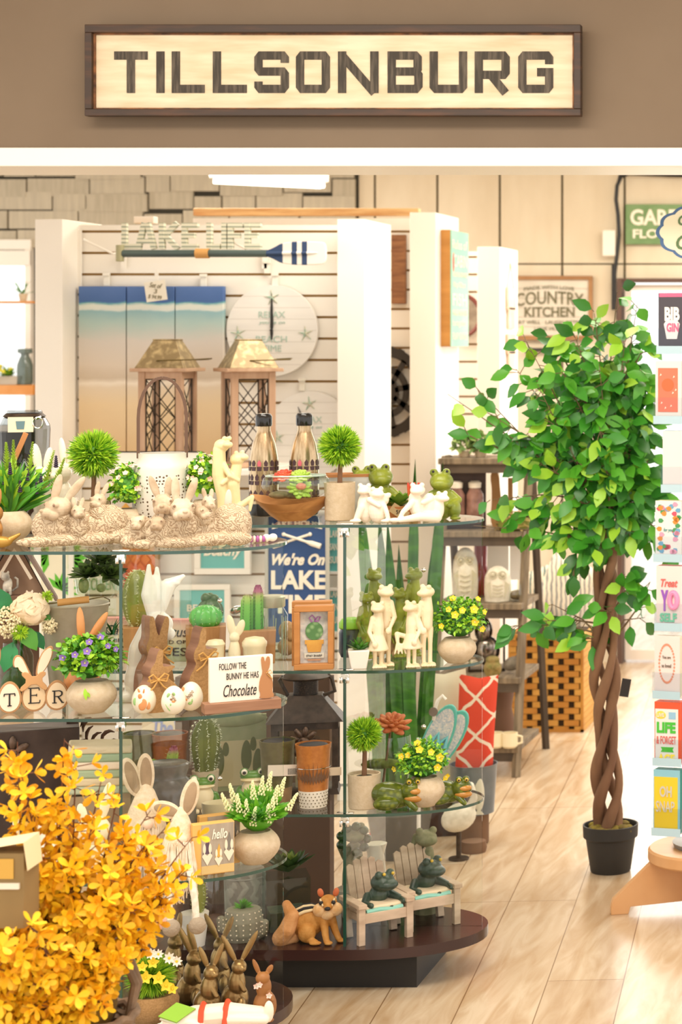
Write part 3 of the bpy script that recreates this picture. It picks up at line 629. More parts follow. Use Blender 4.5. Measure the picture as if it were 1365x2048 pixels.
part('disc', mb, BI)
Th('words_sign', 'tall green canvas sign with wooden edge on the middle fixture end panel', 'sign', 893, 8.2, zat(693, 8.2), rz=0); k = 1/K
ex = (W(820, 8.07, 0).x+.1-ROOT.location.x)*k
part('wood_edge', MB().box(ex, ex+19, -26, 120, 0, 232), mat('oak_edge', 'c4883f', 'b0762f', sc=5, st=(1, 1, 6), rough=.6), bevel=.6)
gt = mat('mint_face', '8cc4ac', 'a3cfbb', sc=4, rough=.7)
part('face', MB().box(ex+19, ex+21, -26, 120, 0, 232), gt)
o = bpy.data.objects
def sidetxt(s, y0, y1, z0, z1, x, m_):
    t = txt(s, 0, y1-y0, z0, z1, m_, 0, th=.3); t.rotation_euler = (0, 0, PI/2); t.location = (x*K, y0*K, 0); return t
for (s_, a, b, z0, z1) in (('Rules of', -18, 105, 196, 214), ('CABIN', -10, 105, 160, 184), ('RELAX & UNWIND', -15, 110, 140, 150), ('Nap Often', -10, 90, 116, 130), ('FISH', -15, 100, 82, 106), ('MAKE MEMORIES', -15, 110, 62, 74), ('be together', -15, 100, 38, 54), ('PLAY GAMES', -15, 110, 14, 28)): sidetxt(s_, a, b, z0, z1, ex+21.3, PW)
mb = MB().ball((ex+21, -8, 168), (1, 8, 20)); part('red_feather', mb, mat('red_print', 'd9695a', rough=.7))
Th('round_plaque', 'round grey plaque with dark red rim on the furthest slatwall', 'plaque', 925, 9.15, zat(675, 9.15), rz=0)
part('disc', MB().prism([(38*math.cos(2*PI*i/40), 44+42*math.sin(2*PI*i/40)) for i in range(40)], -5, 0), mat('grey_plaque', 'a99a86', '7e6f60', sc=25, rough=.7))
part('rim', MB().tube([(37*math.cos(2*PI*i/32), -5, 44+41*math.sin(2*PI*i/32)) for i in range(32)], 4, 8, closed=True), mat('maroon_rim', '7e4037', rough=.5))
# hanging tags on last end panel
Th('hanging_plaques', 'column of four pale wooden plaques on twine on the furthest end panel', 'sign', 1022, 9.15, zat(760, 9.15), rz=0)
ex = (W(955, 9.0, 0).x+.1-ROOT.location.x)/K
for i, (z0, z1) in enumerate(((150, 185), (112, 146), (62, 92), (22, 58))): part('plaque', MB().box(ex, ex+5, -20+(i % 2)*8, 55-(i % 2)*8, z0-10, z1), mat('blush_board', 'd9b698', 'ead2bb', sc=9, rough=.7), bevel=1)
part('twine', MB().tube([(ex+2, -15, 185), (ex+1, 18, 235), (ex+2, 45, 185)], 1, 6), mat('twine_plain', 'd2a467', rough=.9))
# COUNTRY KITCHEN on the board wall
Th('kitchen_sign', 'white plank sign in a wooden frame reading COUNTRY KITCHEN', 'sign', 1105, YB-.01, zat(680, YB-.01), rz=0)
mb = MB()
for i in range(6): mb.box(-80, 74, -5, -1, 8+i*19, 8+i*19+18.3)
part('planks', mb, mat('chalk_white', 'ded5c4', 'cfc5b2', sc=6, rough=.8))
OKF = mat('oak_frame', 'a87c50', '966a40', sc=8, rough=.6)
for b in ((-88, 82, 0, 9), (-88, 82, 120, 128), (-88, -80, 9, 120), (74, 82, 9, 120)): part('frame_side', MB().box(b[0], b[1], -9, 0, b[2], b[3]), OKF, bevel=.6)
kp = mat('olive_print', '6b6548', rough=.8)
txt('MADE WITH LOVE', -55, 45, 98, 105, kp, -5.4, arc=4); txt('COUNTRY', -72, 64, 66, 92, kp, -5.4, arc=6, bold=.01); txt('KITCHEN', -54, 46, 46, 66, kp, -5.4, bold=.02); txt('EAT WELL · LAUGH OFTEN', -72, 62, 32, 39, kp, -5.4); txt('LAKE DISTRICT'[:0]+'LOVE MUCH', -34, 26, 19, 25, kp, -5.4)
# GARDEN sign
Th('garden_sign', 'green wooden sign with white letters reading GARDEN FLOWERS', 'sign', 1335, YB-.01, zat(489, YB-.01), rz=0)
part('board', MB().box(-82, 120, -8, 0, 0, 80), mat('sage_green', '6f8f5e', '7f9c6c', sc=12, rough=.8), bevel=1)
txt('GARDEN', -72, 78, 38, 70, PW, -8.4, bold=.03); txt('FLOWERS', -67, 60, 12, 30, PW, -8.4, bold=.03)
# small dark hook rack half behind the tree
Th('coat_hook_board', 'dark iron hook strip on the board wall above the tree', 'hook strip', 1075, YB-.02, zat(703, YB-.02), rz=0)
part('strip', MB().box(-22, 90, -6, 0, 0, 7).ball((-18, -10, 2), 6).ball((60, -10, 2), 6), BI)

# ---------------------------------------------------------------- window shelves with plants, far left
PINE = MATS['pale_wood']
for (py, l_, th) in ((602, 'upper orange wooden shelf across the bright window', 4), (770, 'lower thick orange wooden shelf across the bright window', 20)):
    Th('window_shelf', l_, 'shelf', -30, 10.0, zat(py+th, 10.0), rz=0); part('board', MB().box(-120, 96, 0, 60, 0, th), mat('orange_pine', 'd99a5b', 'c9853f', sc=7, rough=.5), bevel=1)
    for x in (-110, 90): part('upright', MB().box(x-3, x+3, 50, 60, -(1770-1100 if py > 700 else 0)*0-(160 if py < 700 else 560)*1.0, 0), PINE)
ZW = zat(770, 10.0)
def blades(mb, n, L, W_, spread, c=(0, 0, 0), bend=.2, mats=2):
    for i in range(n):
        a = U(0, 2*PI); t = U(.1, spread); d = (math.sin(t)*math.cos(a), math.sin(t)*math.sin(a), math.cos(t)); mb.blade((c[0]+U(-3, 3), c[1]+U(-3, 3), c[2]), d, L*U(.6, 1.1), W_, rnd.randrange(mats), bend)
Th('window_planter', 'row of yellow flowering plants in grey pots on the lower window shelf', 'potted plant', 18, 10.03, ZW, rz=0)
part('trough', MB().frust((20, 9), (24, 10), 0, 18), mat('grey_pot', 'b9ad9c', rough=.7), bevel=1)
mb = MB(); blades(mb, 70, 34, 4, 1.2, (0, 0, 17), .3); part('foliage', mb, [GR[1], GR[2]])
mb = MB()
for i in range(12): mb.ball((U(-22, 10), U(-8, 4), U(24, 42)), (4, 4, 3), None, 7, 5)
part('flowers', mb, mat('yellow_bloom', 'e7d84c', rough=.6))
Th('glass_bottle', 'dark ribbed glass bottle on the lower window shelf', 'bottle', 50, 10.03, ZW, rz=0)
part('bottle', MB().lathe([(12, 0), (15, 4), (15, 40), (11, 52), (8, 58), (8, 62), (14, 64), (14, 72), (7, 73)], 20), mat('smoke_glass', '4d5d52', rough=.15, alpha=.75), ang=60)
for px, y0, l_ in ((8, 770, 'trailing green spider plant on the left of the window shelf'), (46, 602, 'wispy green plant on the upper window shelf')):
    Th('spider_plant', l_, 'potted plant', px, 10.03, zat(y0, 10.0), rz=0); mb = MB(); blades(mb, 14, 70, 4, 1.1, (0, 0, 14), .5); part('foliage', mb, [GR[0], GR[1]])
    part('pot', MB().lathe([(6, 0), (9, 15), (8, 15)], 16), STONE)
# dark bushy plants left of window below
Th('fern_bush', 'dark leafy fern at the far left below the window', 'plant', 4, 6.9, zat(1000, 6.9), rz=0)
mb = MB(); blades(mb, 90, 110, 9, 1.0, (0, 0, 10), .35); part('foliage', mb, [GR[0], GR[1], GR[2]])
part('pot', MB().lathe([(18, 0), (25, 26), (22, 26)], 20), STONE)
Th('side_table', 'white painted side table behind the nearer glass stand', 'table', 20, 6.75, 0, rz=0); hz = zat(1000, 6.9)/K
part('top', MB().box(-110, 70, -20, 160, hz-12, hz), WHITE, bevel=1)
for x in (-100, 60):
    for y in (-12, 150): part('leg', MB().box(x-5, x+5, y-5, y+5, 0, hz-12), WHITE)
# ---------------------------------------------------------------- builders for the goods on the shelves
def needles(mb, c, r, n, L, w_, nm, inner=.45, seed=3):
    g = random.Random(seed)
    for i in range(n):
        d = Vector((g.gauss(0, 1), g.gauss(0, 1), g.gauss(0, 1))).normalized(); p = Vector(c)+Vector((d.x*r[0], d.y*r[1], d.z*r[2]))*inner
        j = Vector((g.gauss(0, .25), g.gauss(0, .25), g.gauss(0, .25))); dd = (d+j).normalized(); e = L*g.uniform(.75, 1.08)
        mb.blade(p, dd, e*r[0], w_*g.uniform(.7, 1.3), 0 if nm == 1 else g.choices(range(nm), weights=(1, 2, 3)[:nm])[0], side=dd.cross(Vector((g.gauss(0, 1), g.gauss(0, 1), g.gauss(0, 1)))))
NEED = [mat('needle_dark', '4c8a1c', rough=.5), mat('needle_mid', '86bb24', rough=.5), mat('needle_lime', 'bade3a', rough=.5)]
def topiary(label, px, Y, z, br, bz, pot, seed=3, group='topiary balls in stone pots', n=1500):
    Th('topiary_ball', label, 'potted plant', px, Y, z, group)
    pw, ph = pot; part('pot', MB().lathe([(pw*.9, 0), (pw*.96, 2), (pw, ph), (pw*.9, ph), (pw*.86, ph-5)], 32), STONE, bevel=0, ang=35)
    part('soil', MB().lathe([(pw*.86, ph-7), (pw*.3, ph-4)], 20), SOIL)
    part('stem', MB().tube([(0, 0, ph-6), (1, 0, (ph+bz)/2), (0, 0, bz-br*.5)], [5, 4.4, 4.5], 8), BARK)
    mb = MB(); mb.ball((0, 0, bz), br*.55, None, 14, 10, 0); needles(mb, (0, 0, bz), (br, br, br), n, .6, br*.075, 3, .42, seed); part('foliage', mb, NEED)
def leaves(mb, c, r, n, L, w_, mats, seed=1, lo=-.45, jit=.5, shell=.6, tip=None):
    g = random.Random(seed)
    while n > 0:
        d = Vector((g.gauss(0, 1), g.gauss(0, 1), g.gauss(0, 1))).normalized()
        if d.z < lo: continue
        n -= 1; s = g.uniform(shell, 1)
        p = Vector(c)+Vector((d.x*r[0], d.y*r[1], d.z*r[2]))*s*(.93 if g.random() < .8 else 1.06); dd = (d+Vector((g.gauss(0, jit), g.gauss(0, jit), g.gauss(0, jit)+.2))).normalized()
        mb.leaf(p, dd, d+Vector((0, 0, .5)), L*g.uniform(.7, 1.25), w_*g.uniform(.8, 1.2), .3, .25, g.randrange(mats))
def flower(mb, p, d, r, petals=5, mi=0, mc=1, w_=.6):
    d = Vector(d).normalized(); a = d.orthogonal().normalized(); b = d.cross(a); p = Vector(p)
    for i in range(petals):
        t = 2*PI*i/petals; e = (a*math.cos(t)+b*math.sin(t)+d*.25).normalized(); mb.leaf(p, e, d, r, r*w_*1.3, .2, -.1, mi)
    if mc is not None: mb.ball(p+d*r*.1, r*.22, None, 6, 4, mc)
def bowlpot(r, h, open_=.78, m=None, foot=.5):
    p = []
    for i in range(11):
        t = i/10; a = -PI*.34+t*PI*.62; p.append((r*math.cos(a)/1.0, h*t))
    p[0] = (r*foot, 0); p += [(p[-1][0]*.93, h), (p[-1][0]*.9, h-5)]
    return part('pot', MB().lathe(p, 36), m or STONE, ang=50)
# ---- soft animal forms
def bunny_cluster(): pass
CARVE = mat('carved_stone', 'dcc6a8', 'a98c70', sc=30, kind='wave', dist=7, st=(1, 1.2, 1), rough=.75, bump=.9, bsc=34, lo=.12, hi=.0) if 0 else None
def carved():
    m = bpy.data.materials.new('carved_fur_resin'); m.use_nodes = True; nt = m.node_tree; N = nt.nodes; L = nt.links; b = N['Principled BSDF']; b.inputs['Roughness'].default_value = .75
    tc = N.new('ShaderNodeTexCoord'); w_ = N.new('ShaderNodeTexWave'); w_.inputs['Scale'].default_value = 50; w_.inputs['Distortion'].default_value = 26; w_.inputs['Detail'].default_value = 3; w_.inputs['Detail Scale'].default_value = .8; w_.bands_direction = 'DIAGONAL'
    L.new(tc.outputs['Object'], w_.inputs['Vector']); r = N.new('ShaderNodeValToRGB'); r.color_ramp.elements[0].position = .05; r.color_ramp.elements[0].color = lin('a58a6c'); r.color_ramp.elements[1].position = .45; r.color_ramp.elements[1].color = lin('d3bd9e'); L.new(w_.outputs['Fac'], r.inputs[0]); L.new(r.outputs[0], b.inputs['Base Color'])
    bp = N.new('ShaderNodeBump'); bp.inputs['Strength'].default_value = .55; bp.inputs['Distance'].default_value = .003; L.new(w_.outputs['Fac'], bp.inputs['Height']); L.new(bp.outputs[0], b.inputs['Normal'])
    return m
CARVE = carved()
RESIN = mat('smooth_resin', 'd6c2a6', 'b39a7c', sc=26, rough=.7, bump=.3, bsc=90)
def ear(mb, base, tip, w_, th=3.2):    # leaf shaped ear with a hollow side towards the camera
    b, t = Vector(base), Vector(tip); d = t-b; a = math.degrees(math.atan2(d.x, d.z)); mb.ball(b+d*.5, (w_, th, d.length*.56), (0, a, 0), 16, 12)
def rhead(mb, c, s, look=-20, tilt=0):     # rabbit head: skull, muzzle, cheeks, nose
    c = Vector(c); R = Euler((math.radians(tilt), 0, math.radians(look))).to_matrix()
    def P_(x, y, z): return c+R@Vector((x*s, y*s, z*s))
    mb.ball(c, (15*s, 17*s, 14*s), (0, 0, look), 16, 12); mb.ball(P_(0, -13, -6), (9.5*s, 10*s, 8*s), (0, 0, look)); mb.ball(P_(-6, -10, -8), 7*s); mb.ball(P_(6, -10, -8), 7*s); mb.ball(P_(0, -22, -2), (3.4*s, 2.5*s, 2.6*s))
    for x in (-1, 1): mb.ball(P_(x*10.5, -9, 5), 4*s)
    return P_
def sculpt(name, label, px, Y, heads, body, kids=()):
    Th(name, label, 'figurine', px, Y, ZS[0], 'carved rabbit family sculptures')
    mb = MB()
    for b in body: mb.ball(b[0], b[1], b[2] if len(b) > 2 else None, 20, 14)
    blob('body', mb, CARVE, 1.5, 2, disp=1.6, dsc=.012)
    for i, (c, s, look, ears) in enumerate(heads):
        mb = MB(); P_ = rhead(mb, c, s, look)
        for e in ears: ear(mb, c+Vector((e[0]*s, 2, 9*s)) if isinstance(c, Vector) else Vector(c)+Vector((e[0]*s, 2, 9*s)), Vector(c)+Vector((e[1]*s, e[3] if len(e) > 3 else 3, e[2]*s)), 5.6*s, 2.6*s)
        h = blob('head', mb, RESIN, 1.1, 2)
        mb = MB()
        for x in (-1, 1): mb.ball(P_(x*11.4, -11.5, 5), 2.1*s, None, 8, 6)
        mb.tube([P_(-5, -19.5, -10), P_(0, -21.5, -7), P_(5, -19.5, -10)], .9*s, 6); part('face_lines', mb, mat('resin_shadow_wash', '8b705a', rough=.8), parent=h)
sculpt('rabbit_sculpture', 'carved stone rabbit with two babies lying at left on the top glass shelf', 150, 4.66,
       [((-30, -30, 77), 1.55, -62, ((-6, 2, 42), (8, 30, 38, 6))), ((5, -44, 70), .85, 20, ((-6, -10, 34), (6, 12, 32))), ((44, -8, 88), .95, -40, ((-5, 0, 40), (6, 18, 36)))],
       [((0, 0, 36), (70, 34, 34)), ((60, 2, 40), (42, 36, 40)), ((-42, -14, 40), (38, 30, 40)), ((-30, -20, 60), (28, 26, 24)), ((-62, -30, 12), (46, 13, 11), (0, 0, 6)), ((30, -34, 14), (44, 14, 13)), ((82, -22, 16), (24, 16, 14)), ((8, -36, 42), (18, 16, 28)), ((44, -8, 62), (20, 20, 26)), ((-20, -36, 14), (40, 12, 12))])
sculpt('rabbit_sculpture', 'carved stone rabbit pair with many babies at right on the top glass shelf', 372, 4.64,
       [((-8, -48, 78), 1.5, 12, ((-7, -8, 42), (7, 18, 40))), ((-42, -30, 88), 1.35, -5, ((-7, -18, 40), (6, 8, 38))), ((-88, -26, 52), .9, -30, ((-5, -18, 10), (6, 14, 12))), ((-52, -52, 52), .95, -18, ((-7, -24, -6), (6, 8, 24))), ((42, -26, 88), .85, 20, ((-6, -12, 34), (6, 8, 32))), ((30, -34, 70), .9, 50, ((-6, -16, 20), (4, 14, 24)))],
       [((10, 0, 36), (78, 34, 36)), ((86, 0, 42), (40, 36, 42)), ((-20, -22, 46), (48, 30, 36)), ((-84, -10, 32), (30, 24, 32)), ((-52, -40, 34), (24, 18, 30)), ((-10, -46, 12), (60, 14, 11)), ((96, -28, 14), (30, 16, 14)), ((50, -36, 16), (46, 16, 14)), ((-76, -44, 10), (22, 12, 10)), ((30, -22, 60), (24, 20, 22)), ((-100, -18, 14), (22, 16, 14))])
# ------------------------------------------------------------ top shelf, nearer stand
topiary('larger bright green topiary ball behind the left rabbit sculpture', 187, 4.80, ZS[0], 52, 170, (30, 78), 5, n=2000)
Th('leafy_pot', 'potted mixed greenery with dark cones in a beige pot, far left of the top shelf', 'potted plant', 18, 4.74, ZS[0]); bowlpot(44, 62)
part('soil', MB().lathe([(36, 50), (10, 56)], 16), SOIL)
mb = MB(); g = random.Random(4)
for i in range(260):
    a = g.uniform(0, 2*PI); t = g.uniform(.05, 1.15); d = Vector((math.sin(t)*math.cos(a), math.sin(t)*math.sin(a)*.7, math.cos(t))); mb.leaf((d.x*20, d.y*16, 55+g.uniform(0, 30)), d, (0, -1, .6), g.uniform(50, 95), g.uniform(5, 11), .3, .2, g.choice((0, 1, 1, 2)))
for i in range(60): a = g.uniform(-1, 1); b_ = g.uniform(-.6, .6); mb.leaf((a*52, b_*30-10, 95+g.uniform(0, 40)), (a, b_, .8), (0, -1, 0), 15, 13, .2, .2, g.choice((1, 2)))
part('foliage', mb, GR[:3])
mb = MB()
for (x, z, l_, a) in ((-20, 120, 95, -8), (8, 115, 90, 0), (34, 105, 96, 6), (62, 95, 90, 14), (-2, 130, 70, -3), (80, 95, 75, 18)):
    d = Vector((math.sin(math.radians(a)), 0, math.cos(math.radians(a)))); p = Vector((x, 8, z)); 
    for j in range(26):
        q_ = p+d*l_*j/26; L_ = 20*(1-j/30)
        for s in range(4): t = s*PI/2+j*.7; mb.blade(q_, (math.cos(t)*.9+d.x, math.sin(t)*.9, .8), L_, 4.2, 0)
part('feathery_sprigs', mb, mat('sprig_green', 'c6dc5c', 'a9c83e', sc=40, rough=.6), label='pale yellow green feathery sprigs')
mb = MB()
for (x, z) in ((2, 148), (-8, 128), (34, 135), (58, 125), (20, 112), (50, 108), (-25, 135), (86, 160)):
    for j in range(6): mb.ball((x, -28, z+j*4-10), (5-j*.5, 5-j*.5, 2.6), None, 8, 5)
part('cones', mb, mat('dark_cone', '33263a', rough=.6))
for (px, py, Y, rz_, l_) in ((4, 0, 4.6, -10, 'gold resin bird sitting at the left end of the top glass shelf'),):
    Th('gold_bird', l_, 'figurine', px+4, Y, ZS[0]); mb = MB(); mb.ball((-8, 0, 12), (24, 12, 12)); mb.ball((-24, 0, 22), 9); mb.cap((8, 0, 14), (28, 0, 26), 7, 3); blob('bird', mb, mat('old_gold', 'b48a3e', rough=.4, metal=.4), 1.2)
Th('gold_bunny', 'brown gold bunny partly cut off at the left edge of the top shelf', 'figurine', -14, 4.66, ZS[0]); mb = MB(); mb.ball((0, 0, 30), (18, 16, 30)); mb.ball((4, -3, 64), (15, 14, 17)); ear(mb, (-3, 2, 76), (-8, 4, 112), 6); ear(mb, (8, 2, 76), (12, 4, 112), 6); mb.ball((10, -14, 34), (8, 8, 12)); mb.ball((10, -10, 6), (12, 14, 6)); blob('body', mb, mat('rust_gold', 'b98345', '9c6a33', sc=40, rough=.6), 1.3)
# glossy white bunnies
GW = mat('glazed_white', 'f3e7d2', rough=.25)
for (px, Y, sc, l_, rz_) in ((86, 4.84, 1.0, 'tall glossy white bunny, left of the pair behind the stone rabbit', 30), (128, 4.86, 1.05, 'tall glossy white bunny, right of the pair behind the stone rabbit', -25)):
    Th('white_bunny', l_, 'figurine', px, Y, ZS[0], 'glossy white bunnies', rz=rz_); mb = MB()
    for e in (((0, 0, 30), (26, 24, 32)), ((0, 0, 70), (19, 18, 38)), ((-2, -4, 122), (18, 20, 19)), ((-2, -20, 116), (9, 9, 8)), ((-6, -18, 26), (10, 14, 22)), ((10, -16, 26), (10, 14, 22)), ((10, 18, 20), 11)): mb.ball(*e)
    ear(mb, (-7, 4, 132), (-14, 8, 186), 9, 5); ear(mb, (8, 4, 132), (14, 10, 178), 9, 5); mb.v = [(x*sc, y*sc, z*sc) for x, y, z in mb.v]; blob('body', mb, GW, 1.6)
    part('eye', MB().ball((-12*sc, -19*sc, 126*sc), 2.3).ball((9*sc, -20*sc, 126*sc), 2.3), BLACK)
# faceted smoke jar
Th('faceted_jar', 'large smoky glass jar with diamond facets and a paper tag', 'jar', 49, 4.88, ZS[0])
def facet(i, j): return 0
mb = MB(); seg = 24; rows = [(30, 0), (46, 6), (49, 20)]+[(50 if k_ % 2 else 46, 30+k_*17) for k_ in range(9)]+[(48, 215), (47, 222), (40, 236), (33, 240), (33, 250), (30, 252)]
mb.lathe(rows, seg); part('glass', mb, glassmat('smoke_grey_glass', (.6, .62, .63), 1.5, .03), ang=10)
mb = MB()
for j in range(12):
    for s in (-1, 1): mb.tube([(50.5*math.cos(2*PI*(j+s*i/4)/12), 50.5*math.sin(2*PI*(j+s*i/4)/12), 40+i*14) for i in range(9)], 1.5, 5)
part('diamond_ribs', mb, mat('rib_grey', '8f9294', rough=.2))
part('candle', MB().lathe([(38, 8), (38, 130)], 24), mat('pink_wax', 'b9897a', rough=.5))
part('rim', MB().lathe([(34, 236), (40, 240), (34, 246)], 28, cap=False), DARK)
part('tag', MB().box(-30, 16, -52, -50.5, 210, 240), mat('card_cream', 'eed9b4', rough=.7)); part('tag_print', MB().lathe([(6, 0), (8, 16), (7, 17)], 14, c=(-8, -53), sy=.05).__class__().prism([(-14, 216), (-1, 216), (1, 232), (-16, 232)], -53, -52), mat('slate_print', '5d7a80'))
part('key_ring', MB().tube([(24+9*math.cos(a*PI/8), -52, 228+11*math.sin(a*PI/8)) for a in range(16)], 1.4, 6, closed=True).tube([(20, -50, 236), (30, -48, 240)], 3), CHROME)
part('wood_tag', MB().box(-5, 5, -54, -51, 150, 206, (0, 22, 0), (8, 0, 200)), mat('toffee_wood', 'b87a45', rough=.6), bevel=1)
# little blocks behind
Th('rattle_block', 'small wooden block with two metal rings behind the left rabbit sculpture', 'ornament', 205, 4.88, ZS[0]); part('block', MB().box(-12, 22, -8, 8, 28, 40).box(-8, 8, -7, 7, 40, 58), mat('toffee_wood', 'b87a45')); part('ring', MB().tube([(-2+7*math.cos(a*PI/6), -2, 66+7*math.sin(a*PI/6)) for a in range(12)], 1.3, 6, closed=True).tube([(8+7*math.cos(a*PI/6), 0, 66+7*math.sin(a*PI/6)) for a in range(12)], 1.3, 6, closed=True), BRASS)
part('post', MB().box(-10, 20, -7, 7, 0, 28), MATS['toffee_wood'])
PNK = mat('pink_bloom', 'f6cbb4', rough=.6)
for (px, Y, l_, h) in ((258, 4.80, 'round green plant with small pink flowers left of the punched white lantern', 62), (412, 4.84, 'round green plant with small pink flowers right of the punched white lantern', 76)):
    Th('pink_flower_pot', l_, 'potted plant', px, Y, ZS[0], 'pink flowering shrubs by the punched lantern'); bowlpot(34, h)
    mb = MB(); mb.ball((0, 0, h+44), (28, 28, 34), None, 12, 8, 0); leaves(mb, (0, 0, h+42), (38, 36, 48), 520, 11, 8, 3, int(px), lo=-.6); part('foliage', mb, [GR[1], GR[2], GR[2]])
    mb = MB(); g = random.Random(px)
    for i in range(16):
        a = g.uniform(0, 2*PI); t = g.uniform(.1, 1.6); d = Vector((math.sin(t)*math.cos(a), -abs(math.sin(t)*math.sin(a)), math.cos(t))); flower(mb, Vector((0, 0, h+42))+Vector((d.x*40, d.y*38, d.z*49)), d, 6.5, 5, 0, None, .7)
    part('flowers', mb, PNK)
# punched white lantern
Th('punched_lantern', 'white punched metal lantern jar with a tall brown leather handle', 'lantern', 325, 4.84, ZS[0])
pm = bpy.data.materials.new('punched_white'); pm.use_nodes = True; nt = pm.node_tree; N = nt.nodes; L = nt.links; b = N['Principled BSDF']; b.inputs['Roughness'].default_value = .45
tc = N.new('ShaderNodeTexCoord'); vo = N.new('ShaderNodeTexVoronoi'); vo.inputs['Scale'].default_value = 120; vo.inputs['Randomness'].default_value = .55; L.new(tc.outputs['Object'], vo.inputs['Vector']); sp = N.new('ShaderNodeSeparateXYZ'); L.new(tc.outputs['Object'], sp.inputs[0])
lt = N.new('ShaderNodeMath'); lt.operation = 'LESS_THAN'; lt.inputs[1].default_value = .28; L.new(vo.outputs['Distance'], lt.inputs[0]); l2_ = N.new('ShaderNodeMath'); l2_.operation = 'LESS_THAN'; l2_.inputs[1].default_value = .148; L.new(sp.outputs[2], l2_.inputs[0])
mm = N.new('ShaderNodeMath'); mm.operation = 'MULTIPLY'; L.new(lt.outputs[0], mm.inputs[0]); L.new(l2_.outputs[0], mm.inputs[1]); mx = N.new('ShaderNodeMix'); mx.data_type = 'RGBA'; mx.inputs[6].default_value = lin('d9d2c4'); mx.inputs[7].default_value = lin('5b452c'); L.new(mm.outputs[0], mx.inputs[0]); L.new(mx.outputs[2], b.inputs['Base Color'])
part('body', MB().lathe([(52, 0), (56, 6), (57, 138), (54, 148), (46, 156), (46, 170), (43, 170), (43, 150)], 40, cap=False), pm, ang=60)
mb = MB(); 
pts = [(-45, 0, 160)]+[(-45*math.cos(a*PI/14), 0, 240+80*math.sin(a*PI/14)*1.0) for a in range(15)]+[(45, 0, 160)]
for i in range(len(pts)-1):
    a, b_ = Vector(pts[i]), Vector(pts[i+1]); d = (b_-a).normalized(); n_ = Vector((-d.z, 0, d.x)); e = n_*3; v = Vector((0, 8, 0)); mb.add([a-v-e, a+v-e, a+v+e, a-v+e, b_-v-e, b_+v-e, b_+v+e, b_-v+e], [(0, 1, 5, 4), (1, 2, 6, 5), (2, 3, 7, 6), (3, 0, 4, 7), (0, 3, 2, 1), (4, 5, 6, 7)])
part('handle', mb, mat('brown_leather', '5f4433', rough=.6))
# ivory dancing figures
IV = mat('ivory_resin', 'e9d6a4', 'dfc994', sc=20, rough=.45)
Th('dancing_frogs', 'tall ivory pair of entwined frog figures between the shrub and the steel bottle', 'figurine', 462, 4.80, ZS[0]); mb = MB()
def limb(mb, pts, rs):
    for i in range(len(pts)-1): mb.cap(pts[i], pts[i+1], rs[i], rs[i+1])
mb.ball((-17, 0, 188), (15, 14, 13)); mb.ball((-6, -10, 190), (10, 12, 7)); mb.ball((-12, -4, 202), 5); mb.ball((-3, -2, 202), 5); limb(mb, [(-22, 0, 180), (-22, 2, 130), (-14, 2, 80), (-16, 0, 10)], [12, 14, 12, 7]); limb(mb, [(-14, -4, 150), (-2, -14, 128), (14, -10, 118)], [7, 5, 4])
mb.ball((12, 0, 160), (14, 14, 13)); mb.ball((24, -4, 164), (10, 11, 7)); mb.ball((10, -4, 173), 4.5); mb.ball((22, -2, 174), 4.5); limb(mb, [(12, 0, 150), (4, -2, 110), (8, 0, 70), (16, 0, 8)], [10, 13, 11, 6]); limb(mb, [(10, -6, 60), (40, -8, 84), (36, -10, 58)], [8, 5, 3]); mb.ball((18, -6, 4), (16, 8, 4)); mb.ball((-14, -6, 4), (16, 8, 4)); limb(mb, [(4, -8, 130), (-16, -10, 112)], [5, 4])
blob('figures', mb, IV, 1.3)
Th('easter_ornament', 'small turquoise knitted ornament with one pale pink ear behind the right rabbit sculpture', 'ornament', 462, 4.70, ZS[0]); 
part('basket', MB().box(-14, 24, -10, 10, 50, 70, (0, 14, 0)), mat('turquoise_knit', '7fcbc4', '6ab9b4', sc=150, rough=.9), bevel=4); mb = MB(); ear(mb, (-6, 0, 64), (-4, 0, 106), 7); part('ear', mb, mat('pink_felt', 'f3cdbb', rough=.8)); part('foot', MB().box(-8, 14, -7, 7, 0, 52), CREAM)
Th('striped_bow', 'small purple and white striped candy ornament with a white bow at the shelf tip', 'ornament', 528, 4.72, ZS[0]); 
mb = MB()
for i in range(6): mb.ball((-24+i*6, 0, 8), (4, 7, 7), None, 10, 8, i % 2)
part('candy', mb, [mat('orchid', 'b565a8', rough=.6), GW]); mb = MB(); mb.ball((6, 0, 10), (9, 5, 7), (0, 20, 0)); mb.ball((17, 0, 10), (9, 5, 8), (0, -15, 0)); part('bow', mb, GW)
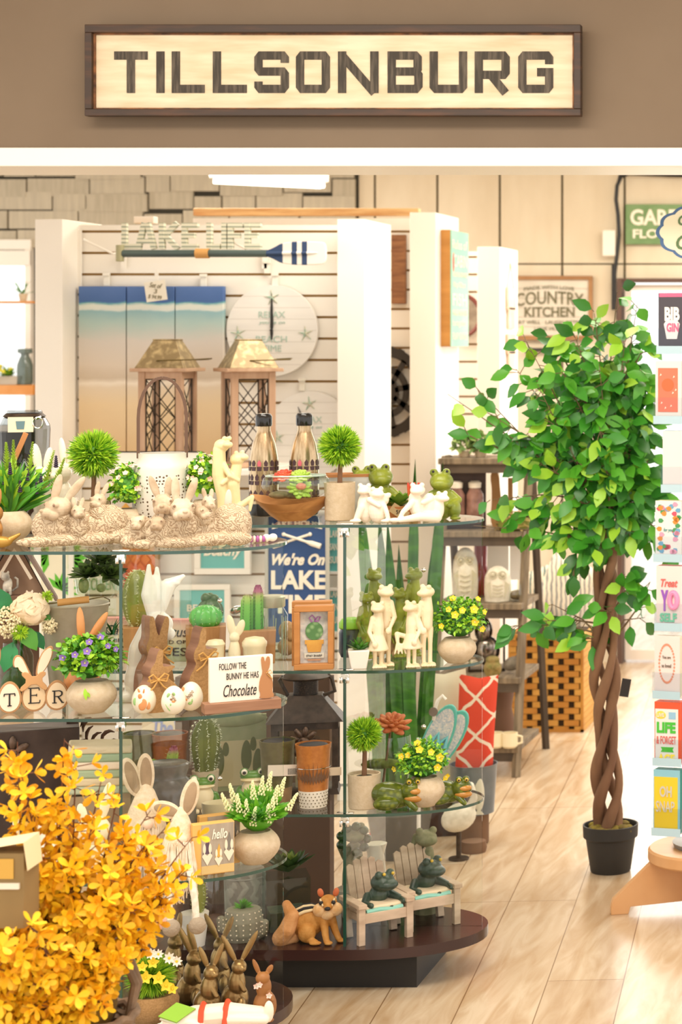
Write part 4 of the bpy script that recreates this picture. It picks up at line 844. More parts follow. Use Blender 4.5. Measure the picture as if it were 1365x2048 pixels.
# ------------------------------------------------------------ top shelf, farther stand
STEEL = mat('brushed_steel', 'cbb391', 'a88f6d', sc=3, st=(60, 60, .5), rough=.25, metal=.9)
CAPM = mat('black_cap', '1d1a18', rough=.15)
def bottle(px, Y, label):
    Th('steel_bottle', label, 'bottle', px, Y, ZS[0], 'steel bottles with cactus prints'); 
    part('body', MB().lathe([(26, 4), (28, 26), (28, 104), (27, 118), (22, 146), (15, 165), (13, 172), (13, 182)], 36), STEEL, ang=60); part('base_band', MB().lathe([(22, 0), (27, 3), (28.6, 9), (28.6, 26)], 36), CAPM)
    part('cap', MB().lathe([(15, 180), (16, 183), (16, 200), (13, 205), (6, 206)], 28), CAPM, ang=50)
    mb = MB(); g = random.Random(px)
    for zz in (40, 72, 100):
        for i in range(14):
            a = 2*PI*i/14+zz; c_, s_ = math.cos(a), math.sin(a); P_ = lambda u, z: (c_*28.6-s_*u, s_*28.6+c_*u, z)
            o_ = [P_(-4, zz-8), P_(4, zz-8), P_(5, zz), P_(-5, zz)]; mb.add(o_, [(0, 1, 2, 3)]); mb.add([P_(-3, zz+1), P_(3, zz+1), P_(4, zz+8), P_(0, zz+14), P_(-4, zz+8)], [(0, 1, 2, 3, 4)], 1 if i % 4 == 3 and zz == 100 else 0)
    part('cactus_print', mb, [mat('print_plum', '4a3034'), mat('print_pink', 'cf6472')])
bottle(528, 5.44, 'left steel bottle with black cap and cactus print on the top shelf'); bottle(609, 5.46, 'right steel bottle with black cap behind the glass bowl')
# root wood bowl
Th('teak_bowl', 'rustic carved teak root bowl holding the glass planter', 'bowl', 584, 5.30, ZS[0])
mb = MB(); seg = 48; pr = []; 
def bw(a, t): return (26+54*t**.8)*(1+.06*math.sin(3*a+1)+.04*math.sin(5*a)), 
vs = []; rows = [(.0, 0), (.3, 12), (.6, 25), (.85, 37), (1, 46), (.93, 44), (.6, 24), (.2, 14)]
for k_, (t, z) in enumerate(rows):
    for j in range(seg):
        a = 2*PI*j/seg; r = (27+57*t)*(1+.05*math.sin(3*a+1)+.03*math.sin(5*a)); zz = z*(1+(.16*math.cos(a*2+.4)+.07*math.sin(a) if t > .3 else 0)); vs.append((r*math.cos(a)*.97, r*math.sin(a)*.52, zz))
fs = [(k_*seg+j, k_*seg+(j+1) % seg, (k_+1)*seg+(j+1) % seg, (k_+1)*seg+j) for k_ in range(len(rows)-1) for j in range(seg)]
fs += [tuple(reversed(range(seg))), tuple((len(rows)-1)*seg+j for j in range(seg))]; mb.add(vs, fs); part('bowl', mb, mat('teak', 'a9713c', 'c88f52', sc=5, st=(2, 2, 5), dist=1.5, rough=.55, bump=.3), ang=30)
Th('glass_planter', 'clear glass bowl planter with a green and a red succulent in the wooden bowl', 'planter', 592, 5.29, ZS[0]+.052)
part('bowl', MB().lathe([(6, 0), (40, 3), (58, 16), (66, 30), (63, 44), (58, 50), (56, 50), (61, 43), (63, 30)], 40, sy=.62, cap=False), JAR, ang=70)
part('rim', MB().tube([(57*math.cos(a*PI/20), .62*57*math.sin(a*PI/20), 50) for a in range(40)], 1.8, 6, closed=True), mat('glass_rim', 'd5e6da', rough=.08, alpha=.65)); part('pebbles', MB().ball((-30, 0, 12), (22, 16, 8)).ball((-6, 4, 9), (20, 18, 6)), mat('moss_pebble', '8b7a5a', '5f5a3a', sc=60, rough=.9))
def rosette(mb, c, r, n=34, tilt=(0, -.5, .8), fat=.32, mi=0, up=.25):
    T = Vector(tilt).normalized(); a = T.orthogonal().normalized(); b_ = T.cross(a); c = Vector(c)
    for i in range(n):
        t = i*2.39996; s = math.sqrt((i+.6)/n); e = (a*math.cos(t)+b_*math.sin(t)); d = (e*s+T*(1.15-s)).normalized(); L_ = r*(.35+.65*s)
        p = c+d*L_*.55; zr = d; q_ = zr.to_track_quat('Z', 'Y').to_euler(); mb.ball(p, (L_*fat, L_*fat*.55, L_*.5), tuple(math.degrees(v) for v in q_), 8, 6, mi)
mb = MB(); rosette(mb, (8, -8, 22), 27, 34, (.1, -.8, .6)); rosette(mb, (8, -2, 44), 25, 34, (-.1, -.45, .9)); part('green_succulent', mb, rampmat('green_rosette', [(0, '8db83f'), (.5, 'b5cf58'), (1, 'a6c84a')], 0, .09, 2, 60, .2, rough=.5))
mb = MB(); rosette(mb, (-24, 8, 46), 23, 34, (-.3, -.4, .9)); part('red_succulent', mb, mat('red_rosette', 'c5412c', 'e06a48', sc=50, rough=.5)); part('pink_core', MB().ball((10, -30, 30), (10, 6, 7)), mat('coral_core', 'd98a6a', 'c86a50', sc=120, rough=.7))
topiary('topiary ball on a stem in a square-shouldered beige pot beside the wooden bowl', 680, 5.32, ZS[0], 45, 148, (30, 76), 8, n=1900)
# galvanised tray
Th('galvanised_tray', 'galvanised metal tray box with an orange wooden handle behind the topiary pot', 'tray', 706, 5.47, ZS[0])
GAL = mat('galvanised', 'a9adac', 'd3d6d4', sc=28, rough=.35, metal=.7, kind='voronoi', lo=.1, hi=.7)
part('box', MB().frust((42, 24), (48, 28), 0, 80), GAL); part('wood_rim', MB().box(-52, 34, -31, -27, 78, 84).box(-52, 34, 27, 31, 78, 84), MATS['toffee_wood']); part('handle', MB().box(30, 50, -20, -10, 40, 84), mat('orange_handle', 'd98a3c', rough=.5), bevel=2)
# white entwined frogs
WF = mat('bisque_white', 'f7e8d4', rough=.5)
def frog_head(mb, c, s, look=0):
    c = Vector(c); R = Euler((0, 0, math.radians(look))).to_matrix(); f = lambda x, y, z: c+R@Vector((x*s, y*s, z*s))
    mb.ball(c, (15*s, 15*s, 11*s), (0, 0, look)); mb.ball(f(0, -9, -2), (13*s, 12*s, 7*s), (0, 0, look))
    for x in (-1, 1): mb.ball(f(x*9, -3, 10), 5.2*s)
    return f
Th('white_frog_figure', 'white frog couple sitting upright hugging, on the farther top shelf', 'figurine', 747, 5.26, ZS[0], 'white frog figures'); mb = MB()
mb.ball((-14, 6, 30), (17, 16, 32)); mb.ball((8, -8, 26), (18, 16, 28)); frog_head(mb, (-16, 4, 64), .95, -20); frog_head(mb, (6, -10, 58), .95, 25); mb.ball((22, -4, 46), (9, 9, 12)); limb(mb, [(18, -14, 40), (26, -22, 20), (30, -24, 4)], [6, 5, 4]); mb.ball((26, -24, 4), (12, 7, 4)); limb(mb, [(-22, -4, 30), (-32, -6, 8)], [9, 6]); mb.ball((-34, -8, 4), (12, 8, 4)); limb(mb, [(-8, -16, 46), (12, -26, 34)], [6, 4.5]); mb.ball((26, -8, 52), (10, 5, 6), (0, -30, 0))
blob('figures', mb, WF, 1.2)
Th('white_frog_figure', 'white frog couple reclining back to back, on the farther top shelf', 'figurine', 842, 5.27, ZS[0], 'white frog figures'); mb = MB()
mb.ball((-8, 0, 32), (15, 15, 30), (0, -14, 0)); frog_head(mb, (-6, -4, 64), 1.0, -10); mb.ball((14, 0, 30), (16, 15, 28), (0, 10, 0)); mb.ball((34, 0, 26), (12, 12, 24)); frog_head(mb, (40, -2, 48), .9, 35); limb(mb, [(-16, -10, 40), (-34, -18, 22), (-42, -20, 6)], [7, 5, 4]); limb(mb, [(30, -10, 10), (0, -20, 12), (-40, -24, 6)], [12, 9, 5]); mb.ball((-50, -22, 6), (12, 7, 5)); limb(mb, [(20, -8, 46), (4, -20, 40)], [6, 5])
blob('figures', mb, WF, 1.2)
# green seated frogs
GF = mat('moss_green_glaze', '8c962e', '5f701c', sc=26, rough=.35, lo=.4, hi=.7)
def seated(px, Y, label, look, fl=1, sc=1.0):
    Th('green_frog', label, 'figurine', px, Y, ZS[0], 'moss green sitting frogs'); mb = MB()
    mb.ball((0, 0, 32), (26, 24, 34)); mb.ball((0, -2, 74), (23, 22, 19)); mb.ball((fl*2, -14, 70), (19, 14, 11))
    for x in (-1, 1): mb.ball((x*12-3, -6, 92), 8); mb.ball((x*24, -8, 20), (13, 20, 20)); limb(mb, [(x*18, -4, 50), (x*32, -8, 38), (x*14, -26, 28)], [8, 7, 5]); mb.ball((x*26, -30, 4), (11, 13, 4))
    mb.v = [(x*sc, y*sc, z*sc) for x, y, z in mb.v]; blob('body', mb, GF, 1.5); mb = MB()
    for x in (-1, 1): mb.ball(((x*13-3)*sc, -12*sc, 94*sc), 3*sc, None, 8, 6)
    part('eye', mb, BLACK)
seated(884, 5.35, 'large moss green sitting frog at the right tip of the top shelf', 0, -1, 1.02); seated(762, 5.45, 'moss green sitting frog behind the white hugging frogs', 0, 1, 1.05); seated(727, 5.50, 'moss green frog mostly hidden behind the topiary ball', 0, 1, .98)
# succulents
Th('paddle_succulent', 'green paddle succulent in a low terracotta pot with a paper label', 'potted plant', 799, 5.42, ZS[0]); part('pot', MB().lathe([(20, 0), (28, 22), (26, 22)], 24), mat('terracotta', 'b0703f', rough=.8)); mb = MB(); g = random.Random(2)
for i in range(16): a = 2*PI*i/16; mb.leaf((0, 0, 18), (math.cos(a), math.sin(a)*.7, g.uniform(.5, 1.3)), (0, 0, 1), g.uniform(34, 50), 20, .25, .1, 0)
part('foliage', mb, rampmat('paddle_green', [(0, '4f7a1c'), (1, '6f9c2a')], 0, .08)); part('label', MB().box(-18, 18, -26, -24.5, 2, 22, (0, 35, 0)), mat('kraft_label', 'a89068', rough=.8)); txt('SC', -6, 6, 8, 16, BLACK, -26.5)
Th('red_tipped_cactus', 'small orange red tipped cactus between the frogs on the top shelf', 'potted plant', 828, 5.44, ZS[0]); mb = MB()
for i in range(9): a = 2*PI*i/9; mb.ball((9*math.cos(a), 9*math.sin(a), 46), (3.6, 3.6, 22), (math.sin(a)*-8, math.cos(a)*8, 0), 8, 8)
part('spikes', mb, rampmat('red_spike', [(0, 'd98a3c'), (.6, 'd9683c'), (1, 'cf3f35')], .02, .09)); part('pot', MB().lathe([(12, 0), (15, 26), (13, 26)], 20), mat('terracotta', 'b0703f'))
# ------------------------------------------------------------ second shelf, nearer stand
z2 = ZS[1]
EGW = mat('egg_wood_face', 'f1dfc4', rough=.7); EGE = mat('egg_wood_edge', 'b98a5c', rough=.7)
Th('easter_egg_sign', 'wooden egg letters spelling EASTER with bunny ears at the left', 'sign', 40, 4.60, z2)
def eggp(cx, rx, h, z0, face, ch, lx, lz, Ys=0):
    part('egg', MB().prism(egg(cx, z0+h/2, rx, h/2), -7+Ys, 3+Ys), EGE, bevel=.8); part('egg_face', MB().prism(egg(cx, z0+h/2, rx-3.5, h/2-4), -8.2+Ys, -6.8+Ys), face)
    if ch: txt(ch, cx-lx, cx+lx, z0+h*.28, z0+h*.28+lz, BLACK, -8.6+Ys, bold=.01)
SERIF = {}
eggp(-19, 22, 63, 0, EGW, None, 0, 0); eggp(26, 24, 64, 0, mat('egg_tan_face', 'e6c9a0', rough=.7), None, 0, 0, 3); eggp(68, 22, 60, 0, mat('egg_tan2', 'efd6b2', rough=.7), None, 0, 0); eggp(-62, 23, 64, 0, EGW, None, 0, 0, 2)
mb = MB()
def ser(mb, segs, x0, x1, z0, z1, y):
    for (ax, az, bx_, bz, w_) in segs:
        a = Vector((x0+(x1-x0)*ax, 0, z0+(z1-z0)*az)); b_ = Vector((x0+(x1-x0)*bx_, 0, z0+(z1-z0)*bz)); d = (b_-a).normalized(); n_ = Vector((-d.z, 0, d.x))*w_/2
        mb.prism([((a+n_).x, (a+n_).z), ((b_+n_).x, (b_+n_).z), ((b_-n_).x, (b_-n_).z), ((a-n_).x, (a-n_).z)], y-.8, y+.3)
ser(mb, [(.5, 0, .5, 1, 3), (0, .97, 1, .97, 2), (.02, .97, .0, .78, 2), (.98, .97, 1, .78, 2), (.3, .02, .7, .02, 2)], -29, -9, 15, 40, -8.6)
ser(mb, [(.2, 0, .2, 1, 3), (0, .98, .9, .98, 2), (0, .02, .95, .02, 2), (.2, .52, .7, .52, 1.8), (.9, .98, .92, .82, 1.8), (.95, .02, .98, .2, 1.8), (.7, .6, .7, .44, 1.8)], 15, 37, 17, 48, -5.6)
ser(mb, [(.2, 0, .2, 1, 3), (0, .98, .65, .98, 2), (.65, .98, .85, .88, 2.4), (.85, .88, .85, .65, 3), (.85, .65, .65, .53, 2.4), (.65, .53, .2, .53, 1.8), (.5, .53, .9, .02, 3), (0, .02, .4, .02, 1.8), (.8, .02, 1.05, .02, 1.8)], 59, 80, 15, 40, -8.6)
part('lettering', mb, BLACK)
for (pts, nm) in (([(24, 66), (14, 90), (4, 112), (-8, 116), (-14, 104), (-12, 90), (-4, 92), (-2, 84), (14, 72)], 'ear'), ([(28, 66), (46, 80), (60, 108), (62, 128), (54, 130), (40, 118), (30, 92)], 'ear'), ([(-70, 62), (-50, 66), (-36, 100), (-34, 128), (-42, 138), (-52, 130), (-64, 96)], 'ear')):
    p = smoothpoly(pts, 2); cx = sum(a for a, b_ in p)/len(p); cz = sum(b_ for a, b_ in p)/len(p); e = part('ear', MB().prism(p, -5, 3), EGE, bevel=.6); part('ear_lining', MB().prism([(cx+(a-cx)*.82, cz+(b_-cz)*.88) for a, b_ in p], -6.2, -5), EGW, parent=e)
part('wooden_bow', MB().prism(smoothpoly([(26, 60), (4, 40), (-2, 48), (14, 62), (0, 78), (12, 82), (26, 68), (40, 82), (50, 76), (38, 64), (52, 48), (46, 40)], 1), -9, -5), mat('bow_wood', 'cf9c68', rough=.7), bevel=.8)
def leafpot(px, Y, z, label, r, ph, c, rad, n, L_, w_, seed, fl=(), flm=None, potm=None, group='round stone pots of artificial plants', nm='flowering_pot', foot=.5):
    Th(nm, label, 'potted plant', px, Y, z, group); bowlpot(r, ph, m=potm, foot=foot)
    mb = MB(); mb.ball(c, tuple(v*.72 for v in rad), None, 12, 9, 3); leaves(mb, c, rad, n, L_, w_, 3, seed); part('foliage', mb, [GR[1], GR[2], mat('leaf_fresh', '7db52a', rough=.45), GR[0]])
    if fl:
        mb = MB()
        for (x, zz, s) in fl:
            dx, dz = (x-c[0])/rad[0], (zz-c[2])/rad[2]; yy = -math.sqrt(max(.05, 1-dx*dx-dz*dz)); flower(mb, (x, c[1]+yy*(rad[1]+3), zz), (dx*.6, yy-.4, dz*.6), s, 5, 0, 1, .75)
        part('flowers', mb, [flm, mat('bloom_eye', 'e6d98a')])
PUR = mat('purple_bloom', '8a6bb8', rough=.6); YEL = mat('yellow_bloom2', 'f2d22c', rough=.55)
leafpot(183, 4.60, z2, 'stone pot of lime foliage with purple flowers beside the egg letters', 48, 64, (-4, 0, 104), (60, 44, 50), 1000, 14, 10, 5, ((-52, 116, 9), (-30, 122, 8), (-8, 128, 9), (-12, 106, 9), (16, 150, 9), (-4, 144, 8), (44, 126, 7), (30, 134, 7)), PUR)
part('trailing_sprig', MB().leaf((-12, -48, 56), (.1, -.3, -1), (0, -1, 0), 24, 8, mi=0).leaf((-8, -48, 48), (.5, -.3, -1), (0, -1, 0), 12, 6), GR[2])
# bucket
Th('galvanised_bucket', 'tall galvanised bucket with a wooden bail handle behind the purple flowers', 'bucket', 150, 4.77, z2)
part('bucket', MB().lathe([(44, 0), (63, 186), (66, 190), (63, 192), (59, 186), (42, 8)], 40, cap=False), mat('zinc', 'a79f8a', 'b8b19d', sc=22, rough=.5, metal=.4)); part('handle', MB().tube([(-32, -50, 200), (26, -50, 204)], 7, 14), mat('bail_wood', 'c79350', rough=.6)); part('bail_wire', MB().tube([(-64, 0, 186), (-55, -40, 197), (-32, -50, 200)], 1.3, 6).tube([(26, -50, 204), (52, -30, 206), (64, 0, 196), (64, 0, 184)], 1.3, 6), BRASS)
# birdhouse with cats
Th('birdhouse', 'brown wooden birdhouse with steep roof and painted cats on its ledge', 'birdhouse', 24, 4.80, z2)
BH = mat('birdhouse_wood', '8a6650', '6d4f3f', sc=10, rough=.7, bump=.3); BR = mat('birdhouse_roof', '6f5f5c', '8b7264', sc=9, st=(5, 1, 1), rough=.7)
part('stand', MB().box(-46, 50, 0, 50, 0, 166), BH); part('front', MB().prism([(-60, 150), (62, 150), (62, 200), (4, 320), (-60, 200)], -10, 44), mat('birdhouse_front', 'a98568', '8f6f58', sc=8, rough=.7))
for s in (-1, 1):
    a, b_ = Vector((4, 0, 326)), Vector((4+s*76, 0, 188)); d = (b_-a).normalized(); n_ = Vector((d.z, 0, -d.x))*(-s)*6; mb = MB(); mb.prism([(a.x, a.z), (b_.x, b_.z), ((b_+n_).x, (b_+n_).z), ((a+n_).x, (a+n_).z+4)], -26, 50); part('roof_board', mb, BR, bevel=1)
    a2 = a+Vector((0, 0, -26)); mb = MB(); mb.prism([(a2.x, a2.z), (a2.x+d.x*70, a2.z+d.z*70), (a2.x+d.x*70-n_.x, a2.z+d.z*70-n_.z), (a2.x-n_.x*.2, a2.z-9)], -30, -20); part('gable_trim', mb, mat('pale_trim', 'd8c4ae'))
part('ledge', MB().box(-60, 66, -40, -8, 196, 206).box(-30, 70, -44, -8, 156, 166), BH, bevel=1)
for (x, z, m1, m2, f) in ((-8, 206, 'grey', '6f6862', 1), (28, 166, 'ginger', 'd9a878', -1)):
    mb = MB(); mb.ball((x, -28, z+20), (9, 9, 16), (0, 10*f, 0)); mb.ball((x-f*4, -32, z+38), 8.5); 
    for e in (-1, 1): mb.ball((x-f*4+e*5, -31, z+46), (2.4, 2, 4)); mb.cap((x+e*5, -34, z+14), (x+e*5, -36, z+3), 3, 3)
    mb.tube([(x+f*8, -24, z+8), (x+f*18, -24, z+16), (x+f*18, -26, z+32), (x+f*12, -26, z+36)], 2.6, 8); blob('cat', mb, mat(m1+'_cat', m2, 'e9dcc8', sc=30, rough=.6), 1.2, label=m1+' and white cat')
# bouquet
Th('peony_bouquet', 'cream peony bouquet with white sprays and green leaves in front of the birdhouse', 'flower arrangement', 32, 4.68, z2)
mb = MB(); g = random.Random(9)
for i in range(80):
    d = Vector((g.gauss(0, 1), -abs(g.gauss(0, 1))*.8+.1, g.gauss(0, 1))).normalized(); e_ = d.to_track_quat('Z', 'Y').to_euler(); mb.ball(Vector((26, -6, 192))+d*g.uniform(20, 30), (g.uniform(14, 20), g.uniform(12, 18), 3.2), tuple(math.degrees(v)+g.uniform(-22, 22) for v in e_), 10, 6)
mb.ball((26, -6, 192), (26, 24, 26)); part('peony', mb, mat('peony_cream', 'f6e3c4', 'efd0a8', sc=18, rough=.6))
mb = MB()
for i in range(520):
    a, b_, c_ = g.gauss(0, 1), g.gauss(0, 1), g.gauss(0, 1); d = Vector((a, b_, c_)).normalized(); cc = (-18, -16, 172) if i % 3 else (62, -8, 158); rr_ = 34 if i % 3 else 16; p = Vector(cc)+d*rr_*g.uniform(.5, 1); mb.ball(p, 2.3, None, 5, 4)
part('white_spray', mb, mat('spray_cream', 'f0e2ba', rough=.7))
mb = MB(); needles(mb, (8, -24, 150), (20, 18, 20), 260, .7, 2, 1, .3, 4); needles(mb, (56, -6, 216), (15, 12, 18), 200, .7, 2, 1, .3, 5); part('green_pompoms', mb, NEED[2])
mb = MB()
for (p, d, l_, w_, m_) in (((-10, -6, 190), (-.6, -.3, 1), 62, 34, 0), ((-20, 0, 180), (-1, -.2, .5), 50, 30, 0), ((10, -16, 160), (.5, -.4, -.8), 56, 34, 1), ((40, 0, 170), (1, -.2, .15), 60, 16, 1), ((-6, -18, 130), (-.3, -.5, -1), 60, 36, 0), ((30, -8, 150), (.6, -.3, -1), 44, 24, 0)): mb.leaf(p, d, (0, -1, .3), l_, w_, .2, .2, m_)
part('leaves', mb, [mat('blue_green_leaf', '2f8a4e', '1f6a3c', sc=12, rough=.5), GR[1]])
part('jar', MB().lathe([(26, 0), (32, 10), (32, 100), (24, 118), (24, 128)], 28, cap=False), glassmat('green_jar', (.8, .9, .84), 1.5)); part('stems', MB().tube([(-10, 0, 4), (0, 0, 150)], 4).tube([(8, 0, 4), (-4, 0, 150)], 3.5).tube([(0, 5, 4), (14, 0, 160)], 3), GR[0])
part('moss_fill', MB().ball((0, 0, 40), (28, 28, 36)), mat('jar_moss', '2f3f22', '55683a', sc=30, rough=.9))
# succulent in glass dish
Th('rose_succulent', 'dark green rosette succulent in a ribbed glass dish hung with price string', 'potted plant', 196, 4.885, z2); part('plinth', MB().frust((34, 26), (34, 26), 0, 186), JAR); part('dish', MB().lathe([(28, 186), (40, 196), (44, 226), (41, 226), (38, 198)], 32, cap=False), JAR)
mb = MB()
for (c_, r, T) in (((-14, -6, 232), 46, (-.4, -.4, .9)), ((20, -14, 232), 40, (.3, -.7, .7)), ((6, 0, 256), 44, (.1, -.3, 1))):
    T = Vector(T).normalized(); a_ = T.orthogonal().normalized(); b_ = T.cross(a_)
    for i in range(30): t = i*2.4; s = math.sqrt((i+1)/30); d = ((a_*math.cos(t)+b_*math.sin(t))*s+T*(1.1-s)).normalized(); mb.leaf(Vector(c_), d, T, r*(.4+.6*s), r*.38, .35, -.15, i % 2)
part('rosettes', mb, [mat('succ_dark', '45592a', rough=.5), mat('succ_mid', '5f7a36', rough=.5)])
mb = MB(); mb.ball((-26, -20, 214), (10, 9, 16)); mb.ball((6, -24, 208), (9, 8, 9)); part('baby_cacti', mb, mat('cactus_pale', 'a9b06a', '7f8c48', sc=60, rough=.7))
Th('paper_grass', 'small tuft of blue green grass with a price string behind the bucket', 'plant', 224, 4.90, z2); mb = MB(); blades(mb, 60, 52, 4, .7, (0, 0, 110), .2); part('grass', mb, [mat('sea_grass', '3f8a5e'), GR[0]]); part('glass', MB().lathe([(14, 0), (15, 112), (13, 112)], 20, cap=False), JAR)
# orange bunny glass
Th('orange_bunny', 'orange glass bunny with long ears behind the purple flowers', 'figurine', 168, 4.675, z2); mb = MB(); mb.ball((-4, 0, 50), (34, 20, 50)); mb.ball((0, -4, 118), (24, 18, 22)); ear(mb, (-4, 0, 130), (-8, 0, 196), 8, 5); ear(mb, (8, 0, 128), (42, 0, 184), 8, 5); blob('body', mb, mat('amber_ceramic', 'd98a4a', 'e5a366', sc=10, rough=.3), 1.5)
# tall white bunny
Th('tall_white_bunny', 'very tall white ceramic bunny with long straight ears behind the wooden bunnies', 'figurine', 300, 4.76, z2); mb = MB()
limb(mb, [(-26, 8, 20), (-14, 4, 100), (6, 0, 150)], [22, 26, 22]); mb.ball((-20, 0, 40), (28, 26, 44)); mb.ball((16, -6, 150), (28, 20, 26)); mb.ball((34, -14, 132), (14, 13, 13)); limb(mb, [(4, 0, 170), (-4, 2, 210), (-2, 4, 268)], [10, 13, 4]); limb(mb, [(10, 0, 170), (14, 2, 210), (13, 4, 262)], [9, 12, 4]); limb(mb, [(20, 0, 172), (34, 4, 226), (62, 4, 244)], [8, 15, 5]); mb.ball((44, 2, 232), (14, 10, 8)); limb(mb, [(10, -10, 120), (16, -16, 60), (10, -16, 10)], [14, 12, 10]); mb.ball((-44, -4, 10), (16, 12, 10)); blob('body', mb, mat('cool_white_glaze', 'f2ece0', rough=.25), 1.7)
# wood and burlap bunnies
BWD = mat('bunny_block_wood', '8d6450', 'a57a62', sc=6, st=(1, 1, 9), rough=.7, bump=.4); BUR = mat('burlap', 'b48c5c', 'a07a4c', sc=260, rough=.95, bump=.3, bsc=300); JUTE = mat('jute', 'c99a55', rough=.9)
def woodbunny(label, px, Y, pts, rz, bow, th=34):
    Th('wooden_bunny', label, 'figurine', px, Y, z2, 'wood block bunnies with burlap fronts', rz=rz); p = smoothpoly(pts, 2); part('block', MB().prism(p, 0, th), BWD, bevel=1); cx = sum(a for a, b_ in p)/len(p)
    part('burlap_front', MB().prism(p, -1.6, 0), BUR)
    bx_, bz = bow; mb = MB()
    for s in (-1, 1): mb.tube([(bx_, -5, bz), (bx_+s*12, -8, bz+12), (bx_+s*20, -8, bz+8), (bx_+s*16, -8, bz-4), (bx_, -5, bz)], 1.9, 7); mb.tube([(bx_, -5, bz), (bx_+s*10, -7, bz-14), (bx_+s*24, -6, bz-24)], 1.7, 7)
    mb.tube([(bx_-20, -3, bz), (bx_+20, -3, bz)], 2.2, 7).ball((bx_, -6, bz), 4); part('jute_bow', mb, JUTE)
sit = [(-34, 0), (34, 0), (44, 14), (44, 44), (30, 70), (12, 86), (14, 96), (30, 108), (30, 114), (8, 112), (2, 118), (6, 150), (0, 160), (-8, 150), (-12, 124), (-22, 112), (-24, 96), (-16, 84), (-34, 60), (-38, 30), (-42, 12)]
tall = [(-28, 0), (30, 0), (34, 40), (26, 80), (14, 96), (20, 110), (18, 130), (24, 168), (16, 178), (6, 150), (2, 134), (-4, 150), (-8, 178), (-18, 176), (-16, 134), (-24, 120), (-22, 104), (-14, 94), (-30, 70), (-34, 30)]
woodbunny('small burlap fronted wooden bunny with jute bow at the front, left side', 322, 4.60, [(x*.95, z*.8) for x, z in sit], 46, (-8, 66), 40)
woodbunny('tall burlap fronted wooden bunny standing behind the small one', 316, 4.70, tall, 44, (6, 104), 40)
woodbunny('burlap fronted wooden bunny beside the chocolate sign', 408, 4.68, [(x*.9, z) for x, z in sit], 44, (6, 96), 40)
# painted eggs
def paintegg(px, Y, label, rz, tilt, marks):
    Th('painted_egg', label, 'egg', px, Y, z2, 'white eggs with painted spring pictures', rz=rz); n = 16
    prof = [(23*math.sin(PI*i/n)*(1+.1*math.cos(PI*i/n)), 29-29*math.cos(PI*i/n)) for i in range(n+1)]; prof[0] = (1, 0.2); prof[-1] = (.5, 58)
    part('egg', MB().lathe(prof, 32), mat('egg_shell', 'f3e6cf', rough=.35), ang=180)
    for (x, z, rx, rz_, a, m_) in marks:
        r_ = math.sqrt(max(1, 23**2*(1-((z-29)/29)**2)-x*x)); part('painting', MB().ball((x, -r_+.6, z), (rx, 1.6, rz_), (0, a, 0), 10, 8), m_)
OR = mat('paint_orange', 'd9925a'); GN = mat('paint_green', '9cc27a'); BRN = mat('paint_brown', '8d6a4e')
paintegg(288, 4.58, 'white egg painted with an orange rabbit, leftmost of three', 10, 0, [(2, 22, 8, 12, 10, OR), (-3, 38, 4, 6, -15, OR), (-6, 48, 2, 6, -25, OR), (3, 47, 1.8, 6, 10, OR), (-13, 28, 4, 8, 0, GN), (11, 20, 5, 9, -10, OR)])
paintegg(347, 4.57, 'white egg painted with green sprigs, middle of three', 10, 0, [(-6, 42, 3, 5, 20, GN), (4, 44, 3, 4, -20, GN), (-7, 18, 2, 9, -30, GN), (4, 30, 4, 2.5, 0, OR), (0, 34, 3, 2, 30, BRN), (-1, 24, 2, 3, 0, GN)])
txt('hope', -4, 13, 34, 42, BRN, -22, shear=.3, rot=-60, bold=0)
paintegg(382, 4.62, 'white egg with the word hope in script, rightmost of three', 10, 0, [(-12, 44, 3, 7, 0, OR), (2, 20, 5, 5, 0, GN), (-4, 26, 2, 3, 0, OR), (6, 24, 2, 4, 0, GN)])
txt('hope', -6, 12, 30, 42, BRN, -23, shear=.3, rot=52)
# chocolate sign
Th('chocolate_sign', 'white block sign on wooden base reading FOLLOW THE BUNNY HE HAS Chocolate', 'sign', 482, 4.62, z2, rz=30)
part('base', MB().box(-72, 76, -14, 22, 0, 20), mat('walnut_base', 'a3785a', '8a5f45', sc=7, st=(1, 1, 8), rough=.6, bump=.3), bevel=1); part('panel', MB().box(-60, 62, -2, 14, 20, 108), mat('sign_white', 'f7ead8', rough=.6), bevel=1)
txt('FOLLOW THE', -42, 10, 84, 97, BLACK, -2.6); txt('BUNNY HE HAS', -28, 34, 64, 77, BLACK, -2.6); txt('Chocolate', -34, 30, 30, 54, BLACK, -2.6, shear=.35)
mb = MB(); p = smoothpoly([(34, 21), (62, 21), (64, 28), (60, 34), (62, 50), (58, 66), (50, 74), (56, 86), (56, 104), (50, 106), (46, 92), (44, 106), (38, 104), (40, 84), (42, 74), (36, 60), (34, 40), (38, 30)], 1); mb.prism(p, -5, -2); part('bunny_cutout', mb, mat('cutout_wood', 'b27c50', rough=.7), bevel=.6); part('bow', MB().tube([(48, -6, 72), (56, -7, 78), (60, -7, 72), (50, -6, 70), (60, -7, 60)], 1, 5), JUTE)
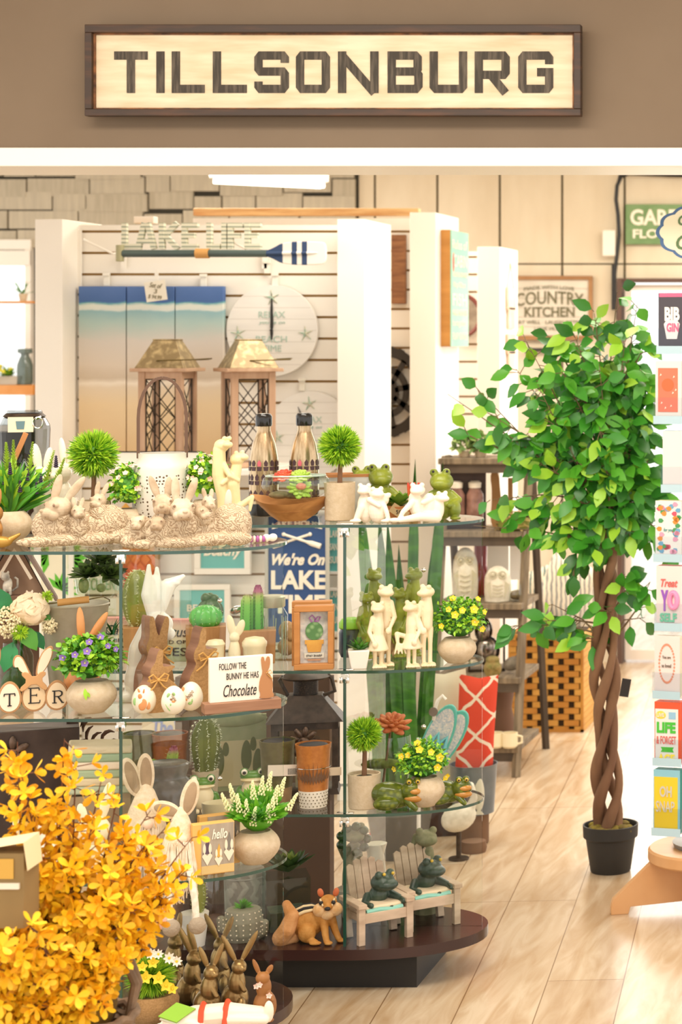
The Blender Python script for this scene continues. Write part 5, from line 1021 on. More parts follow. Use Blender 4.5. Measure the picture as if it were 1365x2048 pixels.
# ------------------------------------------------------------ second shelf, farther stand
def ribcactus(mb, c, rx, ry, h, ribs, mi=0, seg=48, depth=.13, mr=None):
    n = 12; b0 = len(mb.v); vs = []
    for i in range(n+1):
        t = PI*(i+.25)/(n+.5)
        for j in range(seg):
            a = 2*PI*j/seg; f = 1-depth*(.5-.5*math.cos(a*ribs)); vs.append((c[0]+rx*math.sin(t)*f*math.cos(a), c[1]+ry*math.sin(t)*f*math.sin(a), c[2]+h/2-h/2*math.cos(t)))
    fs = [(i*seg+j, i*seg+(j+1) % seg, (i+1)*seg+(j+1) % seg, (i+1)*seg+j) for i in range(n) for j in range(seg)]+[tuple(reversed(range(seg))), tuple(n*seg+j for j in range(seg))]; mb.add(vs, fs, mi)
def spines(mb, c, rx, ry, h, ribs, mi, w_=2.2, n=16):
    for k_ in range(ribs):
        a = 2*PI*k_/ribs
        for i in range(1, n):
            t = PI*i/n
            for q_ in range(3):
                p = Vector((c[0]+rx*math.sin(t)*math.cos(a), c[1]+ry*math.sin(t)*math.sin(a), c[2]+h/2-h/2*math.cos(t))); d = Vector((math.cos(a)+U(-.9, .9), math.sin(a)+U(-.9, .9), U(-.8, .8))); mb.blade(p, d, w_*3, w_*.6, mi, side=d.cross(Vector((U(-1, 1), U(-1, 1), U(-1, 1)))))
BALLC = mat('ball_cactus', '3f9a3e', '62b84a', sc=30, rough=.3); CSP = mat('cactus_spine', 'dfe2b0', rough=.8); OLC = mat('olive_cactus', '8a8a2a', '6b7420', sc=12, rough=.5)
WP = mat('slat_wood_pot', 'b88650', '9c6c3c', sc=6, st=(8, 1, 1), rough=.6)
Th('ball_cactus_pot', 'round bright green ribbed cactus in a wooden pot with a darker cactus behind', 'potted plant', 412, 5.32, z2); part('pot', MB().frust((36, 30), (38, 32), 0, 74), WP, bevel=1); mb = MB(); ribcactus(mb, (0, -8, 66), 32, 28, 50, 14); part('cactus', mb, BALLC); mb = MB(); ribcactus(mb, (8, 22, 70), 26, 22, 56, 10); mb.ball((0, 22, 126), 10); mb.ball((16, 22, 124), 9); mb.ball((8, 26, 128), 8); part('dark_cactus', mb, mat('dark_cactus', '3e5a2c', rough=.4)); mb = MB(); spines(mb, (0, -8, 66), 33, 29, 50, 14, 0, 1, 8); part('spines', mb, CSP)
ROS = rampmat('pink_tip_cactus', [(0, '4fa032'), (.55, '6fb840'), (.75, '9fb45a'), (.85, 'a8647a'), (1, '9c4a6c')], .09, .185, 2, 30, .06)
def finger(mb, c, h, r, lean=0):
    seg = 30; vs = []; n = 12
    for i in range(n+1):
        t = i/n; rr_ = r*(1-.12*t)*(1 if t < .85 else 1-(t-.85)*3.5)
        for j in range(seg): a = 2*PI*j/seg; f = 1-.28*(.5-.5*math.cos(a*6)); vs.append((c[0]+lean*h*t+rr_*f*math.cos(a), c[1]+rr_*f*math.sin(a), c[2]+h*t))
    fs = [(i*seg+j, i*seg+(j+1) % seg, (i+1)*seg+(j+1) % seg, (i+1)*seg+j) for i in range(n) for j in range(seg)]+[tuple(n*seg+j for j in range(seg))]; mb.add(vs, fs)
    for k_ in range(6):
        a = 2*PI*k_/6
        for i in range(12): t = i/12; p = (c[0]+lean*h*t+r*math.cos(a)*(1-.12*t), c[1]+r*math.sin(a)*(1-.12*t), c[2]+h*t); mb.blade(p, (math.cos(a), math.sin(a), .5), 5, 4)
    for k_ in range(8): a = 2*PI*k_/8; mb.blade((c[0]+lean*h+math.cos(a)*r*.3, c[1]+math.sin(a)*r*.3, c[2]+h*.93), (math.cos(a)*.3, math.sin(a)*.3, 1), h*.14, 5)
Th('pink_tipped_cactus', 'two green cactus columns with pink tips in a wooden block pot', 'potted plant', 508, 5.32, z2); part('pot', MB().frust((40, 30), (42, 32), 0, 66), WP, bevel=1); mb = MB(); finger(mb, (-14, 0, 62), 74, 13, .02); finger(mb, (8, 4, 62), 92, 11, -.0); part('cactus', mb, rampmat('pink_tip_tall', [(0, '3f9a2e'), (.6, '74b848'), (.8, '9fb45a'), (.9, 'a8647a'), (1, '9c4a6c')], .075, .19, 2, 30, .06))
Th('mason_jar', 'clear green tinted mason jar with a metal screw lid', 'jar', 545, 5.36, z2); part('jar', MB().lathe([(26, 0), (30, 6), (30, 90), (22, 104), (22, 108)], 32, cap=False), glassmat('mason_glass', (.86, .91, .85), 1.5, .04), ang=60); part('lid', MB().lathe([(24, 106), (25, 108), (25, 126), (22, 129)], 32), mat('zinc_lid', 'b9b59c', rough=.4, metal=.6))
mb = MB()
for i in range(9): a = 2*PI*i/9; mb.tube([(24*math.cos(a), 24*math.sin(a), 8), (26*math.cos(a+.1), 26*math.sin(a+.1), 86)], 1, 5)
part('ribs', mb, mat('jar_rib', '9aa688', rough=.3))
Th('white_canister_pair', 'white ceramic lidded pots with a bunny eared finial behind the chocolate sign', 'ornament', 484, 5.22, z2)
part('canister', MB().lathe([(20, 0), (22, 40), (24, 44), (24, 52), (18, 60), (4, 63)], 30, c=(24, 0)).lathe([(16, 0), (17, 44), (19, 50), (14, 58), (3, 60)], 30, c=(-50, 6)), CREAM, ang=40); mb = MB(); mb.ball((-14, 0, 30), (12, 11, 30)); mb.ball((-14, 0, 62), (10, 10, 10)); ear(mb, (-17, 0, 66), (-24, 0, 106), 8, 4); ear(mb, (-8, 0, 66), (2, 0, 96), 8, 4); blob('bunny_finial', mb, CREAM, 1.2)
Th('tall_cactus', 'tall ribbed olive cactus with pale spines behind the left edge of the glass fin', 'potted plant', 276, 5.34, z2); part('pot', MB().frust((26, 26), (28, 28), 0, 70), WP, bevel=1); mb = MB(); ribcactus(mb, (0, 0, 66), 30, 26, 116, 8, 0); part('cactus', mb, OLC); mb = MB(); spines(mb, (0, 0, 66), 30, 26, 116, 8, 0, 2, 24); part('spines', mb, CSP)
# cactus in a bed of roses signs
for (px, Y, l_, th) in ((236, 5.36, 'left pink and green block sign reading a Cactus in a bed of roses', 0), (330, 5.33, 'right pink and green block sign reading be a Cactus in a bed of roses', 0)):
    Th('cactus_quote_sign', l_, 'sign', px, Y, z2, rz=0); part('block', MB().box(-60 if px < 300 else -50, 60 if px > 300 else 45, 0, 24, 0, 84), rampmat('quote_face', [(0, '9fa884'), (.35, 'c3c49c'), (.6, 'e6d3b0'), (.85, 'e8c3a8'), (1, 'd9978c')], 0, .105, 2, 8, .03), bevel=1)
    x0 = -46; txt('a Cactus', x0, 46, 50, 70, BLACK, -.8, shear=.3); txt('IN A BED OF', x0+4, 42, 36, 43, BLACK, -.8); txt('ROSES', x0, 44, 12, 28, BLACK, -.8)
# framed cactus blocks
AMW = mat('amber_frame', 'c98a4c', 'b87a3e', sc=6, st=(1, 1, 6), rough=.5)
def framed(px, Y, label, rz):
    Th('framed_cactus', label, 'picture', px, Y, z2, 'wood framed cactus pictures', rz=rz)
    for b in ((-38, 38, 0, 12), (-38, 38, 116, 128), (-38, -27, 12, 116), (27, 38, 12, 116)): part('frame_side', MB().box(b[0], b[1], -14, 14, b[2], b[3]), AMW, bevel=1.2)
    part('picture_panel', MB().box(-27, 27, 2, 6, 12, 116), mat('mottled_grey', 'b8b8b4', 'd9d4ca', sc=80, rough=.8)); part('printed_pot', MB().prism([(-12, 34), (12, 34), (15, 50), (18, 50), (18, 58), (-18, 58), (-18, 50), (-15, 50)], -1, 2), mat('ochre_pot', 'd9a44a', 'c98c3c', sc=20, rough=.7))
    part('printed_cactus', MB().prism([(17*math.cos(2*PI*i/24), 76+18*math.sin(2*PI*i/24)) for i in range(24)], -1, 2), mat('print_cactus', '8fb07a', '55804a', sc=70, rough=.7, kind='voronoi', lo=.1, hi=.5)); mb = MB(); mb.tube([(-4, 0, 94), (-10, 0, 102), (-4, 0, 108), (2, 0, 100), (0, 0, 94), (6, 0, 104), (12, 0, 104), (8, 0, 96), (2, 0, 95)], 1.2, 5); part('printed_flower', mb, mat('orchid2', 'b06ab0')); part('caption_strip', MB().box(-19, 19, -1, 2, 22, 32), mat('strip_grey', 'd6d0c0')); txt('STAY SHARP', -15, 15, 25, 29, BLACK, -1.5)
    part('printed_saucer', MB().prism([(-12, 17), (12, 17), (13, 20), (-13, 20)], -1, 2), mat('saucer_brown', 'b98a6a'))
framed(629, 5.21, 'front wooden framed picture of a potted round cactus with pink flower', 12); framed(625, 5.28, 'rear wooden frame mostly hidden behind the framed cactus picture', 12)
Th('stone_figure', 'small tan stone figure beside the framed cactus pictures', 'figurine', 574, 5.45, z2); mb = MB(); mb.ball((0, 0, 16), (18, 16, 18)); mb.ball((0, 0, 48), (16, 14, 20)); mb.ball((8, -8, 36), 9); blob('body', mb, mat('tan_stone', 'c9a274', 'a8835a', sc=40, rough=.8), 1.4)
Th('spoon_rest', 'steel spoon leaning behind the pink tipped cactus', 'spoon', 482, 5.42, z2); mb = MB(); mb.ball((-8, 0, 94), (14, 4, 9), (0, -20, 0)).tube([(0, 0, 88), (30, 0, 2)], 2, 6); part('spoon', mb, CHROME)
# frog couples
def stand_frog(mb, x, y, h, s, look, dress=False, arm=1):
    f = frog_head(mb, (x, y, h-14*s), .98*s, look)
    limb(mb, [(x, y, h-26*s), (x, y, h-50*s), (x, y, h-78*s)], [9*s, 12*s, 11*s])
    if dress: mb.lathe([(9*s, h-62*s), (21*s, h-98*s), (20*s, h-101*s), (6*s, h-98*s)], 20, c=(x, y))
    for e in (-1, 1):
        limb(mb, [(x+e*6*s, y, h-84*s), (x+e*6*s, y-2, h*.28), (x+e*6*s, y, 6)], [6.5*s, 4.4*s, 4*s]); mb.ball((x+e*7*s+3, y-12, 4), (7*s, 15*s, 4))
        for q_ in (-1, 0, 1): mb.ball((x+e*7*s+3+q_*5, y-25, 3.4), (2.6, 5, 2.6))
    limb(mb, [(x+arm*10*s, y-4, h-34*s), (x+arm*17*s, y-8, h-62*s), (x+arm*8*s, y-18*s, h-82*s)], [5.5*s, 4.6*s, 3.6*s]); mb.ball((x+arm*6*s, y-20*s, h-86*s), (6*s, 4*s, 7*s))
CF = mat('cream_resin', 'f0dfbe', 'e5d1a8', sc=14, rough=.5); OG = mat('olive_glaze', '9aa02c', '6c7418', sc=24, rough=.35)
for (px, Y, m_, l_, hs, fl, nm) in ((765, 5.26, CF, 'cream frog couple standing close, left of the two cream couples', (162, 132), 1, 'cream'), (838, 5.26, CF, 'cream frog couple holding hands, right of the two cream couples', (162, 132), -1, 'cream'), (742, 5.42, OG, 'olive green frog couple behind the left cream couple', (176, 132), 1, 'olive'), (814, 5.43, OG, 'olive green frog couple behind the right cream couple', (176, 138), -1, 'olive')):
    Th('frog_couple', l_, 'figurine', px, Y, z2, nm+' standing frog couples'); mb = MB()
    if px in (765, 742): stand_frog(mb, 6, 6, hs[0], 1.05, 25, False, 1); stand_frog(mb, -8, -16, hs[1], .98, -15, True, -1)
    else: stand_frog(mb, 16, 2, hs[0], 1.05, -50, False, -1); stand_frog(mb, -14, -6, hs[1], .95, -40, True, 1); limb(mb, [(-26, 0, 60), (-42, -6, 66), (-40, -12, 44)], [5, 5, 3]); [mb.cap((-42+q_*4, -12, 46), (-46+q_*7, -14, 28), 2.4, 1.8) for q_ in range(4)]
    blob('figures', mb, m_, 1.35, 2)
Th('mini_succulent', 'small spiky succulent in a tapered white cube pot at the fin edge', 'potted plant', 718, 5.22, z2); part('pot', MB().frust((15, 15), (21, 21), 0, 38), mat('pot_white', 'f4e8dc', rough=.4), bevel=2); mb = MB()
for i in range(22): t = i*2.4; s = math.sqrt(i/22); mb.leaf((0, 0, 34), (math.cos(t)*s, math.sin(t)*s, 1.3-s), (0, 0, 1), 30, 10, .5, -.1, i % 3)
part('foliage', mb, [GR[0], GR[1], mat('succ_mid', '5f7a36')])
Th('lidded_mug', 'navy travel jar with a lime green lid behind the small succulent', 'jar', 703, 5.42, z2); part('body', MB().lathe([(20, 0), (24, 10), (24, 48), (20, 56)], 28), mat('navy_glaze', '2c3444', rough=.25)); part('lid', MB().lathe([(22, 56), (24, 58), (24, 68), (18, 76), (8, 78)], 28), mat('lime_lid', '8fc83a', rough=.4)); 
leafpot(915, 5.32, z2, 'stone pot of yellow flowers on the second shelf of the farther stand', 38, 50, (4, 0, 84), (52, 42, 46), 900, 9, 6, 11, ((-8, 128, 8), (10, 108, 8), (-4, 100, 9), (32, 108, 10), (40, 126, 7), (34, 84, 9), (48, 68, 8), (-30, 78, 7), (-16, 110, 7), (52, 100, 7)), YEL)
Th('dog_figure', 'small tan lying dog figurine behind the cream frog couples', 'figurine', 786, 5.44, z2); mb = MB(); mb.ball((0, 0, 20), (26, 16, 18)); mb.ball((14, -6, 44), (14, 14, 14)); mb.ball((20, -16, 40), (8, 9, 7)); mb.ball((2, -4, 46), (4, 6, 10)); limb(mb, [(-14, -10, 14), (-26, -24, 6)], [8, 6]); limb(mb, [(10, -10, 14), (4, -26, 6)], [8, 6]); blob('body', mb, mat('tan_fur', 'c9a478', 'a98458', sc=30, rough=.8), 1.4)
# ------------------------------------------------------------ third shelf, nearer stand
z3 = ZS[2]
def gnome(label, px, Y, lean, ears, h, body=1.0):
    Th('bunny_gnome', label, 'plush gnome', px, Y, z3, 'plush bunny gnomes with long beards'); PL = mat('plush_cream', 'f0dcc0', 'e2cba8', sc=90, rough=.95, bump=.4, bsc=200)
    mb = MB(); mb.lathe([(40, 0), (46, 30), (42, 80), (30, 130), (16, 170), (4, 190)], 24); mb.v = [(x*body+lean*z*.2, y*.75, z*h/190) for x, y, z in mb.v]; blob('body', mb, PL, 2.2, 3)
    for i, (a, b_) in enumerate(ears):
        e = MB(); A, B = Vector(a), Vector(b_); d = B-A; an = math.degrees(math.atan2(d.x, d.z)); e.ball(A+d*.5, (17, 5, d.length*.55), (0, an, 0), 20, 14); o_ = part('ear', e, PL); e = MB(); e.ball(A+d*.5+Vector((1, -4.2, 0)), (11, 3, d.length*.45), (0, an, 0), 16, 12); part('ear_lining', e, mat('taupe_velvet', 'b39878', 'a38a6c', sc=40, rough=.9), parent=o_)
    part('nose', MB().ball((lean*18+6, -34*body, h*.55), (10, 9, 9)), mat('plush_nose', 'f3d2b6', rough=.9))
    mb = MB(); g = random.Random(px)
    for i in range(110):
        x0 = lean*14+g.uniform(-22, 26); y0 = -30-g.uniform(0, 8); L_ = g.uniform(70, 120); mb.tube([(x0, y0, h*.5+g.uniform(-6, 4)), (x0*1.15+g.uniform(-5, 5), y0-8, h*.5-L_*.5), (x0*1.2+g.uniform(-12, 12), y0-6, h*.5-L_)], [1.8, 1.6, .8], 5)
    part('beard', mb, mat('beard_yarn', 'f0e0ca', 'dcc6a6', sc=60, rough=.95))
    for s in (-1, 1):
        mb = MB(); mb.tube([(s*20, -36, 20), (s*22+4, -74, 4), (s*24+8, -84, -40), (s*24+10, -84, -72)], 6.5, 10); part('leg', mb, mat('gingham', 'd8ccb4', 'f0e6d4', sc=90, rough=.9)); part('foot', MB().ball((s*24+12, -88, -84), (17, 14, 17)), mat('grey_fleece' if s < 0 else 'pink_fleece' if px < 320 else 'grey_fleece', 'a3927c' if not (s > 0 and px < 320) else 'f3bfae', rough=.95, bump=.8, bsc=160))
gnome('plush cream bunny gnome with both ears up, left of the two behind the yellow flowers', 288, 4.64, .1, (((-12, 0, 150), (-34, 0, 222)), ((4, 0, 152), (2, 4, 228))), 175, 1.05)
gnome('plush cream bunny gnome with one drooping ear beside the hello blocks', 356, 4.60, .15, (((2, 0, 120), (-48, 0, 140)), ((14, 0, 118), (30, 0, 186))), 135, .8)
Th('grey_lantern_jar', 'glazed grey ceramic lantern jar with cut-out flowers behind the gnomes', 'lantern', 333, 4.76, z3)
part('jar', MB().lathe([(50, 0), (56, 10), (56, 128), (50, 146), (40, 156), (38, 160), (42, 174), (44, 184), (40, 187), (34, 184)], 44), mat('grey_glaze', '77716a', '66615b', sc=30, rough=.22), ang=60)
mb = MB()
for (a0, z0, r) in ((-95, 100, 15), (-62, 70, 16), (-128, 84, 12), (-80, 50, 10), (-40, 108, 12), (-110, 60, 8)):
    for j in range(11):
        t = 2*PI*j/10 if j < 10 else 0; rr_ = r if j < 10 else 0; a = math.radians(a0)+rr_*math.cos(t)/56; z = z0+rr_*math.sin(t); mb.ball((56*math.cos(a), 56*math.sin(a), z), (1.6, 1.6, 3.6) if j < 10 else (3.4, 3.4, 4.4), (0, math.degrees(-t)+90, 0), 6, 4)
part('cutouts', mb, mat('cut_shadow', '3a2d1c')); part('handle_lug', MB().ball((-40, -10, 166), (9, 5, 9)), BLACK)
Th('hello_block', 'front wooden block sign saying hello with three bunny gnomes', 'sign', 430, 4.60, z3, 'hello gnome blocks', rz=32)
HF = mat('hello_edge', 'e8b463', rough=.7); GB = mat('hello_grey', 'b3a491', 'a39481', sc=6, st=(8, 1, 1), rough=.8)
part('block', MB().box(-42, 38, 0, 22, 0, 102), HF, bevel=1); part('printed_face', MB().box(-26, 37, -1, 0, 18, 100), GB); part('yellow_band', MB().box(-26, 37, -1.1, 0, 2, 18), mat('band_ochre', 'd9b878'))
txt('hello', -6, 24, 70, 90, PW, -1.8, shear=.3, bold=.02)
for (x, z, s, m_) in ((-15, 22, 1.1, mat('hat_plum', '5b4656')), (7, 18, .85, mat('hat_mustard', 'd9a848')), (27, 26, 1.1, mat('hat_grey', '7f776c'))):
    part('printed_hat', MB().prism([(x-8*s, z+18*s), (x+8*s, z+18*s), (x+1, z+50*s)], -1.8, -1), m_); mb = MB(); mb.prism([(x-9*s, z+14*s), (x-5*s, z+20*s), (x, z+15*s), (x+5*s, z+20*s), (x+9*s, z+14*s), (x, z-3*s)], -2.4, -1.2)
    for e in (-1, 1): mb.prism(egg(x+e*5*s, z+28*s, 2.6*s, 9*s, 12), -2.3, -1.2)
    part('printed_gnome', mb, EGW)
copy(ROOT, 442, 4.68, z3, 'rear hello block sign half hidden behind the front one', rz=32)
Th('white_dish', 'white ribbed dish edge behind the hello blocks on the third shelf', 'dish', 452, 4.84, z3); part('dish', MB().lathe([(20, 0), (34, 10), (44, 60), (46, 92), (44, 92), (32, 12)], 32, sx=1, sy=.6, cap=False), CREAM)
Th('lavender_pot', 'stone bowl pot of bright greenery with cream flower spikes on the curved shelf end', 'potted plant', 512, 4.70, z3, 'round stone pots of artificial plants'); bowlpot(47, 64)
mb = MB(); g = random.Random(21); mb.ball((4, 0, 100), (36, 30, 38), None, 12, 8, 0)
for i in range(420):
    a = g.uniform(0, 2*PI); t = g.uniform(.1, 1.5); d = Vector((math.sin(t)*math.cos(a), math.sin(t)*math.sin(a), math.cos(t))); mb.leaf(Vector((4, 0, 82))+Vector((d.x*30, d.y*26, d.z*36)), d+Vector((0, 0, .3)), (0, -.6, .6), g.uniform(22, 40), g.uniform(6, 11), .35, .25, g.choice((0, 1, 1)))
part('foliage', mb, [mat('bright_leaf', '4f9a1c', rough=.4), mat('bright_leaf2', '72b52a', rough=.4)])
mb = MB()
for (x, z, a) in ((-40, 150, -14), (-30, 128, -8), (-16, 116, -4), (10, 160, 4), (-4, 152, -4), (44, 156, 16), (34, 140, 10), (30, 118, 4), (22, 104, 2), (60, 126, 28), (-6, 100, 8), (22, 168, 10), (-50, 134, -22)):
    d = Vector((math.sin(math.radians(a)), -.25, math.cos(math.radians(a)))).normalized()
    for j in range(30): t = j*2.4; r = 6*(1-j/36); p = Vector((x, -26, z-20))+d*j*1.35; mb.ball(p+Vector((math.cos(t)*r, math.sin(t)*r, 0)), (2.2, 2.2, 2.8), None, 5, 4)
part('flower_spikes', mb, mat('spike_cream', 'eef0bc', rough=.6))
# ------------------------------------------------------------ third shelf, farther stand
def tumbler(label, px, Y, body, low, r, h, z=z3, wm=None, nm='tall ceramic tumblers'):
    Th('ceramic_tumbler', label, 'cup', px, Y, z, nm); r0 = r*.78
    prof = [(r0*.96, 0), (r0, 3), (r0+(r-r0)*.3, h*.27), (r0+(r-r0)*.31, h*.275), (r*.97, h*.9), (r, h*.93), (r*1.03, h), (r*.96, h), (r*.9, h*.8)]
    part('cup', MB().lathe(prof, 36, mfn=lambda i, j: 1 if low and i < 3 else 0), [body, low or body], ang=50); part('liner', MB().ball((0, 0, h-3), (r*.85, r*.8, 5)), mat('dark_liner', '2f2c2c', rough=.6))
    return r, h, r0
OLV = mat('olive_stoneware', '6b6340', '5c5535', sc=60, rough=.3); ORG = mat('orange_stoneware', 'c07a3a', 'b06a30', sc=90, rough=.35); RUS = mat('rust_stoneware', 'a05a34', '8f4e2c', sc=60, rough=.4)
def band(mb, r, z0, z1, a0, a1):
    for i in range(8): a, b_ = math.radians(a0+(a1-a0)*i/8), math.radians(a0+(a1-a0)*(i+1)/8); mb.add([(r*math.cos(a), r*math.sin(a), z0), (r*math.cos(b_), r*math.sin(b_), z0), (r*math.cos(b_), r*math.sin(b_), z1), (r*math.cos(a), r*math.sin(a), z1)], [(0, 1, 2, 3)])
tumbler('orange ceramic tumbler with a speckled white base and printed agave', 627, 5.27, ORG, mat('spotted_white', 'efe6d6', rough=.35), 34, 126)
mb = MB()
for k_ in range(5):
    for j in range(12): a = -PI+PI*(j+.5*(k_ % 2))/12; z = 5+k_*6.2; mb.ball((28.4*math.cos(a), 28.4*math.sin(a), z), 1.2, None, 5, 4)
part('gold_dots', mb, BRASS); mb = MB()
for j in range(13):
    a = math.radians(-90+(j-6)*11); d = (j-6)/6; mb.add([(33*math.cos(a-.06), 33*math.sin(a-.06), 58), (33*math.cos(a+.06), 33*math.sin(a+.06), 58), (33.4*math.cos(a+d*.45), 33.4*math.sin(a+d*.45), 58+36*(1-abs(d)*.6))], [(0, 1, 2)])
for j in range(9): a = math.radians(-90+(j-4)*10); mb.add([(32.6*math.cos(a-.1), 32.6*math.sin(a-.1), 60), (32.6*math.cos(a), 32.6*math.sin(a), 52-4*(1-abs(j-4)/4)), (32.6*math.cos(a+.1), 32.6*math.sin(a+.1), 60), (32.8*math.cos(a), 32.8*math.sin(a), 74)], [(0, 1, 2, 3)])
part('agave_print', mb, mat('agave_brown', '6b4a30', rough=.6)); part('security_loop', MB().tube([(33.6*math.cos(a*PI/12), 33.6*math.sin(a*PI/12), 80) for a in range(24)], .7, 5, closed=True), CHROME); part('paper_label', MB().box(30, 54, -4, -2, 60, 76), mat('label_cream', 'd8c2a4'))
tumbler('olive ceramic tumbler with a white price label beside the orange one', 555, 5.30, OLV, mat('wood_foot', 'a58660', '8f7250', sc=40), 34, 128); part('price_label', MB().box(-18, 40, -37, -36, 62, 84, (0, 2, 0)), mat('label_white', 'e5d6c4'))
mb = MB()
for i in range(12): mb.box(20+i*1.7, 20.8+i*1.7, -37.6, -37, 64, 76)
part('barcode', mb, BLACK)
tumbler('wide olive stoneware cup behind the glass fin on the farther stand', 278, 5.3, OLV, None, 31, 142); tumbler('rust brown stoneware cup with a price tag behind the cactus', 340, 5.31, RUS, None, 34, 140); part('price_label', MB().box(6, 30, -37, -36, 62, 84, (0, -14, 0)), MATS['label_white']); txt('$28.99', 9, 27, 66, 74, BLACK, -37.6, rot=14)
Th('twin_finger_cactus', 'two green cactus fingers with pink tips in front of the rust cup', 'potted plant', 326, 5.2, z3); mb = MB(); finger(mb, (-16, 0, 40), 68, 12, -.06); finger(mb, (8, 0, 40), 92, 12, .14); part('cactus', mb, rampmat('pink_tip_short', [(0, '3f9a2e'), (.6, '74b848'), (.8, '9fb45a'), (.9, 'a8647a'), (1, '9c4a6c')], .05, .165, 2, 30, .06)); part('pot', MB().frust((28, 20), (32, 22), 0, 42), mat('terracotta', 'b0703f'), bevel=1)
Th('spiny_cactus', 'tall olive cactus with white spined ribs behind the green frog', 'potted plant', 411, 5.33, z3); part('pot', MB().lathe([(22, 0), (26, 62), (23, 62)], 24), STONE); mb = MB(); n = 14; seg = 64; vs = []
for i in range(n+1):
    t = i/n; r = [20, 21, 22.5, 24, 25.5, 26.5, 27.5, 28, 28, 27.5, 26, 23, 18, 11, 2][i]
    for j in range(seg): a = 2*PI*j/seg; f = 1-.2*(.5-.5*math.cos(a*9)); vs.append((r*f*math.cos(a), r*f*math.sin(a), 58+112*t))
mb.add(vs, [(i*seg+j, i*seg+(j+1) % seg, (i+1)*seg+(j+1) % seg, (i+1)*seg+j) for i in range(n) for j in range(seg)]); part('cactus', mb, mat('olive_dark', '6d7424', '4f5a1c', sc=10, rough=.5)); mb = MB()
for k_ in range(9):
    a = 2*PI*k_/9
    for i in range(46):
        t = i/46*n; r = [20, 21, 22.5, 24, 25.5, 26.5, 27.5, 28, 28, 27.5, 26, 23, 18, 11, 2][int(t)]; p = Vector((r*math.cos(a), r*math.sin(a), 58+112*t/n)); d = Vector((math.cos(a)+U(-1, 1), math.sin(a)+U(-1, 1), U(-.8, .8))); mb.blade(p, d, 6, 1.6, side=d.cross(Vector((U(-1, 1), U(-1, 1), 1))))
part('spines', mb, mat('white_spine', 'e8ead0', rough=.8))
FG = mat('frog_green', '5f8a3a', '4d7a30', sc=20, rough=.3); FB = mat('frog_belly', 'efdcb4', rough=.4)
def eggfrog(px, Y, label):
    Th('ceramic_frog', label, 'figurine', px, Y, z3, 'white bellied ceramic frogs'); mb = MB(); mb.ball((0, 6, 26), (24, 20, 26)); mb.ball((24, 8, 18), (10, 16, 18)); mb.ball((-24, 8, 18), (10, 16, 18)); mb.ball((0, 2, 56), (25, 18, 10)); mb.ball((-16, -2, 64), 9); mb.ball((16, -2, 64), 9); blob('body', mb, FG, 1.3); part('belly', MB().ball((0, -4, 28), (22, 20, 26)), FB); part('lip', MB().ball((0, -6, 50), (24, 17, 5)), mat('frog_lip', 'f3e3c0', 'e0c690', sc=30, rough=.3))
    for x in (-1, 1): e = part('eye', MB().ball((x*16, -7, 65), 6.5), GW); part('pupil', MB().ball((x*16, -13, 65), 3.4), BLACK, parent=e)
    for x in (-10, 2, 14): part('toe', MB().ball((x, -24, 4), 5), FB)
eggfrog(405, 5.22, 'white bellied green frog below the spiny cactus'); eggfrog(506, 5.30, 'white bellied green frog between the spiny cactus and the olive tumbler')
Th('cactus_table_runner', 'pale green patterned tea towel draped behind the frogs', 'tea towel', 470, 5.46, z3); part('towel', MB().box(-54, 60, -4, 4, 0, 150).ball((0, 0, 142), (62, 12, 16)), mat('sage_cloth', 'b3b792', 'a3ab86', sc=30, rough=.9)); part('cream_panel', MB().box(-50, 56, -5, -4, 10, 100), mat('cloth_cream', 'd9cca4')); mb = MB()
for (x, z) in ((-30, 62), (22, 70), (44, 52)): mb.prism(egg(x, z, 10, 30), -6, -5); mb.prism(egg(x+13, z+22, 6, 14), -6, -5)
part('cactus_print', mb, mat('print_olive', '6d7448'))
# black metal lantern
Th('black_lantern', 'large black metal lantern with mesh chimney and flower boss behind the tumblers', 'lantern', 612, 5.44, z3, rz=14)
BM = mat('black_metal', '54463c', '41362e', sc=50, rough=.5, metal=.3); part('base', MB().frust((66, 40), (62, 38), 0, 12), BM)  # black metal, its base colour lightened to include the haze of the glass
for sx in (-1, 1):
    for sy in (-1, 1): part('post', MB().box(sx*58-6, sx*58+6, sy*34-4, sy*34+4, 12, 146), BM)
part('top_rail', MB().box(-64, 64, -38, -30, 130, 146).box(-64, 64, 30, 38, 130, 146).box(-64, -54, -30, 30, 130, 146).box(54, 64, -30, 30, 130, 146), BM); part('roof', MB().frust((74, 46), (32, 24), 145, 196), BM); part('chimney', MB().lathe([(24, 195), (24, 230)], 24), mat('mesh_chimney', '5a4636', '2a211b', sc=260, kind='voronoi', rough=.5, metal=.4, lo=.1, hi=.4)); part('cap', MB().lathe([(42, 227), (48, 231), (38, 238), (12, 243)], 30), BM)
mb = MB(); mb.tube([(-34, 0, 192), (-50, -2, 226), (-42, -4, 234)], 4).tube([(34, 0, 192), (56, -2, 200), (50, -2, 226), (42, -4, 234)], 4); part('handle', mb, BM); mb = MB()
for j in range(9): t = 2*PI*j/9; mb.ball((-2+20*math.cos(t), -44, 108+20*math.sin(t)), (6, 4, 11), (0, 90-math.degrees(t), 0))
mb.ball((-2, -48, 108), (11, 6, 11)); part('flower_boss', mb, mat('aged_pewter', '7d6656', '5a463a', sc=60, rough=.35, metal=.6)); 
part('glass', MB().box(-54, 54, -30, -29, 12, 130), JAR); part('candle', MB().lathe([(20, 12), (20, 70), (4, 72)], 24), mat('ivory_wax', 'c9b48c', rough=.6))
topiary('small topiary ball in a beige cylinder pot on the third shelf', 729, 5.26, z3, 38, 146, (32, 68), 12, n=1700)
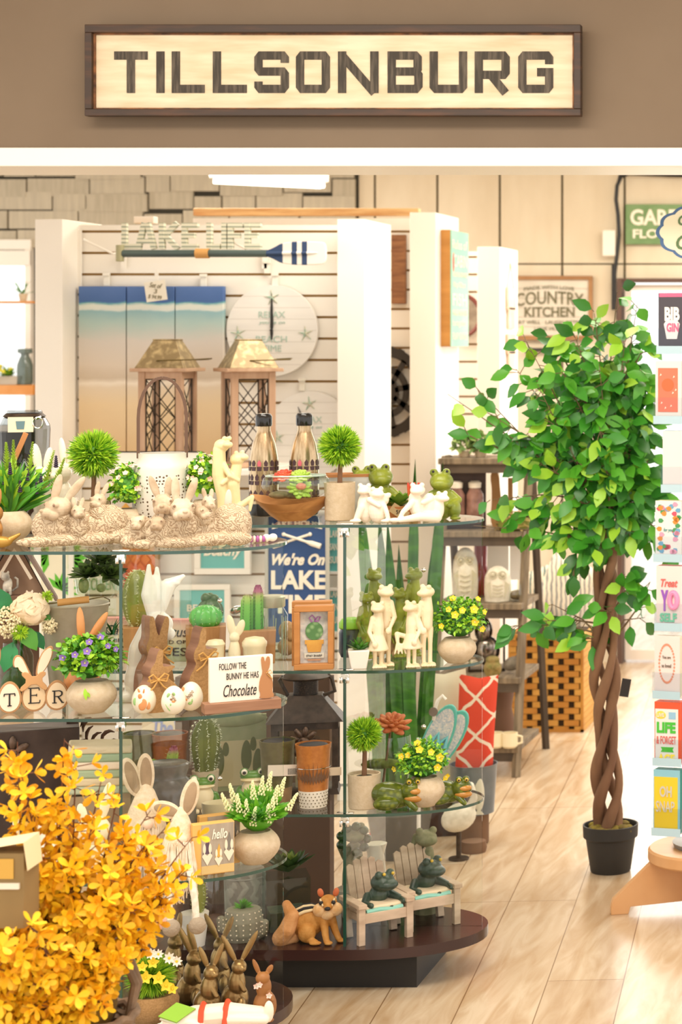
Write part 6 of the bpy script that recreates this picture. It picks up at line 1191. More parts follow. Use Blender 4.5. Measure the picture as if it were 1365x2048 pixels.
leafpot(850, 5.28, z3, 'stone pot of yellow flowers on the third shelf between two frogs', 40, 58, (-6, 0, 88), (50, 42, 44), 900, 9, 6, 14, ((-14, 128, 8), (-10, 118, 9), (-44, 104, 8), (-32, 108, 7), (28, 100, 10), (24, 82, 9), (12, 112, 8), (40, 58, 10), (-58, 78, 7)), YEL)
SF = mat('speckled_frog', '7a8226', '4f5a18', sc=70, rough=.2, kind='voronoi', lo=.1, hi=.5); SB = mat('frog_amber', 'c98f45', 'b0782f', sc=20, rough=.2)
def pond(px, Y, label, f, sc):
    Th('speckled_frog', label, 'figurine', px, Y, z3, 'glossy speckled frogs'); mb = MB(); mb.ball((-14*f, 6, 26), (44, 26, 26), (0, 12*f, 0)); mb.ball((24*f, -6, 34), (24, 22, 22)); mb.ball((18*f, -14, 54), 8); mb.ball((34*f, -10, 54), 8); mb.ball((-26*f, -18, 14), (26, 14, 14)); mb.cap((16*f, -18, 16), (30*f, -28, 4), 8, 6); mb.v = [(x*sc, y*sc, z*sc) for x, y, z in mb.v]; blob('body', mb, SF, 1.3); part('mouth', MB().ball((30*f*sc, -16*sc, 36*sc), (17*sc, 14*sc, 8*sc)).ball((28*f*sc, -16*sc, 22*sc), (20*sc, 13*sc, 9*sc)), SB)
    for x in (18, 35): e = part('eye', MB().ball((x*f*sc, -20*sc, 55*sc), 4.6*sc), mat('gold_eye', 'c9a83a', rough=.15)); part('pupil', MB().ball((x*f*sc, -24*sc, 55*sc), 2.2*sc), BLACK, parent=e)
pond(800, 5.25, 'glossy speckled green frog crouching between the topiary and yellow flowers', 1, 1.0); pond(902, 5.31, 'glossy amber lipped frog at the shelf end beside the yellow flowers', 1, .88)
Th('red_succulent_bowl', 'orange red succulent rosette in a wide glass goblet behind the topiary', 'potted plant', 782, 5.45, z3); mb = MB(); rosette(mb, (4, 0, 128), 40, 30, (.1, -.4, .9), .26); part('succulent', mb, mat('rust_rosette', 'b8532c', 'cf7a44', sc=30, rough=.6)); part('bowl', MB().lathe([(10, 0), (30, 10), (44, 60), (38, 112), (34, 112)], 32, cap=False), JAR); part('stem', MB().tube([(-16, 0, 10), (0, 0, 124)], 2.4), BARK); part('green_moss', MB().ball((-18, 8, 54), (40, 18, 10)), mat('moss', '76832c', '4f5a1c', sc=60, rough=.9))
# ------------------------------------------------------------ deck of the farther stand
def chair(px, Y, label, rz):
    Th('deck_chair', label, 'toy chair', px, Y, ZD0, 'miniature slatted deck chairs with frogs', rz=rz); CW = mat('driftwood_white', 'd6bda2', 'b79c82', sc=12, st=(1, 1, 3), rough=.7, bump=.2)
    for i in range(5):
        x = -34+i*14; h_ = 82+(8, 16, 19, 16, 8)[i]; mb = MB(); mb.prism([(x, 36), (x+13, 36), (x+13, h_+36), (x+6, h_+40), (x, h_+36)], 24, 29, rot=(-20, 0, 0), piv=(0, 26, 36)); part('back_slat', mb, CW, bevel=.6)
    part('seat', MB().box(-40, 40, -38, 30, 46, 54, (7, 0, 0)), CW, bevel=.6); part('front_rail', MB().box(-42, 42, -44, -38, 38, 56), CW, bevel=.6); part('cushion', MB().box(-34, 34, -36, 16, 55, 68, (6, 0, 0)), mat('cushion_cream', 'e6cfae', rough=.9), bevel=3); part('piping', MB().tube([(-34, -38, 57), (-10, -39, 59), (12, -39, 56), (34, -38, 58)], 4.2), mat('aqua_trim', '8fc9b8', rough=.8))
    for s in (-1, 1):
        part('arm', MB().box(s*45-8, s*45+8, -50, 44, 66, 74), CW, bevel=1); part('leg', MB().box(s*45-6, s*45+6, -46, -34, 0, 66), CW, bevel=.8); part('leg', MB().box(s*42-6, s*42+6, 22, 34, 0, 52, (-12, 0, 0)), CW, bevel=.8); part('side_rail', MB().box(s*40-3, s*40+3, -40, 30, 38, 50), CW)
def stonefrog(label, root_px, Y, rz):
    Th('bronze_frog', label, 'figurine', root_px, Y, ZD0-.034, 'dark green frogs lounging in the deck chairs', rz=rz); m_ = mat('verdigris', '3f4f40', '2c3a30', sc=24, rough=.4); mb = MB(); limb(mb, [(-4, 14, 72), (4, -2, 100)], [16, 17]); frog_head(mb, (8, -10, 122), 1.45, 20); limb(mb, [(-16, 0, 98), (-30, -18, 90), (-24, -36, 90)], [8, 6, 5]); limb(mb, [(24, -4, 98), (38, -24, 90), (36, -38, 90)], [8, 6, 5]); limb(mb, [(-6, 6, 74), (-10, -26, 80), (-8, -36, 80)], [9, 7, 5]); limb(mb, [(10, 6, 74), (14, -26, 80), (14, -36, 80)], [9, 7, 5]); blob('body', mb, m_, 1.4)
    mb = MB(); [mb.ball(v, 3) for v in ((4, -26, 139), (22, -22, 138))]; part('eye', mb, mat('gold_eye', 'c9a83a'))
for (px, Y, n_) in ((753, 5.27, 'front left'), (848, 5.39, 'rear right')):
    chair(px, Y, f'whitewashed toy deck chair with aqua trimmed cushion, {n_} of two', 38); ROOT.scale = (1.1,)*3; stonefrog(f'dark green frog figurine lounging in the {n_} toy deck chair', px, Y, 38); ROOT.scale = (1.12,)*3
def stonef(px, Y, label, look, h):
    Th('stone_frog', label, 'figurine', px, Y, ZD0, 'grey stone frogs behind the deck chairs'); mb = MB(); limb(mb, [(0, 0, 0), (0, 0, h*.5), (0, 0, h*.8)], [24, 22, 16]); frog_head(mb, (0, -4, h), 1.5, look); limb(mb, [(-16, 0, h*.7), (-26, -8, h*.85), (-20, -6, h*1.04)], [7, 6, 5]); blob('body', mb, mat('mossy_stone', '8f8a6a', '6f7050', sc=40, rough=.85), 1.5)
stonef(852, 5.49, 'grey green stone frog standing behind the rear toy chair', 15, 150); stonef(708, 5.49, 'grey stone frog wreathed in dark leaves behind the front toy chair', 10, 158)
mb = MB(); [mb.ball((26*math.cos(a*.7), -18, 150+26*math.sin(a*.7)), 9, None, 10, 8) for a in range(9)]; part('leaf_wreath', mb, mat('wreath_green', '3f5a30', '26381e', sc=40, rough=.2))
Th('white_vase', 'glossy white fluted vase between the toy deck chairs', 'vase', 752, 5.52, ZD0); part('vase', MB().lathe([(18, 0), (24, 40), (16, 110), (22, 132), (20, 132)], 28), GW)
Th('grey_planter', 'grey round planter standing behind the front toy deck chair', 'planter', 712, 5.42, ZD0); part('planter', MB().lathe([(22, 0), (36, 30), (38, 64), (34, 64)], 28), mat('ash_pot', 'a39a88', rough=.8))
# chipmunk
Th('chipmunk', 'striped chipmunk figurine sitting near the deck edge with fat cheeks', 'figurine', 622, 5.22, ZD0, rz=10); CM = mat('chipmunk_fur', 'b5762c', 'c98f45', sc=50, rough=.7, bump=.3, bsc=200)
mb = MB(); mb.ball((-6, 8, 40), (36, 24, 32), (0, -18, 0)); mb.ball((24, 0, 52), (20, 18, 26)); mb.ball((34, -6, 78), (18, 16, 17)); mb.ball((36, -20, 74), (9, 12, 8)); limb(mb, [(26, -10, 46), (30, -18, 20), (34, -26, 5)], [9, 7, 6]); limb(mb, [(40, 0, 46), (48, -4, 20), (56, -10, 5)], [9, 7, 6]); mb.ball((-6, -12, 22), (18, 14, 20)); limb(mb, [(-4, -14, 10), (12, -24, 5)], [8, 6]); mb.ball((12, -26, 4), (12, 8, 4)); mb.ball((38, -30, 4), (8, 9, 4)); mb.ball((60, -14, 4), (8, 8, 4)); blob('body', mb, CM, 1.3)
part('cheeks', MB().ball((20, -12, 66), (15, 12, 14)).ball((48, -10, 66), (15, 12, 14)).ball((34, -14, 58), (14, 10, 12)), mat('cheek_cream', 'ecc898', 'd9a468', sc=60, rough=.8), label='cream cheeks')
for s in (-1, 1): part('ear', MB().ball((34+s*15, -2, 98), (6, 4, 9), (0, s*14, 0)), mat('ear_rust', 'c9683a')); e = part('eye', MB().ball((34+s*12, -19, 82), 4.4), BLACK)
part('nose', MB().ball((36, -32, 73), (6, 4, 4)), BLACK); mb = MB()
Rb = rotm((0, -18, 0))
for k_, th_ in enumerate((.1, .32, .54, .78)): mb.tube([Vector((-6, 8, 40))+Rb@Vector((38*math.cos(u), -26*math.sin(u)*math.sin(th_), 34*math.sin(u)*math.cos(th_))) for u in (2.7, 2.3, 1.9, 1.5, 1.1, .8)], [1.5, 3, 3.4, 3.4, 3, 1.5], 8, k_ % 2)
mb.tube([(20, -18, 90), (26, -22, 76)], 1.8, 6, 1).tube([(48, -17, 90), (43, -22, 76)], 1.8, 6, 1); part('stripes', mb, [BLACK, mat('stripe_cream', 'e9cfa0')])
mb = MB(); limb(mb, [(-34, 6, 10), (-56, -6, 12), (-44, -14, 30), (-34, -10, 56), (-46, -4, 78)], [14, 18, 17, 14, 9]); blob('tail', mb, mat('tail_fur', 'd9a06a', 'c08348', sc=30, rough=.8, bump=.5, bsc=120), 1.5)
Th('glass_cube_planter', 'teal tinted square glass vase with a large dark succulent on the deck', 'planter', 573, 5.34, ZD0, rz=24); part('vase', MB().frust((42, 40), (42, 40), 0, 108), glassmat('teal_glass', (.72, .86, .84), 1.5, .02)); part('moss', MB().frust((34, 32), (34, 32), 3, 40), mat('vase_moss', '3c3a28', '5a5238', sc=50, rough=.9)); mb = MB(); g = random.Random(5)
for i in range(26): t = i*2.4; s = math.sqrt((i+1)/26); mb.leaf((4, 0, 112), (math.cos(t)*s, math.sin(t)*s, 1.15-s*.85), (0, 0, 1), 66*(.4+.6*s), 24, .4, -.12, 0 if i > 6 else 1)
part('succulent', mb, [mat('succ_forest', '47602c', '33491f', sc=12, rough=.45), mat('succ_core', '7f8f3a')])
Th('dotted_cactus_pot', 'grey cactus shaped planter with white dots and a small green plant', 'planter', 487, 5.24, ZD0); DG = mat('dot_grey', '8f8872', rough=.6); mb = MB(); mb.lathe([(30, 0), (36, 14), (38, 40), (33, 62), (28, 64)], 32); limb(mb, [(-26, -6, 18), (-40, -10, 30), (-42, -12, 46)], [8, 10, 9]); limb(mb, [(26, -6, 6), (38, -10, 16), (40, -12, 32)], [8, 10, 9]); blob('pot', mb, DG, 1.2); mb = MB()
for z in range(6):
    for j in range(9): a = -PI+PI*(j+.5)/9; r = (33, 37, 38.6, 38.8, 37, 34)[z]; mb.ball((r*math.cos(a), r*math.sin(a), 8+z*10), 1.7, None, 6, 4)
for s, zz in ((-42, 24), (40, 10)):
    for k_ in range(8): mb.ball((s+(-4 if k_ % 2 else 4), -21, zz+k_*4), 1.5, None, 6, 4)
part('dots', mb, EGW); mb = MB(); needles(mb, (0, 0, 62), (20, 16, 24), 160, .9, 4, 1, .2, 6); part('foliage', mb, mat('fresh_green', '5fa02c'))
Th('grey_vase', 'grey stoneware vase with carved swirls behind the dotted planter', 'vase', 490, 5.40, ZD0); part('vase', MB().lathe([(30, 0), (38, 16), (40, 96), (34, 112), (24, 118)], 36), mat('swirl_grey', '8a8074', 'a39a8c', sc=9, kind='wave', dist=12, rough=.7, bump=.4)); part('glazed_shoulder', MB().lathe([(40.6, 92), (35, 112.5), (24, 119)], 36, cap=False), mat('shoulder_grey', '9c958a'))
Th('white_cone_cactus', 'white cone pot with a spiny olive cactus below the gnome beard', 'potted plant', 389, 5.19, ZD0); part('pot', MB().lathe([(20, 0), (28, 66), (25, 66)], 32), mat('pot_white', 'f4e8dc')); mb = MB(); ribcactus(mb, (8, 0, 56), 14, 14, 90, 7); part('cactus', mb, OLC); mb = MB(); spines(mb, (8, 0, 56), 14, 14, 90, 7, 0, 1.6, 18); part('spines', mb, CSP)
Th('glass_drop', 'clear rounded glass drop vase standing behind the white cone pot', 'vase', 430, 5.36, ZD0); part('vase', MB().lathe([(10, 6), (26, 40), (16, 92), (8, 120)], 28, cap=False), JAR); part('wood_base', MB().lathe([(34, 0), (36, 8), (20, 20)], 24), mat('dark_wood_base', '5a3526', rough=.4))
Th('dark_storage_crate', 'dark brown storage board standing on the floor behind the farther stand', 'board', 560, 5.9, 0, rz=0); part('board', MB().box(-210, 100, 0, 30, 0, 470), mat('chocolate_board', '59412f', '4f3929', sc=4, rough=.7), bevel=1)
# ------------------------------------------------------------ deck of the nearer stand
BZ = mat('antique_bronze', '8a6d44', 'a88a58', sc=22, rough=.35, metal=.75, bump=.2, bsc=60)
def bronze(px, Y, label, face, e1, e2, h=104):
    Th('bronze_rabbit', label, 'figurine', px, Y, ZD0, 'bronze rabbits looking up'); mb = MB(); mb.ball((0, 4, 30), (27, 24, 32)); mb.ball((4*face, -4, 62), (17, 16, 30)); mb.ball((8*face, -8, 96), (15, 16, 14)); mb.ball((14*face, -18, 94), (8, 8, 7)); mb.ball((12*face, -18, 20), (10, 14, 18)); limb(mb, [(10*face, -14, 66), (18*face, -22, 52)], [6, 5]); mb.ball((20*face, -20, 4), (14, 10, 5)); ear(mb, (2, 0, 104), e1, 6.5, 3.4); ear(mb, (12*face, 0, 104), e2, 6.5, 3.4); blob('body', mb, BZ, 1.4)
bronze(470, 4.66, 'bronze rabbit with spread ears, rightmost of the bronze group', 1, (-24, 2, 158), (42, 4, 160)); bronze(414, 4.62, 'bronze rabbit at the front of the bronze group', 1, (-14, 2, 146), (30, 4, 148)); bronze(380, 4.72, 'bronze rabbit in profile at the left of the bronze group', 1, (-20, 4, 158), (-4, 4, 160)); bronze(434, 4.82, 'bronze rabbit with curled ears at the back of the bronze group', 1, (-22, 4, 156), (30, 4, 146)); bronze(342, 4.84, 'bronze rabbit half hidden behind the yellow daisies', 1, (-30, 4, 140), (18, 4, 150))
Th('brown_bunny', 'small brown bunny wearing a flower garland at the rounded deck end', 'figurine', 530, 4.62, ZD0); mb = MB(); mb.ball((0, 0, 28), (23, 20, 32)); mb.ball((-2, -2, 66), (15, 14, 24)); mb.ball((-4, -6, 86), (14, 14, 12)); ear(mb, (-10, 0, 92), (-22, 0, 122), 5); ear(mb, (4, 0, 92), (14, 0, 108), 6); limb(mb, [(8, -10, 56), (14, -20, 44)], [5, 4]); mb.ball((6, -16, 4), (12, 10, 5)); blob('body', mb, mat('bunny_brown', 'a06a34', '8a5728', sc=14, rough=.5), 1.3); mb = MB(); [flower(mb, p, (0, -1, .2), 7, 5, 0, 1) for p in ((-10, -18, 76), (8, -22, 54), (-16, -12, 72))]; part('garland', mb, [mat('garland_pink', 'ecc4b4'), mat('garland_mint', 'b9d0bc')])
Th('daisy_pot', 'feathery green plant with yellow and white daisies in a burlap wrapped pot', 'potted plant', 306, 4.60, ZD0); part('pot', MB().lathe([(40, 0), (48, 14), (50, 46), (44, 60), (36, 56)], 30), BUR); mb = MB(); needles(mb, (-4, 0, 92), (54, 44, 50), 1500, .75, 2.6, 3, .25, 9); part('foliage', mb, NEED); mb = MB()
for (x, z, s, m_) in ((-14, 104, 15, 0), (10, 100, 15, 0), (-40, 118, 12, 0), (24, 84, 14, 0), (0, 132, 13, 0), (-20, 126, 12, 0), (36, 76, 12, 0), (-4, 150, 12, 1), (30, 138, 13, 1), (44, 130, 12, 1), (10, 148, 11, 1)): flower(mb, (x, -44, z), (0.1, -1, .3), s, 5 if m_ == 0 else 8, m_, 0, .5 if m_ == 0 else .35)
part('flowers', mb, [YEL, mat('daisy_pale', 'f6e6d4')]); 
Th('reading_bunny', 'white bunny in an orange swimsuit lying down with a green book on its face', 'figurine', 424, 4.56, ZD0); mb = MB(); limb(mb, [(-70, 0, 18), (-30, 0, 26), (30, 0, 26), (90, 0, 20)], [26, 24, 24, 16]); limb(mb, [(30, -14, 20), (100, -18, 12)], [14, 9]); mb.ball((108, -10, 26), (10, 10, 22)); mb.ball((106, 12, 24), (10, 10, 20)); limb(mb, [(-50, -16, 24), (-20, -30, 16)], [9, 7]); ear(mb, (-90, 0, 20), (-120, -6, 4), 8, 5); blob('body', mb, WF, 1.7); mb = MB()
for a in (0, 1): mb.tube([(-22+a*46, -29+a*4, 14), (-20+a*46, -20+a*3, 44), (-16+a*46, 0, 52), (-12+a*46, 22, 40)], 5.5, 8)
part('swimsuit', mb, mat('swim_orange', 'd9512a', rough=.5), label='orange swimsuit straps'); mb = MB(); mb.prism([(-100, 40), (-66, 64), (-30, 48), (-66, 24)], -22, -16, rot=(-35, 0, 0), piv=(-66, -18, 40)); part('book_cover', mb, mat('book_lime', '8fc02c', rough=.5)); mb = MB(); mb.prism([(-98, 36), (-64, 60), (-34, 46), (-66, 20)], -16, -10, rot=(-35, 0, 0), piv=(-66, -18, 40)); part('pages', mb, PW)
# things seen through the second bay of the nearer stand: metal panels, folded towels, baskets
Th('flower_lantern', 'dark metal lantern with an embossed daisy at the far left of the third shelf', 'lantern', 40, 4.76, z3); part('body', MB().box(-70, 110, 0, 90, 0, 250).box(-76, 116, -6, 96, 0, 12), mat('bronze_black', '3b2e28', '51413a', sc=12, rough=.45, metal=.4), bevel=2); mb = MB()
for j in range(6): t = 2*PI*j/6+.5; mb.ball((-14+20*math.cos(t), -8, 208+20*math.sin(t)), (7, 3, 14), (0, 90-math.degrees(t), 0))
mb.ball((-14, -10, 208), (9, 5, 9)); part('daisy_boss', mb, mat('aged_pewter', '7d6656'))
Th('filigree_screen', 'dark brown cut metal filigree panel with leaping shapes behind the yellow sprays', 'ornament', 190, 4.88, z3); mb = MB(); mb.box(-52, -46, 0, 8, 0, 250).box(44, 50, 0, 8, 0, 250).box(-52, 50, 0, 8, 244, 250).box(-52, 50, 0, 8, 0, 8)
for i in range(26): a = U(0, 3.1); x, z = U(-40, 36), U(120, 236); mb.tube([(x+16*math.cos(a+t), 4, z+20*math.sin(a+t)) for t in (0, .5, 1, 1.5, 2)], [1, 3, 4, 3, 1], 6)
part('panel', mb, mat('rust_brown_metal', '5c3f2e', rough=.5, metal=.3)); 
Th('folded_towels', 'stack of folded sage and cream tea towels on the third shelf', 'tea towels', 200, 4.70, z3)
for i, c in enumerate(('b6bda0', 'dcc9a4', 'a9b896', 'ead8be', '9fb392', 'd6c8a8')): mb = MB(); mb.ball((0, 0, 154+i*16), (64-i*3, 44, 11), (0, 3, 0)); mb.box(-58, 60, -40, 40, 144+i*16, 160+i*16, (0, 3, 0)); part('towel', mb, mat(f'towel_{i}', c, rough=.95, bump=.3, bsc=60), bevel=5)
Th('towel_stand', 'taupe box riser under the folded tea towels', 'riser', 196, 4.70, z3-.0); part('riser', MB().box(-60, 60, -38, 60, 0, 142), mat('riser_taupe', 'a08a6c', rough=.8))
Th('whisker_bunny_pot', 'round cream bunny face pot with black whiskers behind the yellow sprays', 'planter', 186, 4.56, z3); part('pot', MB().ball((0, 0, 96), (34, 20, 32)).lathe([(26, 0), (34, 30), (26, 70)], 24, sy=.6), CREAM); mb = MB(); ear(mb, (-16, 0, 116), (-24, 0, 150), 9, 4); ear(mb, (18, 0, 120), (30, 0, 186), 10, 4); part('ears', mb, CREAM); mb = MB(); [mb.tube([(0, -20, 98), (14, -19, 98+k_*8)], .7, 4) for k_ in (-1, 0, 1)]; mb.tube([(-14, -19, 88), (-8, -20, 82), (-2, -20, 86)], .8, 4); part('whiskers', mb, BLACK)
for (px, l_) in ((52, 'left'), (98, 'right')):
    Th('pink_ear_bunny', f'white bunny with pink lined ears hidden in the yellow sprays, {l_} one', 'figurine', px, 4.55, z3, 'white bunnies behind the forsythia'); mb = MB(); mb.ball((0, 0, 30), (22, 16, 30)); mb.ball((0, -2, 66), (18, 14, 16)); ear(mb, (-10, 0, 74), (-20, 0, 128), 9, 4); ear(mb, (10, 0, 74), (22, 0, 124), 9, 4); blob('body', mb, GW, 1.6)
# ------------------------------------------------------------ ficus tree
TY = 6.36
Th('ficus_tree', 'tall artificial ficus with braided trunk in a black plastic pot on the floor', 'tree', 1222, TY, 0)
PB = mat('black_plastic', '2a2826', rough=.6); part('pot', MB().lathe([(38, 0), (40, 3), (49, 66), (54, 70), (55, 94), (52, 94), (50, 80)], 44), PB, ang=35); mb = MB(); g = random.Random(3)
for i in range(60): a = g.uniform(0, 2*PI); r = g.uniform(0, 44); mb.ball((r*math.cos(a), r*math.sin(a), 86+g.uniform(-3, 4)), (g.uniform(7, 13), g.uniform(7, 12), g.uniform(4, 8)), None, 8, 5)
part('moss', mb, mat('dry_moss', '8a7a2a', '6b5a2c', sc=60, rough=.95, bump=.6, bsc=120))
mb = MB(); Hh = 820
for k_ in range(4):
    pts = []; rs = []
    for i in range(64):
        z = 84+i*Hh/64; a = z/60+k_*PI/2; r = (16+3*math.sin(i*.31))*(1-.25*i/64)+2*math.sin(z/30+k_); pts.append((r*math.cos(a)*1.25-4-8*math.sin(z/420), r*math.sin(a), z)); rs.append((10.5+2*math.sin(z/25+k_*2))*(1-.35*i/64))
    mb.tube(pts, rs, 10)
part('trunk', mb, BARK)
LV = [mat('ficus_deep', '2f7024', rough=.35), mat('ficus_mid', '3f8f28', rough=.35), mat('ficus_green', '59a82e', rough=.35), mat('ficus_lime', '9ed03a', rough=.4)]
mb = MB(); mbb = MB(); g = random.Random(12)
def pz(py): return (1755-py)*TY/TY
def spray(p0, p1, n, L=41, dens=1.0, r0=2.6):
    p0, p1 = Vector(p0), Vector(p1); m_ = (p0+p1)/2+Vector((g.uniform(-10, 10), g.uniform(-12, 12), g.uniform(4, 18))); cps = [p0, p0.lerp(m_, .6), m_, m_.lerp(p1, .55), p1]; mbb.tube(cps, [r0, r0*.8, r0*.6, r0*.45, .6], 6)
    for i in range(n):
        t = g.uniform(.3, 1.02); p = (p0.lerp(m_, t*2) if t < .5 else m_.lerp(p1, t*2-1)); d = (p1-p0).normalized(); side = Vector((g.uniform(-1, 1), g.uniform(-1, 1), g.uniform(-1.1, .5))); dd = (d*.5+side).normalized(); tw = p+dd*g.uniform(6, 22); mbb.tube([p, tw], .8, 4); mb.leaf(tw, (dd+Vector((0, 0, -.35))), Vector((g.uniform(-.7, .7), -1, g.uniform(-.1, .9))), L*g.uniform(.7, 1.2), L*.62, .18, .2, g.choices((0, 1, 2, 3), (3, 4, 4, 2.2))[0])
def T_(px, py, y=0): return (px-1222, y, 1755-py)
for (px, py, y, n) in ((905, 800, -10, 16), (935, 880, 20, 14), (960, 790, 10, 12), (1000, 905, 0, 14), (990, 840, -20, 14), (1060, 700, -30, 26), (1035, 750, 20, 24), (1080, 780, -50, 30), (1110, 690, 0, 26), (1150, 680, -40, 26), (1190, 640, 0, 26), (1235, 600, 10, 20), (1275, 620, -10, 18), (1300, 680, 0, 22), (1290, 760, -40, 28), (1310, 820, 10, 26), (1250, 700, -60, 34), (1200, 740, -70, 36), (1130, 760, -60, 36), (1100, 850, -50, 36), (1060, 880, -20, 26), (1090, 940, -40, 30), (1140, 900, -60, 34), (1200, 860, -70, 34), (1260, 850, -50, 34), (1300, 920, -20, 28), (1280, 980, 0, 28), (1220, 960, -50, 28), (1150, 1000, -50, 28), (1080, 1020, -10, 24), (990, 1010, 0, 18), (955, 1060, -10, 8), (1040, 1050, 10, 20), (1120, 1080, -30, 26), (1180, 1100, -50, 24), (1260, 1080, -30, 24), (1310, 1070, 10, 18), (1150, 1150, -30, 20), (1250, 1160, -20, 18), (1300, 1180, 0, 7), (1330, 1120, 10, 10), (1040, 1260, 0, 13), (1090, 1250, -20, 14), (1150, 1290, -10, 12), (1290, 1250, 0, 5), (1210, 1230, -30, 8), (1105, 1220, 10, 8), (1180, 820, 50, 30), (1240, 900, 50, 30), (1130, 860, 50, 26), (1290, 760, 50, 24)):
    bz = min(1755-py-40 if py > 1150 else 760, 800); bz = {True: 420, False: bz}[py > 1170]; base = (g.uniform(-8, 8), 0, g.uniform(bz-120, bz) if py <= 1170 else g.uniform(440, 520) if px < 1222 else 460)
    if py < 700: base = (g.uniform(-8, 8), 0, 840)
    spray(base, T_(px, py, y), int(n*.9))
for i in range(330):   # the dense heart of the crown
    d = Vector((g.gauss(0, 1), g.gauss(0, 1), g.gauss(0, 1))).normalized(); c = Vector(g.choice(((-30, 0, 930), (20, 0, 880), (-40, 0, 820), (30, 0, 800), (0, 0, 740), (40, 0, 960), (-70, 0, 900), (50, 0, 720), (0, 0, 1000)))); p = c+Vector((d.x*62, d.y*50, d.z*56)); mb.leaf(p, d+Vector((0, 0, -.5)), (g.uniform(-.5, .5), -1, .5), 42, 25, .2, .2, g.choices((0, 1, 2), (4, 3, 2))[0])
o = part('foliage', mb, LV, ang=180); part('branches', mbb, mat('twig', '7a6448', rough=.8)); part('black_tag', MB().box(20, 38, -30, -28, 352, 388, (0, 10, 0)), BLACK)
# ------------------------------------------------------------ weathered ladder shelf
LY = 7.85
Th('ladder_shelf', 'weathered grey wooden ladder shelf standing behind the farther glass stand', 'shelf unit', 965, LY, 0, rz=0); k = 1/K
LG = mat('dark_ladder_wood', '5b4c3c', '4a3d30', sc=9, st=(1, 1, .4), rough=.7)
def lx(px, Y): return (W(px, Y, 0).x-ROOT.location.x)*k
xl, xr = lx(884, 7.9), lx(1052, 7.9)
for x in (xl, xr):
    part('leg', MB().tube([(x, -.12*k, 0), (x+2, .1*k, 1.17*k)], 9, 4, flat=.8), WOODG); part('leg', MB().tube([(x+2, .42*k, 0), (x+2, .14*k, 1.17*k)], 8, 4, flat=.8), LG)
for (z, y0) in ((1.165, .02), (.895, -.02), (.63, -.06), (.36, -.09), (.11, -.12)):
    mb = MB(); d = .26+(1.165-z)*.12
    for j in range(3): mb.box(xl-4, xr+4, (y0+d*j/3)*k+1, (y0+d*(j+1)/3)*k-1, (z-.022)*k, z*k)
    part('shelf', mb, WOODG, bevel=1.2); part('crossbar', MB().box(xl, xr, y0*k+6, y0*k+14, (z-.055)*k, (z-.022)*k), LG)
def LS(name, label, cat, px, Y, i, group=None): return Th(name, label, cat, px, Y, (1.166, .896, .631, .361, .111)[i], group)
for (px, l_) in ((930, 'left'), (962, 'right')):
    LS('frosted_plant', f'{l_} pale green artificial plant on top of the ladder shelf', 'plant', px, 7.96, 0, 'pale plants on the ladder shelf'); mb = MB(); leaves(mb, (0, 0, 20), (24, 18, 26), 120, 13, 9, 2, px, -.2); part('foliage', mb, [mat('frosted_leaf', '9fb86a', rough=.6), mat('frosted_leaf2', '6f8f4c', rough=.6)]); part('pot', MB().lathe([(10, 0), (13, 12), (11, 12)], 16), STONE)
LS('mason_jar_box', 'dark wooden crate sign with two glass mason jars on the ladder shelf', 'wall decor', 938, 7.95, 1); part('board', MB().box(-46, 34, 0, 22, 0, 118), mat('espresso_wood', '4a332a', '3b2820', sc=8, rough=.5), bevel=1)
for x in (-24, 12): part('jar', MB().lathe([(14, 12), (17, 20), (17, 68), (11, 80), (11, 84)], 24, c=(x, -10), cap=False), mat('jar_amber', 'b98a78', '7a5546', sc=20, rough=.15, alpha=.75)); part('jar_lid', MB().lathe([(12, 82), (13, 92), (8, 96)], 20, c=(x, -10)), GW)
LS('wood_mask', 'tall tan wooden cut-out standing at the right of the ladder shelf crate', 'ornament', 1000, 7.97, 1); part('figure', MB().prism(smoothpoly([(-20, 0), (-14, 70), (-20, 112), (-2, 116), (2, 70), (8, 0)]), 0, 8).prism([(16, 0), (26, 0), (26, 100), (16, 100)], 0, 6), mat('tan_mask', '9c7040', rough=.7))
LS('bird_nest', 'mossy bird nest resting on the ladder shelf second tier', 'nest', 1028, 7.88, 1); mb = MB(); g = random.Random(8)
for i in range(150): a = g.uniform(0, 6.3); r = g.uniform(20, 34); z = g.uniform(2, 34); mb.tube([(r*math.cos(a), r*math.sin(a), z), (r*math.cos(a+.5), r*math.sin(a+.5), z+g.uniform(-4, 6)), (r*1.1*math.cos(a+1), r*1.1*math.sin(a+1), z+g.uniform(-6, 6))], 1.2, 4, i % 2)
mb.lathe([(18, 0), (30, 8), (32, 24), (22, 20), (4, 10)], 20); part('nest', mb, [mat('nest_moss', '7f8438', rough=.9), mat('nest_straw', 'b09a5c', rough=.9)])
OW = mat('owl_white', 'efe6d2', 'd9cfb8', sc=40, rough=.7, bump=.3)
